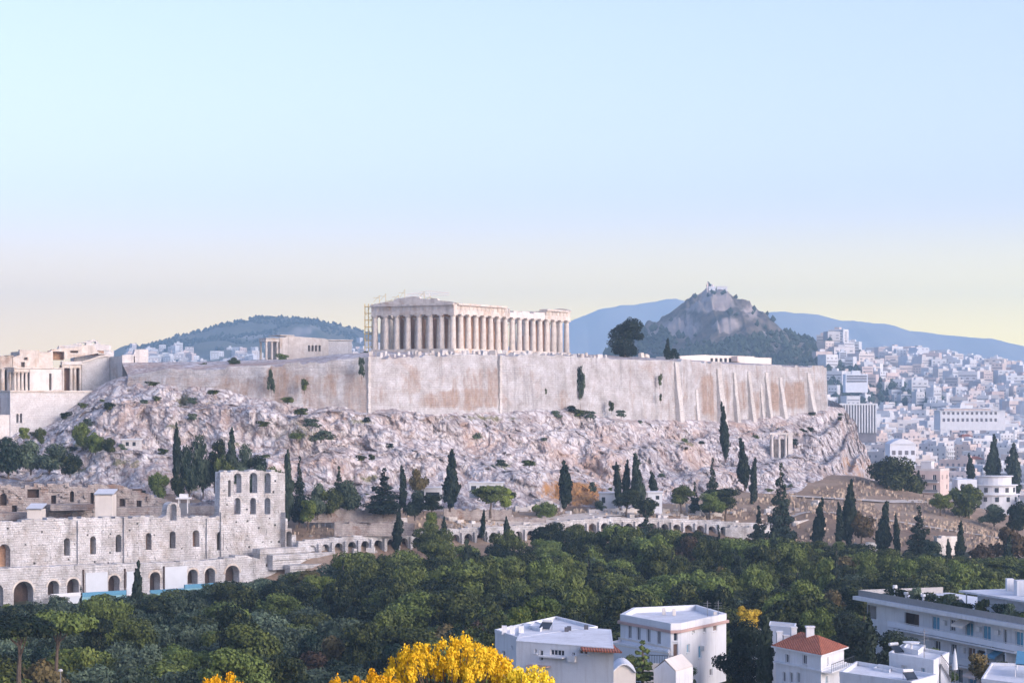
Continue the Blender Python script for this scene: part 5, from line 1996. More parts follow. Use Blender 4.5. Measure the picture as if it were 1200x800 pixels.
GC = 'dark cypresses scattered below the rock'
for a in (('cypress', 206, 498, 565, 11, 512, 'dark cypress rising straight behind the theatre, left of the tower'),
          ('cypress', 270, 503, 560, 13, 512, 'cypress topping the dark grove just left of the tower'),
          ('cypress', 336, 530, 612, 15, 504, 'dark cypress touching the tower\'s right side'),
          ('conifer', 351, 534, 615, 24, 506, 'ragged dark conifer just right of the tower'),
          ('conifer', 397, 537, 596, 26, 510, 'spiky conifer rising from the green clump right of the tower'),
          ('cypress_thin', 473, 547, 598, 9, 514, 'thin cypress right of the broad dark conifer'),
          ('cypress', 527, 529, 596, 19, 522, 'big cypress alone before the white sheds'),
          ('cypress', 464, 598, 648, 14, 487, 'cypress standing in front of the arcade\'s left arches'),
          ('cypress_thin', 521, 606, 640, 7, 500, 'small thin cypress before the arcade, right of the pale green pine'),
          ('cypress_thin', 595, 606, 640, 8, 508, 'small cypress poking out of the middle treetops'),
          ('cypress_thin', 565, 598, 630, 6, 515, 'tiny thin cypress left of the round bushes on the terrace'),
          ('cypress', 662, 542, 596, 18, 553, 'fat cypress in front of the ochre hollow'),
          ('cypress', 725, 543, 592, 11, 556, 'left one of the tight cypress pair below the white wall'),
          ('cypress', 734, 541, 594, 11, 557, 'right one of the tight cypress pair below the white wall'),
          ('cypress', 749, 534, 602, 18, 556, 'tallest cypress of the trio left of the white pavilion'),
          ('cypress', 766, 552, 580, 10, 566, 'short cypress directly above the white pavilion'),
          ('conifer', 757, 592, 646, 26, 526, 'pointed conifer in front of the terrace wall and arcade'),
          ('conifer', 835, 536, 612, 26, 570, 'brownish ragged conifer left of the lone high cypress'),
          ('conifer', 814, 556, 612, 22, 566, 'smaller dark conifer among pines right of the pavilion'),
          ('cypress', 850, 474, 538, 11, 612, 'lone tall cypress high on the rock under the buttresses'),
          ('cypress', 873, 516, 572, 15, 596, 'fatter left one of the twin cypresses below the votive columns'),
          ('cypress_thin', 882, 538, 592, 9, 590, 'thinner right one of the twin cypresses below the votive columns'),
          ('conifer', 915, 542, 650, 38, 534, 'tallest layered conifer, broad and dark, before the dry slope'),
          ('conifer', 889, 582, 650, 34, 530, 'dark bushy conifer leaning on the tallest layered conifer\'s left'),
          ('cypress', 958, 586, 646, 15, 522, 'cypress right of the tallest layered conifer'),
          ('cypress', 993, 565, 640, 18, 520, 'tall pointed cypress in the middle of the dry slope'),
          ('cypress_thin', 984, 590, 640, 9, 518, 'thin cypress hugging the tall pointed one'),
          ('cypress', 1033, 590, 652, 18, 508, 'cypress halfway along the dry slope with a dark skirt'),
          ('cypress_thin', 1052, 604, 652, 8, 506, 'pencil-thin cypress left of the lopsided conifer'),
          ('conifer', 1077, 592, 662, 40, 500, 'broad lopsided conifer with trailing right branches on the slope'),
          ('cypress', 1124, 612, 660, 12, 494, 'cypress beside the white broken wall at right'),
          ('cypress_thin', 1113, 632, 664, 7, 492, 'smallest thin cypress beside the white broken wall'),
          ('cypress', 1180, 628, 668, 12, 484, 'small dark cypress near the right edge above the treetops'),
          ('cypress_thin', 1077, 552, 582, 8, 660, 'thin cypress right of the domed pine near the houses'),
          ('cypress', 1138, 532, 566, 10, 742, 'leftmost reddish-dark cypress of the row among city houses'),
          ('cypress', 1160, 516, 566, 14, 746, 'second reddish-dark cypress of the row among city houses'),
          ('cypress', 1168, 511, 566, 12, 748, 'tallest reddish-dark cypress of the row among city houses'),
          ('cypress', 1190, 522, 582, 20, 740, 'wide reddish-dark cypress above the curved white house'),
          ('cypress', 161, 662, 760, 17, 395, 'tall black cypress standing before the theatre\'s lower arches'),
          ('cypress', 897, 727, 812, 24, 254, 'tall dark cypress left of the red-roofed house'),
          ('cypress_thin', 1022, 720, 800, 16, 262, 'slim dark cypress left of the long balconied block'),
          ('cypress', 781, 397, 421, 8, 700, 'small cypress on the wall top near the big tree')):
    seen(*a, group=GC)
for a in (('dark', 732, 371, 425, 42, 690, 'big round dark tree on the plateau right of the temple'),
          ('shrub', 788, 408, 421, 14, 702, 'dark bush beside the small wall-top cypress'),
          ('conifer', 450, 548, 604, 46, 508, 'broad dark conifer above the arcade\'s left end'),
          ('dome', 1047, 533, 586, 60, 650, 'domed olive-green pine at the edge of the city'),
          ('dry', 490, 546, 585, 22, 526, 'spindly brownish tree between the thin and the big cypress'),
          ('pine', 575, 563, 604, 44, 530, 'pale green spreading pine under the rock, left of the hollow'),
          ('lime', 592, 570, 600, 24, 536, 'small bright tree beside the spreading pine'),
          ('bush', 637, 587, 612, 32, 540, 'round grey-green bush on the terrace left of the lone column'),
          ('pine', 506, 578, 610, 30, 508, 'dense round tree right of the thin cypress'),
          ('bush', 486, 574, 606, 26, 510, 'dense round tree left of the big cypress'),
          ('lime', 504, 598, 634, 20, 498, 'yellow-green tree standing over the arcade'),
          ('pine', 505, 612, 668, 44, 480, 'pale green airy pine in front of the arcade'),
          ('lime', 361, 584, 618, 26, 502, 'bright green tree at the tower\'s lower right'),
          ('bush', 410, 562, 600, 36, 510, 'soft grey-green clump around the spiky conifer'),
          ('bush', 388, 570, 602, 30, 508, 'grey-green clump left of the spiky conifer'),
          ('pine', 734, 574, 606, 34, 546, 'round pine below the cypress pair'),
          ('bush', 758, 582, 604, 28, 545, 'low pine left of the white pavilion'),
          ('pine', 798, 566, 604, 30, 560, 'small spreading pine right of the white pavilion'),
          ('pine', 850, 572, 612, 44, 560, 'broad pale pine left of the twin cypresses'),
          ('pine', 832, 576, 612, 30, 556, 'dense pine between pavilion and broad pale pine'),
          ('bush', 705, 586, 602, 18, 556, 'low bush left of the cypress pair'),
          ('dry', 1010, 596, 640, 36, 520, 'bare brownish tree on the dry slope between two cypresses'),
          ('dry', 1188, 612, 668, 46, 500, 'reddish-brown tree near the right edge'),
          ('dry', 1150, 634, 668, 34, 492, 'brown tree right of the broken white wall'),
          ('bush', 1095, 634, 664, 34, 492, 'dark low tree under the lopsided conifer'),
          ('bright', 1102, 574, 604, 26, 600, 'green bushy tree at the foot of the city houses'),
          ('bush', 1130, 566, 606, 46, 606, 'wide dark tree before the curved white house'),
          ('bush', 1165, 590, 614, 34, 596, 'low grey tree under the curved white house'),
          ('bush', 1192, 586, 622, 32, 590, 'green tree at the right edge under the curved house'),
          ('olive', 275, 418, 430, 16, 600, 'small dry bush on the skyline above the western wall'),
          ('shrub', 236, 424, 433, 10, 600, 'tiny dark bush on the skyline left of the dry one'),
          ('shrub', 332, 413, 423, 14, 690, 'little dark bush before the porch temple'),
          ('shrub', 425, 410, 422, 10, 660, 'little bush left of the big temple\'s base')):
    seen(*a)

# dark groves on the western slope
GG = 'dark grove on the slope left of the tower'
k = 0
for px, top, bot, wpx, Y, kd in ((10, 512, 556, 46, 524, 'bush'), (36, 516, 552, 42, 526, 'bush'), (58, 520, 552, 44, 524, 'bush'), (82, 530, 556, 30, 524, 'bush'), (28, 498, 520, 14, 548, 'bright'), (48, 500, 520, 14, 548, 'bush'), (96, 494, 524, 24, 540, 'bush'), (112, 506, 530, 24, 538, 'bush'), (128, 512, 530, 20, 536, 'bush'),
                                (222, 522, 578, 26, 513, 'bush'), (238, 510, 576, 30, 515, 'bush'), (252, 508, 574, 30, 516, 'broad'), (283, 520, 570, 26, 514, 'bush'), (300, 532, 562, 24, 514, 'bush'), (187, 552, 584, 26, 508, 'bush'), (210, 556, 582, 22, 507, 'bush'), (318, 545, 590, 30, 512, 'bush'), (262, 530, 576, 26, 512, 'bush'), (372, 566, 604, 26, 508, 'bush'), (300, 545, 580, 30, 508, 'bush')):
    where = 'on the slope under the bastion' if px < 140 else 'in the dark grove behind the theatre tower'
    k = k + 1 if px != 222 else 1
    seen(kd, px, top, bot, wpx, Y, '%s %s, %s from left' % ({'bush': 'dark bushy tree', 'bright': 'small bright green tree', 'broad': 'tall dark broad tree'}[kd], where, ORD[k - 1]), GG)

# plants on the wall and ledges
GW = 'shrubs on the wall and rock ledges'
k = 0
for px, py, w_, h_, Y, lab in ((680, 470, 8, 42, 637.2, 'ivy strip hanging down the white wall'), (683, 462, 6, 26, 637.6, 'ivy strand beside the hanging strip'), (680, 488, 20, 10, 633, 'bush at the foot of the ivy strip'), (692, 490, 16, 9, 634, 'bush right of the ivy strip\'s foot'), (670, 482, 14, 8, 631, 'bush left of the ivy strip\'s foot'), (717, 482, 8, 14, 643, 'upright shrub at the wall foot'), (728, 488, 14, 8, 642, 'low shrub below the white wall'), (773, 452, 5, 16, 662.5, 'dark hole in the wall, filled with leaves, higher one'), (774, 470, 4, 10, 661.5, 'dark hole in the wall, filled with leaves, lower one'), (318, 458, 9, 26, 573.8, 'dark creeper on the western wall'), (424, 440, 9, 22, 574.6, 'dark creeper beside the wall corner'), (357, 458, 10, 16, 573.6, 'brown creeper on the western wall'), (640, 462, 3, 8, 622, 'tiny tuft on the southern wall'),  # the two dark leaf clumps in the crack stand in for dark holes
                               (337, 472, 20, 8, 569, 'green tuft at the foot of the western wall'), (352, 486, 22, 9, 562, 'green tuft on a diagonal ledge, upper'), (366, 500, 22, 10, 556, 'green tuft on a diagonal ledge, lower'), (376, 516, 30, 12, 550, 'widest green tuft on the rock'), (348, 514, 24, 8, 551, 'low tuft left of the widest one'), (424, 540, 12, 8, 545, 'dark tuft low in the rock, left'), (436, 539, 10, 8, 545, 'dark tuft low in the rock, right'), (620, 546, 22, 8, 571, 'dry tuft above the ochre hollow'), (695, 576, 9, 12, 566, 'dark shrub inside the ochre hollow'), (588, 546, 14, 8, 558, 'faint tuft on the middle rock'), (100, 500, 16, 10, 552, 'shrub on the rock under the bastion'), (98, 478, 12, 7, 569, 'shrub at the bastion\'s right foot'), (180, 452, 16, 6, 575, 'shrub at the left end of the wall'), (250, 462, 20, 6, 572, 'dry shrub under the western wall'), (225, 492, 14, 8, 561, 'tuft on the left boulders'), (310, 500, 16, 8, 556, 'tuft among the left boulders, further right'), (560, 584, 20, 10, 536, 'shrub at the rock\'s foot behind the white shed'), (600, 584, 16, 10, 544, 'shrub at the rock\'s foot left of the hollow')):
    seen('shrub', px, py - h_, py, w_, Y, lab, GW)

# low scrub on the rock ledges: sits on the rock itself
rgs = random.Random(64)
scr = []
while len(scr) < 70:
    i, j = rgs.randrange(12, NT - 16), rgs.randrange(40, RV.shape[1] - 60)
    p = RV[i, j]
    px = 600 + p[0] / p[1] * FPX
    py = HOR - (p[2] - CZ) / p[1] * FPX
    if 20 < px < 985 and noise.noise(Vector((px * 0.012, py * 0.03, 2))) > (-0.25 if px < 470 else 0.05):
        scr.append((px, py, p))
scr.sort(key=lambda q: q[0])
for k, (px, py, p) in enumerate(scr):
    w2 = rgs.uniform(1.2, 3.6)
    plant('shrub', p[0], p[1], p[2] - 0.3, w2 * rgs.uniform(0.35, 0.7), w2, 'low scrub on the bare rock, %s from left among such tufts' % (ORD[k] if k < len(ORD) else ORD[(k - 39) % len(ORD)] + ' past the middle'), 'low scrub on the rock')

# ------------------------------------------------------------------ the wooded belt
def belt_front(px):
    return float(np.interp(px, [-60, 0, 130, 260, 400, 560, 640, 720, 860, 1000, 1060, 1260], [262, 262, 258, 250, 238, 256, 296, 306, 300, 300, 322, 335]))


def belt_back(px):
    return float(np.interp(px, [-60, 60, 150, 250, 330, 350, 470, 600, 700, 800, 900, 1000, 1100, 1260], [424, 430, 436, 446, 458, 474, 478, 492, 508, 520, 520, 500, 482, 470]))


# rows the crowns may not rise above, photo pixels: the theatre's foot, the arcade, the slope
def ceiling_py(px):
    return float(np.interp(px, [-60, 0, 40, 70, 130, 200, 240, 262, 290, 340, 352, 372, 400, 440, 470, 520, 560, 600, 660, 720, 780, 830, 880, 940, 1000, 1060, 1110, 1160, 1260], [712, 708, 704, 699, 698, 693, 688, 683, 676, 672, 668, 662, 650, 640, 630, 624, 622, 616, 613, 614, 618, 624, 630, 634, 638, 646, 652, 655, 655]))


cand = []
yrow = 236.0
while yrow < 524:
    step = 6.0 + (yrow - 236) * 0.0065
    x0 = -0.27 * yrow
    x = x0 + rgT.uniform(0, step)
    while x < 0.27 * yrow:
        X, Y = x + rgT.uniform(-1.6, 1.6), yrow + rgT.uniform(-1.8, 1.8)
        px = 600 + X / Y * FPX
        if -45 < px < 1245 and belt_front(px) < Y < belt_back(px):
            cand.append((X, Y, px))
        x += step * 1.12
    yrow += step * 1.12
# clearing for the villa, houses and lanes
clear = []
keep = []
for X, Y, px in cand:
    if 708 < px < 868 and Y < 308:
        continue
    if 566 < px < 735 and Y < 290:
        continue
    if px > 985 and Y < 330:
        continue
    if 730 < px < 800 and Y < 318:
        continue
    keep.append((X, Y, px))
kept = []
for X, Y, px in keep:
    z = H(X, Y)
    if px < 420:
        kd = rgT.choices(['olive', 'pine', 'bright', 'dry'], [0.74, 0.2, 0.04, 0.02])[0]
    elif px < 560 and Y < 360:
        kd = rgT.choices(['olive', 'pine', 'bright', 'dry'], [0.6, 0.3, 0.06, 0.04])[0]
    else:
        kd = rgT.choices(['pine', 'broad', 'bright', 'dry', 'olive'], [0.58, 0.14, 0.10, 0.10 if px > 850 else 0.05, 0.12])[0]
    hh = {'olive': 7.6, 'pine': 10.2, 'bright': 8.2, 'dry': 8.2, 'broad': 11.0}[kd] * rgT.uniform(0.66, 1.34)
    ww = {'olive': 8.2, 'pine': 8.6, 'bright': 6.6, 'dry': 7.0, 'broad': 8.0}[kd] * rgT.uniform(0.78, 1.25)
    zmax = CZ + (HOR - ceiling_py(px)) / FPX * Y + rgT.uniform(-0.6, 0.6)
    if z + hh > zmax:
        hh = zmax - z
        if hh < 3.4:
            continue
        ww = min(ww, hh * 1.05)
    kept.append((X, Y, px, z, hh, ww, kd))
# the nearest and best seen first; at most 260 trees
kept.sort(key=lambda q: q[1])
vis, sky_ = [], {}
for q in kept:
    X, Y, px, z, hh, ww, kd = q
    tpy = HOR - (z + hh - CZ) / Y * FPX
    a, b_ = int((px - ww / Y * FPX * 0.45) // 6), int((px + ww / Y * FPX * 0.45) // 6)
    showing = [c for c in range(a, b_ + 1) if sky_.get(c, 9999) > tpy + 1.5]
    if len(showing) >= 2 or Y < 260:
        vis.append(q)
        for c in range(a, b_ + 1):
            e = tpy + (abs((c + 0.5) * 6 - px) / (ww / Y * FPX * 0.5)) ** 2 * hh * 0.35 / Y * FPX
            sky_[c] = min(sky_.get(c, 9999), e)
LM = [(-99, 'the left edge'), (40, 'the theatre\'s biggest arch'), (161, 'the black cypress'), (230, 'the theatre\'s last small arches'), (295, 'the tall tower'), (370, 'the arcade\'s left arches'), (464, 'the cypress before the arcade'), (527, 'the big lone cypress'), (600, 'the middle of the rock'), (662, 'the ochre hollow'), (749, 'the cypress trio'), (800, 'the white pavilion'), (850, 'the lone high cypress'), (915, 'the tallest layered conifer'), (993, 'the tall pointed cypress'), (1077, 'the lopsided conifer'), (1150, 'the right edge')]
cells = {}
for q in vis:
    lm = [b_ for a, b_ in LM if a <= q[2]][-1]
    fr_ = (q[1] - belt_front(q[2])) / max(20, belt_back(q[2]) - belt_front(q[2]))
    row = 'front' if fr_ < 0.30 else ('middle' if fr_ < 0.66 else 'back')
    cells.setdefault((lm, row), []).append(q)
for (lm, row), ls in cells.items():
    ls.sort(key=lambda q: q[2])
    for i, (X, Y, px, z, hh, ww, kd) in enumerate(ls):
        nm = {'olive': 'grey-green olive', 'pine': 'dark green pine', 'bright': 'bright green tree', 'dry': 'brownish tree', 'broad': 'tall dark tree'}[kd]
        plant(kd, X, Y, z, hh, ww, '%s, belt %s, %s rightwards from below %s' % (nm, row, ORD[i], lm), 'trees of the wooded belt')
print('belt trees', len(vis), 'of', len(kept))

# dark conifers that rise out of the belt
k = 0
for px, top, bot, wpx, Y in ((402, 668, 730, 20, 400), (455, 690, 748, 16, 370), (548, 648, 712, 22, 430), (612, 640, 704, 18, 440), (690, 662, 728, 24, 400), (720, 634, 690, 16, 470), (788, 648, 712, 22, 430), (842, 628, 690, 22, 480), (868, 660, 728, 26, 400), (935, 664, 735, 24, 380), (980, 650, 715, 22, 400), (905, 640, 700, 18, 450), (310, 690, 750, 18, 400), (95, 700, 760, 16, 380)):
    k += 1
    seen('conifer' if k % 3 else 'cypress', px, top - 13, bot, wpx, Y, 'dark pointed %s rising out of the wooded belt %s' % ('conifer' if k % 3 else 'cypress', ['right of the theatre', 'between theatre and yellow bush', 'left of the middle', 'behind the lime green trees', 'above the white cubic house', 'below the cypress trio', 'above the villa', 'below the arcade\'s right end', 'straight above the autumn tree', 'above the red-roofed house', 'left of the balconied block', 'under the tallest layered conifer', 'below the tall tower', 'below the theatre\'s left arches'][k - 1]), 'pointed trees rising out of the belt')
# single trees in the foreground
for a in (('umbrella', 22, 722, 800, 96, 262, 'flat-topped pine in the lower left corner'),
          ('umbrella', 66, 716, 800, 86, 272, 'flat-topped pine right of the corner one'),
          ('lime', 638, 695, 756, 50, 288, 'bright yellow-green tree behind the white house'),
          ('lime', 606, 708, 756, 34, 286, 'smaller bright tree left of the brightest one'),
          ('araucaria', 753, 748, 815, 44, 246, 'tiered monkey-puzzle tree in front of the villa'),
          ('dark', 868, 722, 815, 58, 262, 'leafy dark tree leaning on the villa\'s right side'),
          ('autumn', 876, 704, 752, 36, 272, 'small yellow autumn tree behind the villa\'s right corner'),
          ('olive', 800, 776, 812, 36, 250, 'bush below the villa\'s cream side'),
          ('olive', 690, 772, 812, 30, 268, 'garden shrub between white house and villa'),
          ('pine', 735, 765, 806, 34, 258, 'garden shrub left of the tiered tree'),
          ('dark', 1050, 735, 806, 62, 268, 'dark leafy tree before the balconied block'),
          ('dark', 1000, 712, 800, 60, 282, 'dark tree left of the balconied block'),
          ('pine', 965, 712, 790, 50, 292, 'dark tree above the red-roofed house'),
          ('pine', 1012, 690, 740, 36, 310, 'olive-green tree at the block\'s left end'),
          ('broad', 1090, 752, 806, 50, 240, 'tree at the lower balconies of the block'),
          ('dry', 1150, 762, 806, 40, 236, 'yellowish garden tree under the lower balconies'),
          ('pine', 1178, 775, 815, 40, 232, 'green garden tree in the lower right corner')):
    seen(*a)

# ------------------------------------------------------------------ the city
def city_mat(name, stops, island=False):
    m, t, b = new_mat(name, 0.8)
    if island:
        f = N(t, 'ShaderNodeNewGeometry').outputs['Random Per Island']
    else:
        f = N(t, 'ShaderNodeObjectInfo').outputs['Random']
    r = ramp(t, f, stops)
    n = ramp(t, noise_n(t, geo_pos(t), 0.25, 5, 0.7), [(0.3, (0.82, 0.82, 0.82)), (0.65, (1, 1, 1))])
    t.links.new(mix(t, 1.0, r, n, 'MULTIPLY'), b.inputs['Base Color'])
    return m


_tones = [(0.0, (0.60, 0.62, 0.66)), (0.22, (0.68, 0.69, 0.71)), (0.45, (0.55, 0.57, 0.60)), (0.58, (0.64, 0.57, 0.52)), (0.74, (0.60, 0.48, 0.44)), (0.88, (0.68, 0.66, 0.66)), (1.0, (0.42, 0.41, 0.42))]
M['city_wall'] = city_mat('city_wall', _tones)
M['city_mass'] = city_mat('city_mass', _tones, True)
_rt = [(0.0, (0.52, 0.54, 0.58)), (0.5, (0.62, 0.63, 0.66)), (0.8, (0.42, 0.42, 0.44)), (1.0, (0.58, 0.50, 0.46))]
M['city_roof'] = city_mat('city_roof', _rt)


def house_parts(w_, d_, nf, style, rg):
    """boxes and window rectangles of one flat-roofed house in local metres (front at y = 0, looking to -y)"""
    fh = 3.1
    h = nf * fh + 0.4
    holes = {0: [], 1: [], 3: []}
    for f in range(nf):
        z = 0.9 + f * fh
        n = max(2, int(w_ / 3.0))
        for k in range(n):
            u = (k + 0.5) * w_ / n
            tall = style in (1, 3) and k % 2 == 0
            holes[0].append((u - 0.6, u + 0.6, z - (0.7 if tall else 0), z + 1.4))
        n = max(1, int(d_ / 4.0))
        for k in range(n):
            u = (k + 0.5) * d_ / n
            if rg.random() < 0.8:
                holes[1].append((u - 0.55, u + 0.55, z, z + 1.35))
            if rg.random() < 0.8:
                holes[3].append((u - 0.55, u + 0.55, z, z + 1.35))
    return h, holes, fh


def far_house(seed, w_, d_, nf, style):
    """small in the picture: one mesh with wall, roof and window faces"""
    rg = random.Random(seed)
    h, holes, fh = house_parts(w_, d_, nf, style, rg)
    mb = MB()
    mb.box((-w_ / 2, 0, -7), (w_ / 2, d_, h))
    c = [(-w_ / 2, 0), (w_ / 2, 0), (w_ / 2, d_), (-w_ / 2, d_)]
    mb.box((-w_ / 2 + 0.25, 0.25, h + 0.003), (w_ / 2 - 0.25, d_ - 0.25, h + 0.06), 1)
    for a, b_ in ((0, 1), (1, 2), (2, 3), (3, 0)):
        (x0, y0), (x1, y1) = c[a], c[b_]
        lo = (min(x0, x1) - 0.02, min(y0, y1) - 0.02, h + 0.004)
        hi = (max(x0, x1) + 0.02, max(y0, y1) + 0.02, h + 0.75)
        if x0 == x1:
            lo, hi = (lo[0] + (0.02 if x0 < 0 else -0.2), lo[1] + 0.23, lo[2]), (hi[0] - (0.02 if x0 > 0 else -0.2), hi[1] - 0.23, hi[2])
        else:
            lo, hi = (lo[0], lo[1] + (0.02 if y0 == 0 else -0.2), lo[2]), (hi[0], hi[1] - (0.02 if y0 > 0 else -0.2), hi[2])
        mb.box(lo, hi)
    if style != 2:
        x = rg.uniform(-w_ / 4, w_ / 6)
        mb.box((x, d_ * 0.35, h + 0.07), (x + w_ * 0.3, d_ * 0.75, h + 2.9))
        mb.box((x - 2.0, d_ * 0.3, h + 0.07), (x - 1.0, d_ * 0.3 + 1.0, h + 1.4), 2)
    else:
        e = 0.5
        zt = h + 0.8
        top = zt + 2.0
        A = [(-w_ / 2 - e, -e, zt), (w_ / 2 + e, -e, zt), (w_ / 2 + e, d_ + e, zt), (-w_ / 2 - e, d_ + e, zt)]
        r0, r1 = (-w_ / 4, d_ / 2, top), (w_ / 4, d_ / 2, top)
        mb.face([A[0], A[1], r1, r0], 3)
        mb.face([A[2], A[3], r0, r1], 3)
        mb.face([A[1], A[2], r1], 3)
        mb.face([A[3], A[0], r0], 3)
    for (u0, u1, z0, z1) in holes[0]:
        mb.face([(-w_ / 2 + u0, -0.03, z0), (-w_ / 2 + u1, -0.03, z0), (-w_ / 2 + u1, -0.03, z1), (-w_ / 2 + u0, -0.03, z1)], 2)
    for (u0, u1, z0, z1) in holes[1]:
        mb.face([(w_ / 2 + 0.03, u0, z0), (w_ / 2 + 0.03, u1, z0), (w_ / 2 + 0.03, u1, z1), (w_ / 2 + 0.03, u0, z1)], 2)
    for (u0, u1, z0, z1) in holes[3]:
        mb.face([(-w_ / 2 - 0.03, d_ - u0, z0), (-w_ / 2 - 0.03, d_ - u1, z0), (-w_ / 2 - 0.03, d_ - u1, z1), (-w_ / 2 - 0.03, d_ - u0, z1)], 2)
    if style in (1, 3):
        for f in range(1, nf):
            z = f * fh - 0.1
            mb.box((-w_ / 2 + 0.4, -1.3, z), (w_ / 2 - 0.4, -0.04, z + 0.18))
            mb.box((-w_ / 2 + 0.4, -1.3, z + 0.181), (w_ / 2 - 0.4, -1.22, z + 0.95), 4 if style == 3 else 0)
    return mb


def near_house(name, seed, w_, d_, nf, style, wall='city_wall'):
    """shows its parts: walls with real openings, each window a part, balconies, roof, stair hut"""
    rg = random.Random(seed)
    h, holes, fh = house_parts(w_, d_, nf, style, rg)
    root = thing(name, 'house', 'house', (0, 0, -500), world=False)
    mb = MB()
    c = [(-w_ / 2, 0), (w_ / 2, 0), (w_ / 2, d_), (-w_ / 2, d_)]
    for e in range(4):
        mb.facade(c[e], c[(e + 1) % 4], -7, h, holes.get(e, []), 0.22)
    mb.face([(x, y, h) for x, y in c])
    mb.build('wall', M[wall], root)
    for e in (0, 1, 3):
        A, B = Vector(c[e]), Vector(c[(e + 1) % 4])
        d = (B - A).normalized()
        n_ = Vector((d.y, -d.x))
        for (u0, u1, z0, z1) in holes[e]:
            m2 = MB()
            q = lambda u, z, o_: (A.x + d.x * u - n_.x * o_, A.y + d.y * u - n_.y * o_, z)
            m2.face([q(u0, z0, 0.2), q(u1, z0, 0.2), q(u1, z1, 0.2), q(u0, z1, 0.2)])
            um = (u0 + u1) / 2
            for a, b_ in ((u0, u0 + 0.09), (um - 0.05, um + 0.05), (u1 - 0.09, u1)):
                m2.face([q(a, z0, 0.17), q(b_, z0, 0.17), q(b_, z1, 0.17), q(a, z1, 0.17)], 1)
            m2.build('window', [M[rg.choice(['glass', 'glass', 'shutter_brown', 'shutter_grey'])], M['white_metal']], root)
    mb = MB()
    t = 0.22
    mb.box((-w_ / 2 - 0.05, -0.05, h + 0.003), (w_ / 2 + 0.05, t, h + 0.7))
    mb.box((-w_ / 2 - 0.05, d_ - t, h + 0.003), (w_ / 2 + 0.05, d_ + 0.05, h + 0.7))
    mb.box((-w_ / 2 - 0.05, t + 0.003, h + 0.003), (-w_ / 2 + t, d_ - t - 0.003, h + 0.7))
    mb.box((w_ / 2 - t, t + 0.003, h + 0.003), (w_ / 2 + 0.05, d_ - t - 0.003, h + 0.7))
    mb.build('parapet', M[wall], root)
    if style == 2:
        mb = MB()
        e, zt, tp_ = 0.5, h + 0.72, h + 2.8
        A = [(-w_ / 2 - e, -e, zt), (w_ / 2 + e, -e, zt), (w_ / 2 + e, d_ + e, zt), (-w_ / 2 - e, d_ + e, zt)]
        r0, r1 = (-w_ / 4, d_ / 2, tp_), (w_ / 4, d_ / 2, tp_)
        for f in ([A[0], A[1], r1, r0], [A[2], A[3], r0, r1], [A[1], A[2], r1], [A[3], A[0], r0]):
            mb.face(f)
        mb.build('roof', M['tiles'], root)
    else:
        mb = MB()
        x = -w_ / 6
        mb.box((x, d_ * 0.4, h + 0.01), (x + w_ * 0.3, d_ * 0.75, h + 2.7))
        mb.box((x - 0.15, d_ * 0.4 - 0.15, h + 2.703), (x + w_ * 0.3 + 0.15, d_ * 0.75 + 0.15, h + 2.85))
        mb.build('stair_hut', M[wall], root)
        mb = MB()
        mb.lathe([(0.45, 0), (0.45, 1.2)], 10, (w_ * 0.3, d_ * 0.5, h + 0.5))
        for dx in (-0.3, 0.3):
            mb.tube((w_ * 0.3 + dx, d_ * 0.5, h + 0.01), (w_ * 0.3 + dx, d_ * 0.5, h + 0.52), 0.05)
        mb.build('water_tank', M['grey_metal'], root)
    if style in (1, 3):
        for f in range(1, nf):
            z = f * fh - 0.1
            mb = MB()
            mb.box((-w_ / 2 + 0.4, -1.4, z), (w_ / 2 - 0.4, -0.01, z + 0.18))
            bo = mb.build('balcony', M['stucco'], root)
            WLOC[bo.name] = Vector((0, 0, 0))
            mb = MB()
            mb.box((-w_ / 2 + 0.4, -1.4, z + 0.183), (w_ / 2 - 0.4, -1.34, z + 1.0))
            mb.build('railing', M['white_sheet' if style == 3 else 'grey_metal'], bo)
    return root


rgC = random.Random(31)
NEAR = [near_house('town_house', 300, 11, 9, 3, 1), near_house('town_house', 301, 9, 9, 2, 2), near_house('town_house', 302, 13, 10, 4, 3), near_house('town_house', 303, 10, 8, 2, 0)]
FAR = []
for k, (w_, d_, nf, st_) in enumerate(((12, 11, 4, 1), (15, 12, 5, 3), (10, 10, 3, 0), (18, 12, 4, 0), (11, 9, 2, 2), (13, 12, 6, 1), (9, 9, 3, 2), (22, 13, 5, 3))):
    FAR.append(far_house(320 + k, w_, d_, nf, st_).build('city_building', [M['city_wall'], M['city_roof'], M['glass_far'], M['tiles'], M['white_sheet']]))
NU, FU = [0] * len(NEAR), [0] * len(FAR)
GCITY = 'houses of the white city on the right'


def place(lst, used, i, x, y, z, rz, label, sc=1.0):
    if not used[i]:
        used[i] = 1
        o = lst[i]
        o.location, o.rotation_euler, o.scale = (x, y, z), (0, 0, rz), (sc, sc, sc)
    else:
        o = dup(lst[i], (x, y, z), rz, sc)
    tag(o, label, 'house' if lst is NEAR else 'building', GCITY)
    return o


# big buildings that stand out in the city
LMB = []


def city_block(name, label, px, py_top, py_bot, wpx, Y, build):
    p = P(px, py_bot, Y)
    o = thing(name, label, 'building', p)
    build(o, p, wpx / FPX * Y, (py_bot - py_top) / FPX * Y)
    LMB.append((p.x, p.y, wpx / FPX * Y * 0.62 + 6))
    return o


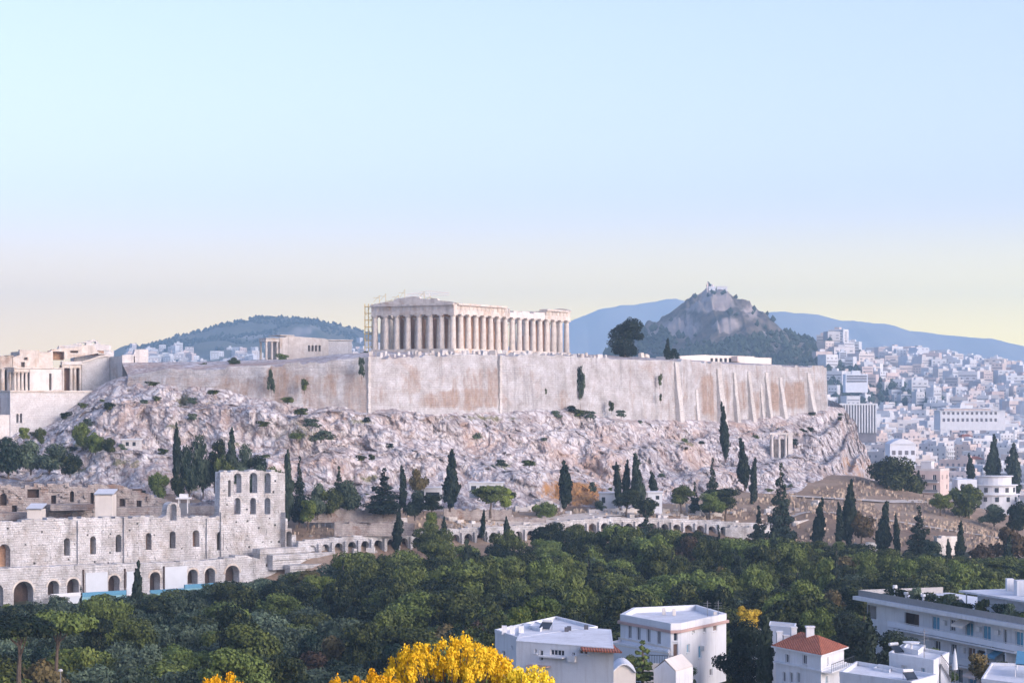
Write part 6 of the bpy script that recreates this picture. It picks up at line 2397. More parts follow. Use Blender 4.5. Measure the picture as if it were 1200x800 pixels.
def b_striped(o, p, w_, h):
    mb = MB()
    mb.box((p.x - w_ / 2, p.y, p.z - 8), (p.x + w_ / 2, p.y + 14, p.z + h - 0.8))
    mb.build('wall', M['glass_far'], o)
    mb = MB()
    mb.box((p.x - w_ / 2 - 0.5, p.y - 1.0, p.z + h - 0.797), (p.x + w_ / 2 + 0.5, p.y + 14.5, p.z + h))
    mb.build('roof', M['stucco'], o)
    n = 17
    for k in range(n):
        x = p.x - w_ / 2 + 0.3 + (w_ - 0.9) * k / (n - 1)
        mb = MB()
        mb.box((x, p.y - 0.9, p.z - 3), (x + 0.62, p.y - 0.01, p.z + h - 0.8))
        mb.build('fin', M['stucco'], o)


city_block('fin_fronted_block', 'dark-windowed block with white upright fins beside the rock\'s right end', 1000, 472.5, 500, 54, 1080, b_striped)


def b_long(o, p, w_, h):
    mb = MB()
    mb.facade((p.x - w_ / 2, p.y), (p.x + w_ / 2, p.y), p.z - 8, p.z + h * 0.62, [(1.2 + 2.6 * k, 1.2 + 2.6 * k + 1.4, p.z + h * 0.14, p.z + h * 0.5) for k in range(int((w_ - 2) / 2.6))] + [(1.2 + 2.6 * k, 1.2 + 2.6 * k + 1.4, p.z - 3.2, p.z - 1.4) for k in range(int((w_ - 2) / 2.6))], 0.4)
    mb.box((p.x - w_ / 2, p.y + 0.5, p.z - 8), (p.x + w_ / 2, p.y + 18, p.z + h * 0.62 - 0.01))
    mb.build('lower_wall', M['stucco'], o)
    for k in range(int((w_ - 2) / 2.6)):
        m2 = MB()
        m2.box((p.x - w_ / 2 + 1.2 + 2.6 * k, p.y + 0.40, p.z + h * 0.14), (p.x - w_ / 2 + 1.2 + 2.6 * k + 1.4, p.y + 0.46, p.z + h * 0.5))
        m2.build('window', M['glass_far'], o)
        m2 = MB()
        m2.box((p.x - w_ / 2 + 1.2 + 2.6 * k, p.y + 0.40, p.z - 3.2), (p.x - w_ / 2 + 1.2 + 2.6 * k + 1.4, p.y + 0.46, p.z - 1.4))
        m2.build('window', M['glass_far'], o)
    mb = MB()
    mb.box((p.x - w_ / 2 - 0.6, p.y - 0.6, p.z + h * 0.62 + 0.003), (p.x + w_ / 2 + 0.6, p.y + 18.5, p.z + h * 0.70))
    mb.build('ledge', M['stucco'], o)
    mb = MB()
    mb.box((p.x - w_ * 0.42, p.y + 4, p.z + h * 0.70 + 0.003), (p.x + w_ * 0.30, p.y + 16, p.z + h * 0.9))
    mb.build('upper_storey', M['stucco_pink'], o)
    mb = MB()
    mb.box((p.x - w_ * 0.45, p.y + 3, p.z + h * 0.9 + 0.003), (p.x + w_ * 0.33, p.y + 17, p.z + h))
    mb.build('roof', M['stucco'], o)


city_block('long_building', 'long white two-tier building with a row of dark windows in mid-city', 1140, 478, 487, 76, 1190, b_long)


def b_blue(o, p, w_, h):
    mb = MB()
    mb.box((p.x - w_ / 2, p.y, p.z - 8), (p.x + w_ / 2, p.y + 12, p.z + h * 0.7))
    mb.build('wall', M['stucco_blue'], o)
    mb = MB()
    n = 8
    A = [(p.x - w_ / 2 * 1.04 + w_ * 1.04 * k / n, p.z + h * (0.7 + 0.3 * math.sin(math.pi * k / n))) for k in range(n + 1)]
    for (x0, z0), (x1, z1) in zip(A, A[1:]):
        mb.face([(x0, p.y - 0.4, z0), (x1, p.y - 0.4, z1), (x1, p.y + 12.4, z1), (x0, p.y + 12.4, z0)])
    mb.face([(x, p.y - 0.38, z) for x, z in A])
    mb.build('roof', M['stucco_blue'], o)
    for k in range(4):
        m2 = MB()
        x = p.x - w_ / 2 + w_ * (k + 0.3) / 4
        m2.box((x, p.y - 0.06, p.z + 0.8), (x + 1.5, p.y - 0.01, p.z + 2.6))
        m2.build('window', M['glass_far'], o)


city_block('hall', 'blue-grey hall with a low curved roof among white houses', 1058, 514, 535, 30, 900, b_blue)


def b_tower(o, p, w_, h):
    mb = MB()
    mb.box((p.x - w_ / 2, p.y, p.z - 8), (p.x + w_ / 2, p.y + 16, p.z + h))
    mb.build('wall', M['stucco_blue'], o)
    n = max(3, int(h / 3.6))
    for k in range(n):
        m2 = MB()
        z = p.z + 1 + (h - 1.5) * k / n
        m2.box((p.x - w_ / 2 + 1, p.y - 0.25, z), (p.x + w_ / 2 - 1, p.y - 0.01, z + 1.5))
        m2.build('window_band', M['glass_far'], o)
    mb = MB()
    mb.box((p.x - w_ * 0.2, p.y + 3, p.z + h + 0.003), (p.x + w_ * 0.2, p.y + 9, p.z + h + 3))
    mb.build('roof_hut', M['stucco'], o)


city_block('office_block', 'large bluish office block with banded windows beyond the fin-fronted block', 1004, 438, 449, 26, 1900, b_tower)
city_block('office_block', 'tall pale office block on the hill\'s right foot, topmost in the city', 988, 412, 421, 9, 2350, b_tower)

# suburb ridge on the right, below the mountain
_, RVd = hill('hill', [(930, 452), (960, 434), (990, 424), (1020, 421), (1050, 423), (1080, 428), (1110, 432), (1140, 436), (1170, 440), (1200, 444), (1240, 450), (1320, 462)], 3300, 1300, 900, 115, 120, 40, 3, 0.004, M['earth'], (), 1.5, 0.3)
bpy.data.objects['hill.002']['kind'] = 'structure'
ra = bpy.data.objects['hill.002'].data
if 'town' not in ra.attributes:
    set_attr(ra, 'town', np.ones(len(ra.vertices)))
    set_attr(ra, 'wood', np.zeros(len(ra.vertices)))


def grid_h(V, x, y):
    """height of a hill grid under (x, y)"""
    ys2, xs2 = V[:, 0, 1], V[0, :, 0]
    if not (xs2[0] <= x <= xs2[-1] and ys2[0] <= y <= ys2[-1]):
        return -1e9
    i = min(max(int(np.searchsorted(ys2, y)) - 1, 0), len(ys2) - 2)
    j = min(max(int(np.searchsorted(xs2, x)) - 1, 0), len(xs2) - 2)
    a = (y - ys2[i]) / (ys2[i + 1] - ys2[i])
    b_ = (x - xs2[j]) / (xs2[j + 1] - xs2[j])
    Z = V[:, :, 2]
    return float((Z[i, j] * (1 - b_) + Z[i, j + 1] * b_) * (1 - a) + (Z[i + 1, j] * (1 - b_) + Z[i + 1, j + 1] * b_) * a)


def HT(x, y):
    return max(H(x, y), grid_h(RVd, x, y), grid_h(LV, x, y), grid_h(TV, x, y))


lots = []
y = 690.0
while y < 2300:
    dx = 14.5 + max(0, (y - 700)) * 0.004
    x = 0.128 * y
    while x < 0.25 * y:
        X, Y = x + rgC.uniform(-3, 3), y + rgC.uniform(-4, 4)
        px = 600 + X / Y * FPX
        lim = 1050 if Y < 760 else (1010 if Y < 840 else 955)
        if lim < px < 1228 and not any(abs(X - a) < r and -4 < Y - b_ < 24 for a, b_, r in LMB) and not (1118 < px < 1200 and Y < 745) and rgC.random() < 0.93:
            lots.append((X, Y, px))
        x += dx * rgC.uniform(0.9, 1.2)
    y += 15.5 + max(0, (y - 700)) * 0.008
lots.sort(key=lambda q: q[1])
NCOL = [(900, 'the wall\'s end'), (973, 'the fin-fronted block'), (1040, 'the curved-roof hall'), (1085, 'the thin cypress'), (1125, 'the cypress row'), (1170, 'the wide dark cypress')]
ind, rest = lots[:285], lots[285:]
cells = {}
for k, q in enumerate(ind):
    lm = [b_ for a, b_ in NCOL if a <= q[2]][-1]
    row = ['nearest', 'second', 'third', 'fourth', 'fifth', 'sixth', 'farthest'][min(6, int(k / 285 * 7))]
    cells.setdefault((lm, row), []).append(q)
for (lm, row), ls in cells.items():
    ls.sort(key=lambda q: q[2])
    for i, (X, Y, px) in enumerate(ls):
        rz = rgC.choice([0.25, -0.55, 0.25, 0.9]) + rgC.uniform(-0.12, 0.12)
        z = HT(X, Y)
        lab = '%%s, %s rightwards in the city\'s %s band beyond %s' % (ORD[i], row, lm)
        if Y < 900:
            k = rgC.choices([0, 1, 2, 3], [0.35, 0.25, 0.2, 0.2])[0]
            nm = ['white balconied house', 'red-roofed house', 'tall white balconied house', 'small flat-roofed house'][k]
            place(NEAR, NU, k, X, Y, z, rz, lab % nm, rgC.uniform(0.88, 1.05))
        else:
            k = rgC.choices(range(8), [3, 2, 3, 2, 1.6, 1.4, 1.6, 1.2])[0]
            nm = ['balconied block', 'broad balconied block', 'plain low house', 'wide plain block', 'red-roofed house', 'tall balconied block', 'small red-roofed house', 'long balconied block'][k]
            place(FAR, FU, k, X, Y, z, rz, lab % nm, rgC.uniform(0.72, 0.98))
for lst, used in ((NEAR, NU), (FAR, FU)):
    for o, u in zip(lst, used):
        if not u:
            for ch in list(o.children):
                bpy.data.objects.remove(ch)
            bpy.data.objects.remove(o)


# the rest of the city, far off: one mass
def mass(name, spots, label):
    mb = MB()
    rg = random.Random(4)
    for X, Y, sc in spots:
        z = HT(X, Y)
        w_, d_, h = rg.uniform(9, 20) * sc, rg.uniform(9, 14) * sc, rg.choice([6, 9, 12, 12, 15, 18]) * sc
        a = rg.choice([0.25, -0.5, 0.7]) + rg.uniform(-0.1, 0.1)
        mb.xf = Matrix.Translation((X, Y, z)) @ Matrix.Rotation(a, 4, 'Z')
        mb.box((-w_ / 2, 0, -8), (w_ / 2, d_, h))
        if rg.random() < 0.6:
            mb.box((-w_ / 5, d_ * 0.3, h + 0.01), (w_ / 8, d_ * 0.7, h + 2.6))
        if rg.random() < 0.16:
            mb.face([(-w_ / 2, 0, h + 0.02), (w_ / 2, 0, h + 0.02), (w_ / 2, d_, h + 0.02), (-w_ / 2, d_, h + 0.02)], 2)
        for f in range(max(1, int(h / 3.2))):
            zz = 1.0 + f * 3.1
            if rg.random() < 0.5:
                mb.face([(-w_ / 2 + 0.8, -0.05, zz), (w_ / 2 - 0.8, -0.05, zz), (w_ / 2 - 0.8, -0.05, zz + 1.1), (-w_ / 2 + 0.8, -0.05, zz + 1.1)], 1)
            else:
                for k in range(3):
                    u = -w_ / 2 + w_ * (k + 0.25) / 3
                    mb.face([(u, -0.05, zz), (u + w_ * 0.14, -0.05, zz), (u + w_ * 0.14, -0.05, zz + 1.4), (u, -0.05, zz + 1.4)], 1)
    mb.xf = None
    stuff(mb.build(name, [M['city_mass'], M['glass_far'], M['tiles']]), label, 'city')


sp = [(X, Y, 1.0) for X, Y, px in rest]
yy = 2300.0
while yy < 4300:
    x = 0.14 * yy
    while x < 0.26 * yy:
        X, Y = x + rgC.uniform(-8, 8), yy + rgC.uniform(-14, 14)
        px = 600 + X / Y * FPX
        if 960 < px < 1240 and rgC.random() < 0.94:
            sp.append((X, Y, rgC.uniform(0.9, 1.3)))
        x += 19 * rgC.uniform(0.85, 1.25)
    yy += 26
# the city goes on beyond the picture's right edge
yy = 700.0
while yy < 4300:
    x = 0.254 * yy
    while x < 0.40 * yy + 40:
        sp.append((x + rgC.uniform(-4, 4), yy + rgC.uniform(-6, 6), rgC.uniform(0.8, 1.1)))
        x += (15 + yy * 0.004) * rgC.uniform(0.9, 1.3)
    yy += 16 + yy * 0.008
# houses climbing the right flank of the hill
for k in range(240):
    X = rgC.uniform(340, 520)
    Y = rgC.uniform(2080, 2560)
    z = grid_h(LV, X, Y)
    px, py = 600 + X / Y * FPX, HOR - (z - CZ) / Y * FPX
    if px > 972 and py > 418 + max(0, 985 - px) * 0.5:
        sp.append((X, Y, 0.72))
mass('distant_city', sp, 'far white city spreading below the mountain, too many roofs to count')
sp = []
for k in range(560):
    Y = rgC.uniform(3150, 4000)
    px = rgC.uniform(150, 440)
    X = (px - 600) / FPX * Y
    z = HT(X, Y)
    py = HOR - (z - CZ) / Y * FPX
    if py > np.interp(px, [150, 200, 250, 300, 330, 440], [411, 412, 412, 409, 405, 402]) + rgC.uniform(-2, 3):
        sp.append((X, Y, rgC.uniform(0.7, 1.0)))
mass('distant_city', sp, 'far pale suburb at the foot of the blue hill on the left')

# the curved white house above the slope
p = P(1158, 588, 700)
o = thing('curved_house', 'white house with stepped curved balconies under the dark cypresses', 'house', p)
s_ = 700 / FPX


def arc_poly(cx, cy, r, a0, a1, n=14):
    return [(cx + r * math.cos(a0 + (a1 - a0) * k / n), cy + r * math.sin(a0 + (a1 - a0) * k / n)) for k in range(n + 1)]


cx, cy = p.x + 3.5, p.y + 7
for k, (r, z0, z1) in enumerate(((7.6, -6, 2.2), (7.0, 2.203, 5.2), (5.6, 5.203, 8.0))):
    mb = MB()
    mb.prism(arc_poly(cx, cy, r, math.pi * 0.85, math.pi * 2.15) + [(cx + 2, cy + 7)], p.z + z0, p.z + z1)
    mb.build('wall', M['stucco'], o)
for r, z in ((8.3, 2.0), (7.7, 5.0), (6.2, 7.9)):
    mb = MB()
    mb.prism(arc_poly(cx, cy, r, math.pi * 1.0, math.pi * 2.05) + [(cx, cy)], p.z + z + 0.21, p.z + z + 0.5)
    mb.build('balcony', M['stucco'], o)
for a in np.linspace(math.pi * 1.15, math.pi * 1.95, 6):
    for r, z in ((7.62, 0.1), (7.02, 3.1)):
        mb = MB()
        t = Vector((-math.sin(a), math.cos(a)))
        c = Vector((cx + r * math.cos(a), cy + r * math.sin(a)))
        n_ = Vector((math.cos(a), math.sin(a)))
        q = [c - t * 0.6 + n_ * 0.08, c + t * 0.6 + n_ * 0.08, c + t * 0.6 - n_ * 0.3, c - t * 0.6 - n_ * 0.3]
        mb.prism([(v.x, v.y) for v in q], p.z + z, p.z + z + 1.5)
        mb.build('window', M['glass'], o)
mb = MB()
mb.box((p.x - 9.5, p.y + 2, p.z - 6), (p.x - 3.2, p.y + 11, p.z + 7.2))
mb.build('side_block', M['stucco_blue'], o)
for x, z in ((-8.4, 1.0), (-6.0, 1.0), (-8.4, 4.2), (-6.0, 4.2)):
    mb = MB()
    mb.box((p.x + x, p.y + 1.93, p.z + z), (p.x + x + 1.2, p.y + 1.99, p.z + z + 1.6))
    mb.build('window', M['glass'], o)

# chapel and mast on the summit, trees on the hill
def on_hill(V, px, Y0, Y1):
    best = None
    for Y in np.linspace(Y0, Y1, 60):
        X = (px - 600) / FPX * Y
        z = grid_h(V, X, Y)
        py = HOR - (z - CZ) / Y * FPX
        if best is None or py < best[0]:
            best = (py, X, Y, z)
    return Vector(best[1:])


p = on_hill(LV, 834, 2300, 2700)
o = thing('hilltop_chapel', 'tiny white chapel with bell tower on the rocky summit', 'chapel', p)
mb = MB()
mb.box((p.x - 3.5, p.y - 4, p.z - 4), (p.x + 4, p.y + 5, p.z + 3.6))
mb.build('nave', M['stucco'], o)
mb = MB()
mb.lathe([(2.0, 3.6), (1.9, 4.6), (1.2, 5.6), (0.2, 6.1)], 12, (p.x + 1, p.y, p.z))
mb.build('dome', M['stucco_pink'], o)
mb = MB()
mb.box((p.x - 6, p.y - 3, p.z - 4), (p.x - 4, p.y - 1, p.z + 6))
mb.box((p.x - 5.7, p.y - 2.7, p.z + 6.003), (p.x - 4.3, p.y - 1.3, p.z + 8.4))
mb.build('bell_tower', M['stucco_pink'], o)
p = on_hill(LV, 846, 2300, 2700)
o = thing('hilltop_house', 'small pale building just right of the summit chapel', 'building', p)
mb = MB()
mb.box((p.x - 6, p.y - 4, p.z - 5), (p.x + 6, p.y + 5, p.z + 2.0))
mb.build('wall', M['stucco'], o)
mb = MB()
mb.box((p.x - 6.4, p.y - 4.4, p.z + 2.003), (p.x + 6.4, p.y + 5.4, p.z + 2.5))
mb.build('roof', M['roof_flat'], o)


def hill_wood(name, V, n, cond, size, label, seed):
    rg = random.Random(seed)
    mb = MB()
    k = 0
    ys2, xs2 = V[:, 0, 1], V[0, :, 0]
    while k < n:
        X, Y = rg.uniform(xs2[0], xs2[-1]), rg.uniform(ys2[0], ys2[len(ys2) // 2 + 6])
        z = grid_h(V, X, Y)
        px, py = 600 + X / Y * FPX, HOR - (z - CZ) / Y * FPX
        k += 1
        if not cond(px, py, rg, X, Y):
            continue
        r = size * rg.uniform(0.6, 1.3)
        hh = r * rg.uniform(1.2, 2.3)
        c = Vector((X, Y, z + hh * 0.4))
        ring = [mb.vert(c + Vector((r * math.cos(t) * rg.uniform(0.7, 1.1), r * math.sin(t) * rg.uniform(0.7, 1.1), rg.uniform(-0.3, 0.3) * r))) for t in [2 * math.pi * q / 6 for q in range(6)]]
        tp_, bt = mb.vert(c + Vector((rg.uniform(-0.3, 0.3) * r, 0, hh * 0.6))), mb.vert(c - Vector((0, 0, hh * 0.7)))
        for q in range(6):
            mb.poly((ring[q], ring[(q + 1) % 6], tp_))
            mb.poly((ring[(q + 1) % 6], ring[q], bt))
    o = mb.build(name, M['cypress_leaf'])
    stuff(o, label, 'wood')


def lyc_cond(px, py, rg, X, Y):
    d = noise.noise(Vector((X * 0.012, Y * 0.012, 4))) * 14
    low = py + d > np.interp(px, [740, 790, 860, 900, 930, 1000], [386, 394, 392, 390, 394, 404])
    return (low and rg.random() < 0.85) or rg.random() < 0.03


hill_wood('pine_wood', LV, 5200, lyc_cond, 3.6, 'dark pine wood round the lower flanks of the rocky hill', 3)


def ty_cond(px, py, rg, X, Y):
    return noise.noise(Vector((X * 0.006, Y * 0.006, 4))) > -0.15 and py < 412


hill_wood('pine_wood', TV, 6500, ty_cond, 3.4, 'scattered woods on the blue hill at left', 5)
# ------------------------------------------------------------------ houses in the foreground
def pxy(px, Y):
    return ((px - 600) / FPX * Y, Y)


def zat(py, Y):
    return CZ + (HOR - py) / FPX * Y


def window(parent, A, B, h, depth=0.2, mat='glass', frame='white_metal', bars=1, sill=True):
    A, B = Vector(A), Vector(B)
    d = (B - A).normalized()
    n_ = Vector((d.y, -d.x))
    u0, u1, z0, z1 = h[:4]
    q = lambda u, z, o_: (A.x + d.x * u - n_.x * o_, A.y + d.y * u - n_.y * o_, z)

    def bx(mb, a, b_, c, e, o0, o1):
        pts = [q(a, c, o0), q(b_, c, o0), q(b_, c, o1), q(a, c, o1)]
        mb.prism([(p[0], p[1]) for p in pts], c, e)
    mb = MB()
    bx(mb, u0, u1, z0, z1, depth - 0.02, depth + 0.02)
    w_ = mb.build('window', M[mat], parent)
    WLOC[w_.name] = WLOC[parent.name]
    mb = MB()
    t = 0.07
    bx(mb, u0, u0 + t, z0, z1, depth - 0.07, depth - 0.024)
    bx(mb, u1 - t, u1, z0, z1, depth - 0.07, depth - 0.024)
    bx(mb, u0 + t + 0.002, u1 - t - 0.002, z1 - t, z1, depth - 0.07, depth - 0.024)
    bx(mb, u0 + t + 0.002, u1 - t - 0.002, z0, z0 + t, depth - 0.07, depth - 0.024)
    for k in range(bars):
        u = u0 + (u1 - u0) * (k + 1) / (bars + 1)
        bx(mb, u - 0.035, u + 0.035, z0 + t + 0.002, z1 - t - 0.002, depth - 0.065, depth - 0.024)
    mb.build('frame', M[frame], w_)
    if sill:
        mb = MB()
        bx(mb, u0 - 0.1, u1 + 0.1, z0 - 0.1, z0 - 0.01, -0.12, depth - 0.03)
        mb.build('sill', M['stucco'], w_)
    return w_


def poly_house(root, pts, z0, z1, wins, wall='stucco', roof='roof_flat', par=0.6, pw=0.3, parapet=True):
    """pts counter-clockwise seen from above; wins {edge: [(u0, u1, za, zb, material, frame)]}"""
    mb = MB()
    n = len(pts)
    for e in range(n):
        mb.facade(pts[e], pts[(e + 1) % n], z0, z1, wins.get(e, []), 0.2)
    mb.face([(x, y, z1 - 0.02) for x, y in pts])
    wl_ = mb.build('wall', M[wall], root)
    for e, ws in wins.items():
        for h in ws:
            window(root, pts[e], pts[(e + 1) % n], h, 0.2, h[4] if len(h) > 4 else 'glass', h[5] if len(h) > 5 else 'white_metal', h[6] if len(h) > 6 else 1)
    c = Vector((sum(p[0] for p in pts) / n, sum(p[1] for p in pts) / n))
    if parapet:
        mb = MB()
        o_ = [Vector(p) + (Vector(p) - c).normalized() * 0.04 for p in pts]
        i_ = [Vector(p) + (c - Vector(p)).normalized() * pw * 1.3 for p in pts]
        for e in range(n):
            a, b_, cc, dd = o_[e], o_[(e + 1) % n], i_[(e + 1) % n], i_[e]
            for q in ([(a, z1 + 0.003), (b_, z1 + 0.003), (b_, z1 + par), (a, z1 + par)], [(dd, z1 + 0.003), (cc, z1 + 0.003), (cc, z1 + par), (dd, z1 + par)], [(a, z1 + par), (b_, z1 + par), (cc, z1 + par), (dd, z1 + par)]):
                mb.face([(v.x, v.y, z) for v, z in q])
        mb.build('parapet', M[wall], root)
        mb = MB()
        mb.face([(v.x, v.y, z1 + 0.06) for v in i_])
        mb.build('flat_roof', M[roof], root)
    return wl_


def band(root, name, pts, z0, z1, out_, mat, edges=None):
    """moulding that runs round the walls, standing out_ metres proud"""
    mb = MB()
    n = len(pts)
    c = Vector((sum(p[0] for p in pts) / n, sum(p[1] for p in pts) / n))
    o_ = [Vector(p) + (Vector(p) - c).normalized() * out_ * 1.35 for p in pts]
    i_ = [Vector(p) + (Vector(p) - c).normalized() * 0.012 for p in pts]
    for e in (range(n) if edges is None else edges):
        a, b_, cc, dd = o_[e], o_[(e + 1) % n], i_[(e + 1) % n], i_[e]
        for q in ([(a, z0), (b_, z0), (b_, z1), (a, z1)], [(a, z1), (b_, z1), (cc, z1), (dd, z1)], [(a, z0), (b_, z0), (cc, z0), (dd, z0)]):
            mb.face([(v.x, v.y, z) for v, z in q])
    mb.build(name, M[mat], root)


def bxp(root, name, lo, hi, mat, taper=0.0):
    mb = MB()
    mb.box(lo, hi, 0, taper)
    return mb.build(name, M[mat], root)


# --- the villa
VP = [pxy(727, 281), pxy(786, 269.5), pxy(798, 270), pxy(851, 282), pxy(816, 294), pxy(742, 290)]
vz1 = zat(736.5, 270)
vz0 = zat(812, 270)
vl = thing('villa', 'two-storey white villa with brown cornice band and parapeted flat roof', 'villa', (VP[1][0], VP[1][1], vz0))
L0 = (Vector(VP[1]) - Vector(VP[0])).length
L2 = (Vector(VP[3]) - Vector(VP[2])).length
zw0, zw1 = zat(751.5, 275), zat(733.5 + 2, 275)
f0 = []
for u in (0.155, 0.335, 0.53, 0.735):
    f0.append((L0 * u, L0 * u + 0.95, zw0, zw1, 'shutter_grey', 'white_metal', 1))
f1 = [(0.42, 0.95, zat(750.5, 270), zat(738.5, 270), 'glass', 'white_metal', 0), (0.36, 1.0, zat(768.5, 270), zat(753.5, 270), 'shutter_brown', 'white_metal', 0)]
f2 = [(L2 * 0.24, L2 * 0.24 + 0.8, zat(741.5, 273), zat(735.5, 273) - 0.05), (L2 * 0.48, L2 * 0.48 + 0.9, zat(740.5, 276), zat(733.5, 276), 'shutter_grey'), (L2 * 0.70, L2 * 0.70 + 1.3, zat(739, 279), zat(731.5, 279), 'shutter_brown'),
      (L2 * 0.12, L2 * 0.12 + 0.9, zat(764, 272), zat(754, 272), 'shutter_blue'), (L2 * 0.37, L2 * 0.37 + 1.05, zat(770.5, 275), zat(756, 275), 'shutter_blue'), (L2 * 0.62, L2 * 0.62 + 1.0, zat(792, 277), zat(784, 277), 'glass')]
poly_house(vl, VP, vz0, vz1, {0: f0, 1: f1, 2: f2}, 'stucco', 'roof_flat', 0.75, 0.45)
band(vl, 'cornice', VP, vz1 - 0.45, vz1 - 0.12, 0.30, 'cornice')
band(vl, 'ledge', VP, zat(757.5, 272) - 0.05, zat(757.5, 272) + 0.22, 0.22, 'stucco_cream', [0])
for k, (px, py, Y) in enumerate(((790, 716, 286), (778, 717, 287), (838, 719, 282))):
    x = (px - 600) / FPX * Y
    bxp(vl, 'chimney', (x - 0.22, Y - 0.22, vz1 + 0.1), (x + 0.22, Y + 0.22, vz1 + 0.95), 'stucco_cream')
for dx in (0, 1.4):
    mb = MB()
    x = (829 - 600) / FPX * 280 + dx
    mb.tube((x, 280, vz1 + 0.1), (x, 280, vz1 + 2.6), 0.04)
    for q in range(3):
        mb.tube((x - 0.5, 280, vz1 + 1.6 + q * 0.35), (x + 0.5, 280, vz1 + 1.6 + q * 0.35), 0.025)
    mb.build('aerial', M['grey_metal'], vl)
# lower wing in front of the villa's left side, terrace
w_ = [pxy(716, 277), pxy(783, 266.5), pxy(785, 268.5), pxy(727, 280)]
o = thing('garden_wing', 'low white wing with a ledged roof against the villa\'s left front', 'house wing', (w_[0][0], w_[0][1], vz0))
poly_house(o, w_, vz0, zat(764, 268), {}, 'stucco', 'roof_flat', 0.3, 0.2)
band(o, 'ledge', w_, zat(764, 268) - 0.05, zat(764, 268) + 0.1, 0.2, 'stucco_cream')
# balustrade below, gabled white garden houses in front of it
gh = [pxy(766, 243), pxy(792, 241), pxy(812, 246), pxy(786, 249)]
o = thing('gabled_outbuilding', 'small white gabled outbuilding in front of the villa', 'outbuilding', (gh[0][0], gh[0][1], 104))
z1 = zat(784, 243)
mb = MB()
for e in range(4):
    mb.facade(gh[e], gh[(e + 1) % 4], 100, z1, [], 0.2)
mA, mB_ = (Vector(gh[0]) + Vector(gh[1])) / 2, (Vector(gh[2]) + Vector(gh[3])) / 2
mb.face([(gh[0][0], gh[0][1], z1), (gh[1][0], gh[1][1], z1), (mA.x, mA.y, z1 + 1.1)])
mb.face([(gh[2][0], gh[2][1], z1), (gh[3][0], gh[3][1], z1), (mB_.x, mB_.y, z1 + 1.1)])
mb.build('wall', M['stucco'], o)
mb = MB()
for a, b_, c_, d_ in ((gh[0], mA, mB_, gh[3]), (gh[1], mA, mB_, gh[2])):
    a, d_ = Vector(a), Vector(d_)
    for lift in (0.02, 0.16):
        mb.face([(a.x, a.y, z1 - 0.06 + lift), (b_.x, b_.y, z1 + 1.1 + lift), (c_.x, c_.y, z1 + 1.1 + lift), (d_.x, d_.y, z1 - 0.06 + lift)])
mb.build('roof', M['stucco_cream'], o)
o = thing('arched_outbuilding', 'pale outbuilding with a curved roof left of the gabled one', 'outbuilding', (*pxy(740, 240), 104))
mb = MB()
x0, x1 = pxy(718, 240)[0], pxy(745, 240)[0]
zc = zat(788, 240)
ap = [(x0 + (x1 - x0) * k / 10, zc + 0.9 * math.sin(math.pi * k / 10)) for k in range(11)]
mb.slab(lambda u, z, o_: (u, 240 + o_, z), [(x0, 100), (x1, 100)] + ap[::-1], [], 5.0)
mb.build('wall', M['stucco_cream'], o)
mb = MB()
ap2 = [(x, z + 0.03) for x, z in ap]
mb.slab(lambda u, z, o_: (u, 239.7 + o_, z), ap2 + [(x, z + 0.16) for x, z in ap2[::-1]], [], 5.6)
mb.build('roof', M['roof_flat'], o)
o = thing('balustrade', 'dark garden railing on a low wall under the villa\'s corner', 'railing', (*pxy(772, 262), 105))
a, b_ = Vector(pxy(752, 262)), Vector(pxy(800, 260))
mb = MB()
zz = zat(777, 261)
for k in range(17):
    p = a.lerp(b_, k / 16)
    mb.tube((p.x, p.y, zz), (p.x, p.y, zz + 0.95), 0.03, n=4)
mb.tube((a.x, a.y, zz + 0.97), (b_.x, b_.y, zz + 0.97), 0.045)
mb.build('railing', M['dark_metal'], o)
mb = MB()
d = (b_ - a).normalized()
n_ = Vector((-d.y, d.x)) * 0.2
mb.prism([tuple(a - n_), tuple(b_ - n_), tuple(b_ + n_), tuple(a + n_)], 100, zz - 0.004)
mb.build('wall', M['stucco_cream'], o)

# --- the white cubic house
wh = thing('cubic_house', 'white cubic house with stepped flat roofs and a red-tiled lean-to', 'house', (*pxy(640, 205), 104))
B1 = [pxy(580, 213), pxy(607, 206), pxy(700, 216), pxy(652, 226)]
z1 = zat(745, 210)
L = (Vector(B1[1]) - Vector(B1[0])).length
La = L
poly_house(wh, B1, 103, z1, {0: [(La * 0.10, La * 0.10 + 0.55, zat(766, 212), zat(761, 212) + 0.1), (La * 0.32, La * 0.32 + 1.1, zat(767.5, 211), zat(761, 211)), (La * 0.72, La * 0.72 + 0.45, zat(758, 208), zat(755.5, 208), 'glass', 'white_metal', 0)]}, 'stucco', 'roof_flat', 0.35, 0.2)
B2 = [pxy(605, 203), pxy(719, 197), pxy(716, 213), pxy(614, 219)]
z2 = zat(755.5, 200)
UB = lambda px: float(np.interp(px, [605, 719], [0, (Vector(B2[1]) - Vector(B2[0])).length]))
poly_house(wh, B2, 103, z2, {0: [(UB(627), UB(629.5), zat(764.5, 202), zat(759.5, 202), 'shutter_brown', 'white_metal', 0), (UB(633), UB(637), zat(773, 202), zat(760.5, 202), 'glass', 'white_metal', 0), (UB(633.5), UB(641), zat(794.5, 202), zat(786.5, 202), 'glass'),
                                 (UB(645.5), UB(662), zat(768.5, 200), zat(761.5, 200), 'glass', 'white_metal', 3), (UB(679), UB(689), zat(766, 199), zat(761, 199), 'shutter_brown', 'white_metal', 1), (UB(671.5), UB(674.5), zat(767, 200), zat(763, 200), 'shutter_grey', 'white_metal', 0)]}, 'stucco', 'roof_flat', 0.08, 0.2)
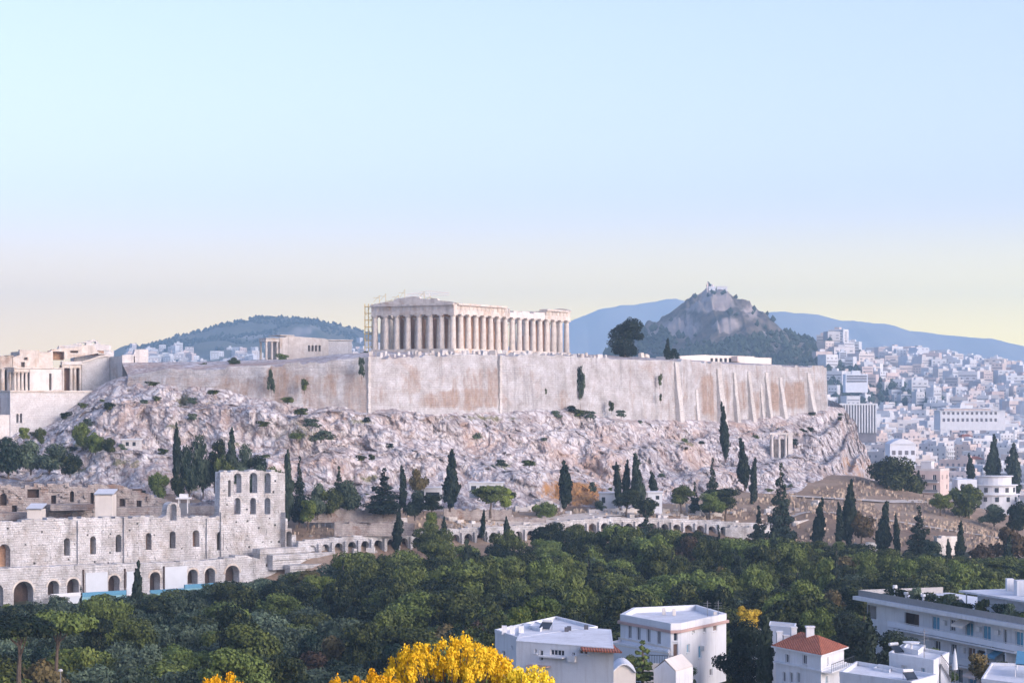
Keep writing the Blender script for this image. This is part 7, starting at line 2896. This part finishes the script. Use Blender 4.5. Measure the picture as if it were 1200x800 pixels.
for pa, pb, py, mt in ((636, 664, 770.5, 'stucco'), (622, 646, 782.5, 'cornice')):
    mb = MB()
    a, b_ = Vector(B2[0]), Vector(B2[1])
    d = (b_ - a).normalized()
    n_ = Vector((d.y, -d.x))
    q = [a + d * UB(pa), a + d * UB(pb), a + d * UB(pb) + n_ * 0.7, a + d * UB(pa) + n_ * 0.7]
    mb.prism([tuple(v) for v in q], zat(py, 200), zat(py, 200) + 0.12)
    mb.build('canopy_slab', M[mt], wh)
# second part of the roof: tower room, tiled patch, red lean-to on the right
B3 = [pxy(620, 214), pxy(633, 211), pxy(639, 215), pxy(627, 218)]
poly_house(wh, B3, z1 - 0.01, zat(735.5, 213), {0: [(0.5, 1.0, zat(741, 212), zat(737.5, 212), 'glass', 'white_metal', 0)]}, 'stucco', 'roof_flat', 0.18, 0.12)
mb = MB()
a, b_ = pxy(639.5, 211), pxy(653, 212)
for lift in (0.0, -0.12):
    mb.face([(a[0], a[1], zat(745, 211) + lift), (b_[0], b_[1], zat(744.5, 212) + lift), (b_[0] + 0.1, b_[1] + 3.2, zat(736.5, 215) + lift), (a[0] + 0.1, a[1] + 3.2, zat(736, 214) + lift)])
mb.box((a[0] + 0.05, a[1] + 0.4, z1), (b_[0] - 0.05, b_[1] + 2.2, zat(744.5, 211.5) - 0.15), 0)
mb.build('tiled_patch', M['tiles'], wh)
mb = MB()
q = [pxy(682, 196.5), pxy(729, 194.5), pxy(717, 202), pxy(677, 204)]
zq = [zat(761, 196.5), zat(763, 194.5), zat(753, 202), zat(749.5, 204)]
for lift in (0.0, -0.14):
    mb.face([(v[0], v[1], z + lift) for v, z in zip(q, zq)])
for k in range(4):
    a, b_ = k, (k + 1) % 4
    mb.face([(q[a][0], q[a][1], zq[a]), (q[b_][0], q[b_][1], zq[b_]), (q[b_][0], q[b_][1], zq[b_] - 0.14), (q[a][0], q[a][1], zq[a] - 0.14)])
mb.build('red_roof', M['tiles'], wh)
for px in (600.5, 611, 591):
    x, Y = pxy(px, 209)
    bxp(wh, 'chimney', (x - 0.25, Y + 1, z1 + 0.1), (x + 0.25, Y + 1.5, z1 + 1.0), 'stucco')
for px, Y in ((667, 212), (687, 213), (664, 211)):
    x, Y = pxy(px, Y)
    bxp(wh, 'roof_vent', (x - 0.2, Y, z1 + 0.1), (x + 0.2, Y + 0.4, z1 + 0.75), 'shutter_grey')
mb = MB()
x, Y = pxy(606, 203.5)
mb.tube((x, Y, 104), (x, Y, zat(762, 203.5)), 0.06)
mb.build('drainpipe', M['shutter_blue'], wh)

# --- the red-roofed house
RP = [pxy(909, 252), pxy(962, 243), pxy(989, 251), pxy(940, 262)]
rz1 = zat(763.5, 246)
rh = thing('red_roofed_house', 'white house with hipped red-tile roof and two white chimneys', 'house', (*pxy(940, 246), 105))
La = (Vector(RP[1]) - Vector(RP[0])).length
Lb = (Vector(RP[2]) - Vector(RP[1])).length
poly_house(rh, RP, 102, rz1, {0: [(La * 0.22, La * 0.22 + 0.85, zat(777, 249), zat(766.5, 249) - 0.02, 'shutter_grey'), (La * 0.60, La * 0.60 + 0.95, zat(778, 246), zat(767, 246), 'shutter_grey'), (La * 0.16, La * 0.16 + 0.7, zat(799, 250), zat(787, 250), 'shutter_grey'), (La * 0.32, La * 0.32 + 0.7, zat(799, 249), zat(787, 249), 'shutter_grey'), (La * 0.48, La * 0.48 + 0.7, zat(800, 247), zat(788, 247), 'shutter_grey')],
                           1: [(Lb * 0.26, Lb * 0.26 + 0.6, zat(777, 246), zat(768.5, 246), 'shutter_grey', 'white_metal', 0), (Lb * 0.2, Lb * 0.2 + 0.9, zat(800, 246), zat(790, 246), 'shutter_blue')]}, 'stucco', 'roof_flat', parapet=False)
c = Vector((sum(p[0] for p in RP) / 4, sum(p[1] for p in RP) / 4))
ov = [Vector(p) + (Vector(p) - c).normalized() * 0.55 for p in RP]
rA = (ov[0] + ov[3]) / 2
rB = (ov[1] + ov[2]) / 2
ra_, rb_ = rA.lerp(rB, 0.30), rA.lerp(rB, 0.66)
rt = rz1 + 1.45
ze = rz1 + 0.06
mb = MB()
V3 = lambda v, z: (v.x, v.y, z)
mb.face([V3(ov[0], ze), V3(ov[1], ze), V3(rb_, rt), V3(ra_, rt)])
mb.face([V3(ov[1], ze), V3(ov[2], ze), V3(rb_, rt)])
mb.face([V3(ov[2], ze), V3(ov[3], ze), V3(ra_, rt), V3(rb_, rt)])
mb.face([V3(ov[3], ze), V3(ov[0], ze), V3(ra_, rt)])
mb.build('roof', M['tiles'], rh)
mb = MB()
mb.prism([tuple(v) for v in ov], rz1 - 0.12, rz1 + 0.045)
mb.build('eaves', M['stucco'], rh)
for v, hh in ((rA.lerp(rB, 0.46), 0.8), ):
    mb = MB()
    mb.box((v.x - 0.45, v.y - 1.6, rt - 0.9), (v.x + 0.45, v.y - 0.9, rt + hh))
    mb.box((v.x - 0.55, v.y - 1.7, rt + hh + 0.003), (v.x + 0.55, v.y - 0.8, rt + hh + 0.18))
    mb.build('chimney', M['stucco'], rh)
x, Y = pxy(913, 254)
for dx, hh in ((0, 1.4), (0.8, 1.0), (1.7, 1.9)):
    mb = MB()
    mb.box((x + dx - 0.3, Y - 0.4, rz1 - 0.3), (x + dx + 0.35, Y + 0.5, rz1 + hh))
    mb.box((x + dx - 0.38, Y - 0.48, rz1 + hh + 0.003), (x + dx + 0.43, Y + 0.58, rz1 + hh + 0.14))
    mb.build('chimney', M['stucco'], rh)
band(rh, 'floor_ledge', RP, zat(783, 246), zat(783, 246) + 0.18, 0.25, 'stucco', [0, 1])
mb = MB()
a, b_ = Vector(RP[1]), Vector(RP[2])
d = (b_ - a).normalized()
n_ = Vector((d.y, -d.x))
qq = [a, b_, b_ + n_ * 1.3, a + n_ * 1.3]
mb.prism([tuple(v) for v in qq], zat(784, 246), zat(784, 246) + 0.16)
mb.build('balcony', M['stucco'], rh)
mb = MB()
for k in range(12):
    p = (a + n_ * 1.25).lerp(b_ + n_ * 1.25, k / 11)
    mb.tube((p.x, p.y, zat(784, 246) + 0.165), (p.x, p.y, zat(784, 246) + 1.0), 0.025, n=4)
mb.tube(tuple((a + n_ * 1.25)) + (zat(784, 246) + 1.02,), tuple((b_ + n_ * 1.25)) + (zat(784, 246) + 1.02,), 0.04)
mb.build('balcony_rail', M['dark_metal'], rh)
# small sheds behind it
o = thing('garden_wall', 'cream gable end between the dark cypress and the villa', 'outbuilding', (*pxy(888, 268), 104))
q = [pxy(881, 268), pxy(893, 266), pxy(896, 270), pxy(884, 272)]
poly_house(o, q, 101, zat(742, 267), {}, 'stucco_cream', 'roof_flat', 0.2, 0.15)
o = thing('garden_shed', 'brownish-roofed low shed behind the red roof', 'shed', (*pxy(916, 284), 104))
q = [pxy(900, 284), pxy(930, 281), pxy(933, 286), pxy(903, 289)]
poly_house(o, q, 101, zat(734, 283), {}, 'stucco_blue', 'concrete', 0.15, 0.15)

# --- the long balconied block on the right
AA, AB = pxy(1019, 296), pxy(1216, 258)
ad = (Vector(AB) - Vector(AA)).normalized()
an = Vector((-ad.y, ad.x))
AC, AD = tuple(Vector(AB) + an * 13), tuple(Vector(AA) + an * 13)
AL = (Vector(AB) - Vector(AA)).length
az1 = zat(702.5, 296)
ab = thing('balconied_block', 'long white apartment block with stacked balconies, blue shutters and roof garden', 'apartment block', (AA[0], AA[1], 100))
fl = [az1 - 3.0, az1 - 6.05, az1 - 9.1]


def u_of(px):
    k = (px - 600) / FPX
    return (k * AA[1] - AA[0]) / (ad.x - k * ad.y)


wins = []
for pa, pb, mt in ((1092, 1101, 'shutter_blue'), (1113.5, 1119.5, 'shutter_grey'), (1131.5, 1140.5, 'shutter_blue'), (1151.5, 1161, 'shutter_blue'), (1176, 1180, 'glass'), (1190, 1199, 'shutter_blue')):
    tall = mt != 'shutter_grey'
    wins.append((u_of(pa), u_of(pb), fl[0] + (0.25 if tall else 0.9), fl[0] + 2.35, mt, 'white_metal', 1))
for pa, pb, mt in ((1095, 1102, 'shutter_grey'), (1114.5, 1121, 'glass'), (1134, 1143, 'shutter_brown'), (1174, 1183, 'glass'), (1194, 1202, 'glass')):
    wins.append((u_of(pa), u_of(pb), fl[1] + (0.9 if mt == 'glass' else 0.2), fl[1] + 2.3, mt, 'white_metal', 1))
for pa, pb, mt in ((1122, 1128, 'glass'), (1135, 1144, 'shutter_blue'), (1156, 1164, 'shutter_blue'), (1180, 1190, 'glass')):
    wins.append((u_of(pa), u_of(pb), fl[2] + 0.2, fl[2] + 2.3, mt, 'white_metal', 1))
log = [(u_of(1060), u_of(1077), fl[0] + 0.2, fl[0] + 2.2), (u_of(1145), u_of(1161), fl[1] + 0.15, fl[1] + 2.2), (u_of(1016), u_of(1027), fl[0] + 0.5, fl[0] + 2.3)]
mb = MB()
mb.facade(AA, AB, 96, az1, wins + log, 0.2)
mb.facade(AB, AC, 96, az1, [], 0.2)
mb.facade(AC, AD, 96, az1, [], 0.2)
mb.facade(AD, AA, 96, az1, [], 0.2)
mb.face([(p[0], p[1], az1 - 0.01) for p in (AA, AB, AC, AD)])
mb.build('wall', M['stucco'], ab)
for h in wins:
    window(ab, AA, AB, h, 0.2, h[4], h[5], 1, False)
pt = lambda u, o_: Vector(AA) + ad * u - an * o_
for h in log:
    q = [pt(h[0] - 0.1, -0.3), pt(h[1] + 0.1, -0.3), pt(h[1] + 0.1, -1.6), pt(h[0] - 0.1, -1.6)]
    mb = MB()
    mb.face([(q[3].x, q[3].y, h[2] - 0.1), (q[2].x, q[2].y, h[2] - 0.1), (q[2].x, q[2].y, h[3] + 0.1), (q[3].x, q[3].y, h[3] + 0.1)])
    mb.face([(v.x, v.y, h[2] - 0.1) for v in q])
    mb.face([(v.x, v.y, h[3] + 0.1) for v in q])
    mb.face([(q[0].x, q[0].y, h[2] - 0.1), (q[3].x, q[3].y, h[2] - 0.1), (q[3].x, q[3].y, h[3] + 0.1), (q[0].x, q[0].y, h[3] + 0.1)])
    mb.face([(q[1].x, q[1].y, h[2] - 0.1), (q[2].x, q[2].y, h[2] - 0.1), (q[2].x, q[2].y, h[3] + 0.1), (q[1].x, q[1].y, h[3] + 0.1)])
    mb.build('loggia', M['shutter_brown'], ab)
for k, (ua, ub) in enumerate(((u_of(1052), AL), (u_of(1096), AL), (u_of(1112), u_of(1168)), )):
    zf = fl[k] - 0.12
    mb = MB()
    q = [pt(ua, 0.01), pt(ub, 0.01), pt(ub, 1.6), pt(ua, 1.6)]
    mb.prism([tuple(v) for v in q], zf, zf + 0.2)
    bo = mb.build('balcony', M['stucco'], ab)
    WLOC[bo.name] = WLOC[ab.name]
    mb = MB()
    q = [pt(ua, 1.52), pt(ub, 1.52), pt(ub, 1.58), pt(ua, 1.58)]
    mb.prism([tuple(v) for v in q], zf + 0.32, zf + 1.05)
    mb.build('balcony_front', M['stucco_blue' if k != 1 else 'white_sheet'], bo)
    mb = MB()
    n = int((ub - ua) / 2.5)
    for i in range(n + 1):
        p = pt(ua + (ub - ua) * i / n, 1.55)
        mb.tube((p.x, p.y, zf + 0.2), (p.x, p.y, zf + 1.15), 0.04, n=4)
    a, b_ = pt(ua, 1.55), pt(ub, 1.55)
    mb.tube((a.x, a.y, zf + 1.16), (b_.x, b_.y, zf + 1.16), 0.045, n=4)
    mb.build('balcony_rail', M['white_metal'], bo)
for k, px in enumerate((1167, 1190)):
    for f in (0, 1):
        mb = MB()
        u = u_of(px)
        q = [pt(u, 0.01), pt(u + 0.16, 0.01), pt(u + 0.16, 1.5), pt(u, 1.5)]
        mb.prism([tuple(v) for v in q], fl[f] - 2.7 + 0.1, fl[f] - 0.125)
        mb.build('divider', M['stucco'], ab)
mb = MB()
q = [pt(-1.3, 1.9), pt(AL + 1, 1.9), pt(AL + 1, -13.4), pt(-1.3, -13.4)]
mb.prism([tuple(v) for v in q], az1 + 0.003, az1 + 0.5)
mb.build('roof_slab', M['stucco'], ab)
mb = MB()
q = [pt(-0.8, 1.3), pt(AL + 1, 1.3), pt(AL + 1, 1.2), pt(-0.8, 1.2)]
mb.prism([tuple(v) for v in q], az1 + 0.52, az1 + 1.35)
q = [pt(-0.8, 1.19), pt(-0.7, 1.19), pt(-0.7, -12), pt(-0.8, -12)]
mb.prism([tuple(v) for v in q], az1 + 0.52, az1 + 1.35)
mb.build('roof_railing', M['grey_metal'], ab)
# set-back storey and roof clutter
pent = [tuple(pt(u_of(1110), -4.5)), tuple(pt(AL + 1, -4.5)), tuple(pt(AL + 1, -11.5)), tuple(pt(u_of(1110), -11.5))]
mb = MB()
mb.prism(pent, az1 + 0.503, az1 + 2.6)
mb.build('penthouse', M['stucco'], ab)
mb = MB()
q = [pt(u_of(1106), -2.2), pt(AL + 1.2, -2.2), pt(AL + 1.2, -12), pt(u_of(1106), -12)]
mb.prism([tuple(v) for v in q], az1 + 2.603, az1 + 2.85)
mb.build('penthouse_roof', M['roof_flat'], ab)
for px in (1112, 1135, 1158, 1182, 1204):
    mb = MB()
    p = pt(u_of(px), -2.6)
    mb.tube((p.x, p.y, az1 + 0.503), (p.x, p.y, az1 + 2.6), 0.09, n=6)
    mb.build('pergola_post', M['white_metal'], ab)
for px, o_, w2, h2, mt in ((1120, -8, 0.9, 1.6, 'stucco'), (1138, -9, 2.2, 1.5, 'stucco_pink'), (1150, -6, 1.8, 1.9, 'stucco'), (1158, -10, 1.4, 2.3, 'stucco_cream'), (1170, -7, 0.8, 2.6, 'stucco'), (1186, -9, 2.4, 1.4, 'white_sheet'), (1196, -6, 0.8, 2.3, 'stucco')):
    p = pt(u_of(px), o_)
    bxp(ab, 'roof_hut', (p.x - w2 / 2, p.y - w2 / 2, az1 + 2.853), (p.x + w2 / 2, p.y + w2 / 2, az1 + 2.85 + h2), mt)
mb = MB()
p = pt(u_of(1147), -7)
mb.tube((p.x, p.y, az1 + 2.85), (p.x, p.y, az1 + 7.4), 0.08, 0.05)
mb.build('mast', M['white_metal'], ab)
for px, hh in ((1045, 2.0), (1058, 1.3), (1078, 1.4)):
    p = pt(u_of(px), -0.5)
    mb = MB()
    mb.lathe([(0.16, 0), (0.14, hh * 0.7), (0.34, hh * 0.8), (0.30, hh)], 10, (p.x, p.y, az1 + 0.503))
    mb.build('roof_vent', M['white_metal'], ab)
# planted roof edge: each bush in its trough a thing of its own
GR = 'bushes of the roof garden'
for k, px in enumerate((1034, 1050, 1064, 1074, 1088, 1098, 1110, 1124, 1142, 1166, 1178, 1192, 1200)):
    p = pt(u_of(px), -1.0)
    plant('shrub', p.x, p.y, az1 + 0.5, rgT.uniform(1.3, 2.2), rgT.uniform(1.9, 2.9), 'roof garden bush on the balconied block, %s from its left end' % ORD[k], GR)

# --- the white terraced house below the block
th = thing('terraced_house', 'bright white stepped house with roof aerials below the balconied block', 'house', (*pxy(1075, 205), 104))
T1 = [pxy(1042, 206), pxy(1094, 200), pxy(1112, 206), pxy(1058, 213)]
tz = zat(771, 204)
L = (Vector(T1[1]) - Vector(T1[0])).length
poly_house(th, T1, 101, tz, {0: [(L * 0.28, L * 0.28 + 0.9, zat(789, 204), zat(779, 204), 'white_sheet'), (L * 0.72, L * 0.72 + 0.6, zat(793, 202), zat(781, 202), 'shutter_blue')]}, 'stucco', 'roof_flat', 0.35, 0.2)
T2 = [pxy(1058, 208), pxy(1076, 206), pxy(1084, 210), pxy(1064, 212.5)]
poly_house(th, T2, tz - 0.01, zat(762, 207), {}, 'stucco', 'roof_flat', 0.2, 0.15)
T3 = [pxy(984, 199), pxy(1068, 192), pxy(1098, 197), pxy(1004, 207)]
tz3 = zat(797, 196)
poly_house(th, T3, 101, tz3, {}, 'stucco', 'roof_flat', 0.45, 0.2)
T4 = [pxy(1024, 203), pxy(1042, 201), pxy(1046, 204), pxy(1030, 206)]
poly_house(th, T4, tz3 - 0.01, zat(785, 203), {}, 'stucco', 'roof_flat', 0.25, 0.15)
mb = MB()
p = pxy(1068, 207)
mb.lathe([(0.1, 0), (0.1, 0.5), (0.75, 0.62), (0.85, 0.75), (0.5, 0.78)], 14, (p[0], p[1], zat(762, 207) + 0.1))
mb.build('water_heater', M['white_metal'], th)
mb = MB()
p = pxy(1083, 203)
mb.tube((p[0], p[1], tz), (p[0], p[1], tz + 2.9), 0.04)
for q in range(4):
    mb.tube((p[0] - 0.4, p[1], tz + 1.8 + q * 0.28), (p[0] + 0.4, p[1], tz + 1.8 + q * 0.28), 0.022)
mb.build('aerial', M['grey_metal'], th)
mb = MB()
a, b_ = pxy(1100, 203), pxy(1122, 199)
for k in range(9):
    t0, t1 = k / 9, (k + 1) / 9
    x0, x1 = a[0] + (b_[0] - a[0]) * t0, a[0] + (b_[0] - a[0]) * t1
    zt = tz - 0.3 - (tz - zat(796, 200)) * t0
    mb.box((x0, 202, 101), (x1 - 0.002, 203.4, zt))
mb.build('outer_stair', M['stucco'], th)
mb = MB()
for k in range(10):
    t = k / 9
    x = a[0] + (b_[0] - a[0]) * t
    zt = tz - 0.3 - (tz - zat(796, 200)) * t
    mb.tube((x, 201.9, zt - 0.3), (x, 201.9, zt + 0.9), 0.03, n=4)
mb.tube((a[0], 201.9, tz + 0.6), (b_[0], 201.9, zat(796, 200) + 0.9), 0.045, n=4)
mb.build('stair_rail', M['shutter_grey'], th)
# folded parasol and low white roof in the corner
pp = P(1119, 784, 214)
o = thing('parasol', 'tall folded white parasol on the terrace below the block', 'parasol', P(1119, 795, 214))
mb = MB()
mb.lathe([(0.03, -1.6), (0.03, 0.0)], 8, tuple(pp))
mb.build('pole', M['grey_metal'], o)
mb = MB()
mb.lathe([(0.30, 0.0), (0.24, 0.8), (0.14, 1.6), (0.03, 2.1)], 10, tuple(pp))
mb.build('canopy', M['white_sheet'], o)
c4 = thing('corner_house', 'flat white roof corner at the bottom right with a blue awning', 'house', (*pxy(1180, 200), 104))
C1 = [pxy(1150, 196), pxy(1235, 190), pxy(1240, 206), pxy(1162, 208)]
cz_ = zat(795, 198)
poly_house(c4, C1, 101, cz_, {}, 'stucco', 'roof_flat', 0.3, 0.2)
mb = MB()
q = [pxy(1190, 199), pxy(1230, 196), pxy(1230, 201), pxy(1192, 204)]
mb.face([(q[0][0], q[0][1], cz_ + 1.3), (q[1][0], q[1][1], cz_ + 1.3), (q[2][0], q[2][1], cz_ + 1.9), (q[3][0], q[3][1], cz_ + 1.9)])
mb.face([(q[0][0], q[0][1], cz_ + 1.2), (q[1][0], q[1][1], cz_ + 1.2), (q[2][0], q[2][1], cz_ + 1.8), (q[3][0], q[3][1], cz_ + 1.8)])
mb.build('awning', M['shutter_blue'], c4)
for v in q:
    mb = MB()
    mb.tube((v[0], v[1], cz_ + 0.05), (v[0], v[1], cz_ + 1.22), 0.05)
    mb.build('awning_post', M['white_metal'], c4)
# roof and wall clutter: solar heaters, air conditioners, pots
def solar(parent, x, y, z, rz):
    X = Matrix.Translation((x, y, z)) @ Matrix.Rotation(rz, 4, 'Z') @ Matrix.Scale(0.62, 4)
    mb = MB(X)
    mb.face([(-0.9, -0.9, 0.25), (0.9, -0.9, 0.25), (0.9, 0.5, 1.15), (-0.9, 0.5, 1.15)])
    mb.face([(-0.9, -0.88, 0.17), (0.9, -0.88, 0.17), (0.9, 0.52, 1.07), (-0.9, 0.52, 1.07)])
    for dx in (-0.8, 0.8):
        mb.tube((dx, -0.85, 0), (dx, -0.85, 0.25), 0.03, n=4)
        mb.tube((dx, 0.5, 0), (dx, 0.5, 1.1), 0.03, n=4)
    o = mb.build('solar_panel', M['glass'], parent)
    WLOC[o.name] = WLOC[parent.name]
    mb = MB(X)
    mb.tube((-0.8, 0.62, 1.28), (0.8, 0.62, 1.28), 0.26, n=12)
    mb.build('tank', M['white_metal'], o)


def aircon(parent, A, B, u, z):
    A, B = Vector(A), Vector(B)
    d = (B - A).normalized()
    n_ = Vector((d.y, -d.x))
    q = [A + d * u + n_ * 0.03, A + d * (u + 0.8) + n_ * 0.03, A + d * (u + 0.8) + n_ * 0.36, A + d * u + n_ * 0.36]
    mb = MB()
    mb.prism([tuple(v) for v in q], z, z + 0.58)
    mb.build('air_conditioner', M['white_metal'], parent)


for o_, px, Y, z, rz in ((wh, 640, 213, z2 + 0.07, -0.4), (th, 1050, 208, tz + 0.07, 0.5), (th, 1066, 196, tz3 + 0.07, 0.3)):
    solar(o_, (px - 600) / FPX * Y, Y, z, rz)
for px, o_ in ((1052, -4), (1072, -6), (1086, -5), (1096, -9)):
    p = pt(u_of(px), o_)
    solar(ab, p.x, p.y, az1 + 0.51, 0.5)
for px, f in ((1106, 0), (1146, 0), (1168, 0), (1128, 1), (1186, 1), (1148, 2), (1172, 2)):
    aircon(ab, AA, AB, u_of(px), fl[f] + 1.5)
aircon(vl, VP[2], VP[3], 6.2, zat(762, 275))
aircon(wh, B2[0], B2[1], UB(668), zat(774, 200))
for px, f, mt in ((1126, 0, 'stucco_cream'), (1163, 1, 'shutter_blue'), (1140, 2, 'stucco_pink')):
    ua, ub = u_of(px), u_of(px + 15)
    mb = MB()
    a, b_, c_, d_ = pt(ua, 0.05), pt(ub, 0.05), pt(ub, 1.5), pt(ua, 1.5)
    zt = fl[f] + 2.75
    mb.face([(a.x, a.y, zt), (b_.x, b_.y, zt), (c_.x, c_.y, zt - 0.75), (d_.x, d_.y, zt - 0.75)])
    mb.face([(d_.x, d_.y, zt - 0.75), (c_.x, c_.y, zt - 0.75), (c_.x, c_.y, zt - 1.0), (d_.x, d_.y, zt - 1.0)])
    mb.build('awning', M[mt], ab)
# low garden walls and a lamp in the lower left
lp = P(71, 790, 238)
o = thing('garden_lamp', 'small round white lamp among the olives at lower left', 'lamp', P(71, 800, 238))
mb = MB()
mb.tube(tuple(lp + Vector((0, 0, -4))), tuple(lp + Vector((0, 0, 0.3))), 0.06)
mb.build('post', M['grey_metal'], o)
mb = MB()
mb.lathe([(0.08, 0.3), (0.24, 0.38), (0.26, 0.52), (0.1, 0.64)], 12, tuple(lp))
mb.build('lamp_head', M['concrete'], o)

# ------------------------------------------------------------------ yellow flowering bushes close to the camera
def flower_bush(name, label, px, py, Y, wpx, hpx, n, seed):
    """open bush: thin stems, loose tufts of yellow blossom with gaps between"""
    rg = random.Random(seed)
    base = P(px, py + hpx, Y)
    w_, h = wpx / FPX * Y, hpx / FPX * Y
    root = thing(name, label, 'bush', base)
    st_ = MB()
    cl = []
    for k in range(n):
        a = rg.uniform(-1, 1)
        b_ = rg.uniform(-1, 1)
        prof = math.sqrt(max(0.02, 1 - a * a)) * rg.uniform(0.55, 1.06)
        tip = base + Vector((a * w_ / 2, b_ * w_ * 0.35, h * prof))
        root_p = base + Vector((a * w_ * 0.12, b_ * 0.3, -0.6))
        m_ = root_p.lerp(tip, 0.55) + Vector((a * 0.2, 0, 0.15))
        st_.tube(root_p, m_, 0.018, 0.012, 4, 0, False)
        st_.tube(m_, tip, 0.012, 0.005, 4, 0, False)
        r = rg.uniform(0.05, 0.12)
        cl.append((tuple(tip), (r, r, r * 1.5)))
        if rg.random() < 0.85:
            q = m_.lerp(tip, rg.uniform(0.4, 0.8)) + Vector((rg.uniform(-0.15, 0.15), rg.uniform(-0.1, 0.1), 0))
            cl.append((tuple(q), (r * 0.9, r * 0.9, r * 1.2)))
    leaf_cloud(rg, cl, n * 130, 0.030, 0.3, 1, 1.3, 0.05).build('blossom', M['yellow_leaf'], root)
    st_.build('stems', M['bark'], root)
    return root


flower_bush('flowering_bush', 'big bright yellow flowering bush at the bottom middle of the view', 527, 754, 42, 160, 62, 125, 1)
flower_bush('flowering_bush', 'small yellow bush tip at the right of the big one', 618, 786, 41, 60, 34, 26, 2)
flower_bush('flowering_bush', 'low yellow bush tip at the lower left, apart from the big one', 258, 797, 42, 60, 22, 22, 3)
flower_bush('flowering_bush', 'low yellow spray joining the big bush on its left', 428, 792, 40, 84, 26, 30, 4)
# undergrowth that fills the gaps between the trunks
mb = MB()
rgU = random.Random(9)
for k in range(18000):
    Y = rgU.uniform(225, 515)
    px = rgU.uniform(-120, 1420)
    if not (belt_front(px) - 12 < Y < belt_back(px)):
        continue
    x = (px - 600) / FPX * Y
    if (708 < px < 868 and Y < 300) or (566 < px < 735 and Y < 262):
        continue
    mb.v.append(Vector((x, Y, 0)))
pts = np.array([tuple(v) for v in mb.v])
zz = h_arr(pts[:, 0], pts[:, 1])
mb = MB()
for (x, y, _), z in zip(pts, zz):
    for q in range(3):
        p = Vector((x + rgU.uniform(-1, 1), y + rgU.uniform(-1, 1), z + rgU.uniform(0, 1.4)))
        nr = Vector((rgU.gauss(0, 0.6), rgU.gauss(0, 0.6), 1)).normalized()
        a = nr.orthogonal().normalized() * rgU.uniform(0.3, 0.7)
        b_ = nr.cross(a)
        mb.face([p - a, p - b_ * 0.6, p + a, p + b_ * 0.7])
stuff(mb.build('undergrowth', M['cypress_leaf']), 'dark low undergrowth between the trunks of the tree belt', 'undergrowth')

# dry grass on the open slopes
mb = MB()
rgG = random.Random(12)
pp_ = []
for k in range(10000):
    px = rgG.uniform(345, 1250)
    Y = rgG.uniform(486, 660)
    lo_ = float(np.interp(px, [345, 470, 600, 720, 900, 1000, 1250], [496, 508, 524, 540, 556, 505, 490]))
    hi_ = float(np.interp(px, [345, 430, 560, 740, 840, 940, 1000, 1075, 1130, 1250], [520, 527, 541, 566, 592, 622, 655, 640, 610, 570]))
    if lo_ < Y < hi_:
        pp_.append(((px - 600) / FPX * Y, Y))
pp_ = np.array(pp_)
zz = h_arr(pp_[:, 0], pp_[:, 1])
for (x, y), z in zip(pp_, zz):
    if noise.noise(Vector((x * 0.09, y * 0.09, 8))) < -0.12:
        continue
    for q in range(2):
        a = rgG.uniform(0, 3.14)
        d = Vector((math.cos(a), math.sin(a), 0)) * rgG.uniform(0.12, 0.4)
        p = Vector((x + rgG.uniform(-0.5, 0.5), y + rgG.uniform(-0.5, 0.5), z + 0.1))
        t = Vector((rgG.uniform(-0.15, 0.15), rgG.uniform(-0.15, 0.15), rgG.uniform(0.3, 0.75)))
        mb.face([p - d - Vector((0, 0, 0.4)), p + d - Vector((0, 0, 0.4)), p + d * 0.8 + t, p - d * 0.6 + t])
M['dry_grass'] = leaf_mat('dry_grass', (0.36, 0.29, 0.21), (0.60, 0.51, 0.40), 0.02)
stuff(mb.build('dry_grass', M['dry_grass']), 'dry grass tufts on the open slope below the rock', 'grass')
# drop prototypes nobody used
for kd, ls in PROTO.items():
    for root, used in ls:
        if not used:
            for ch in list(root.children):
                bpy.data.objects.remove(ch)
            bpy.data.objects.remove(root)
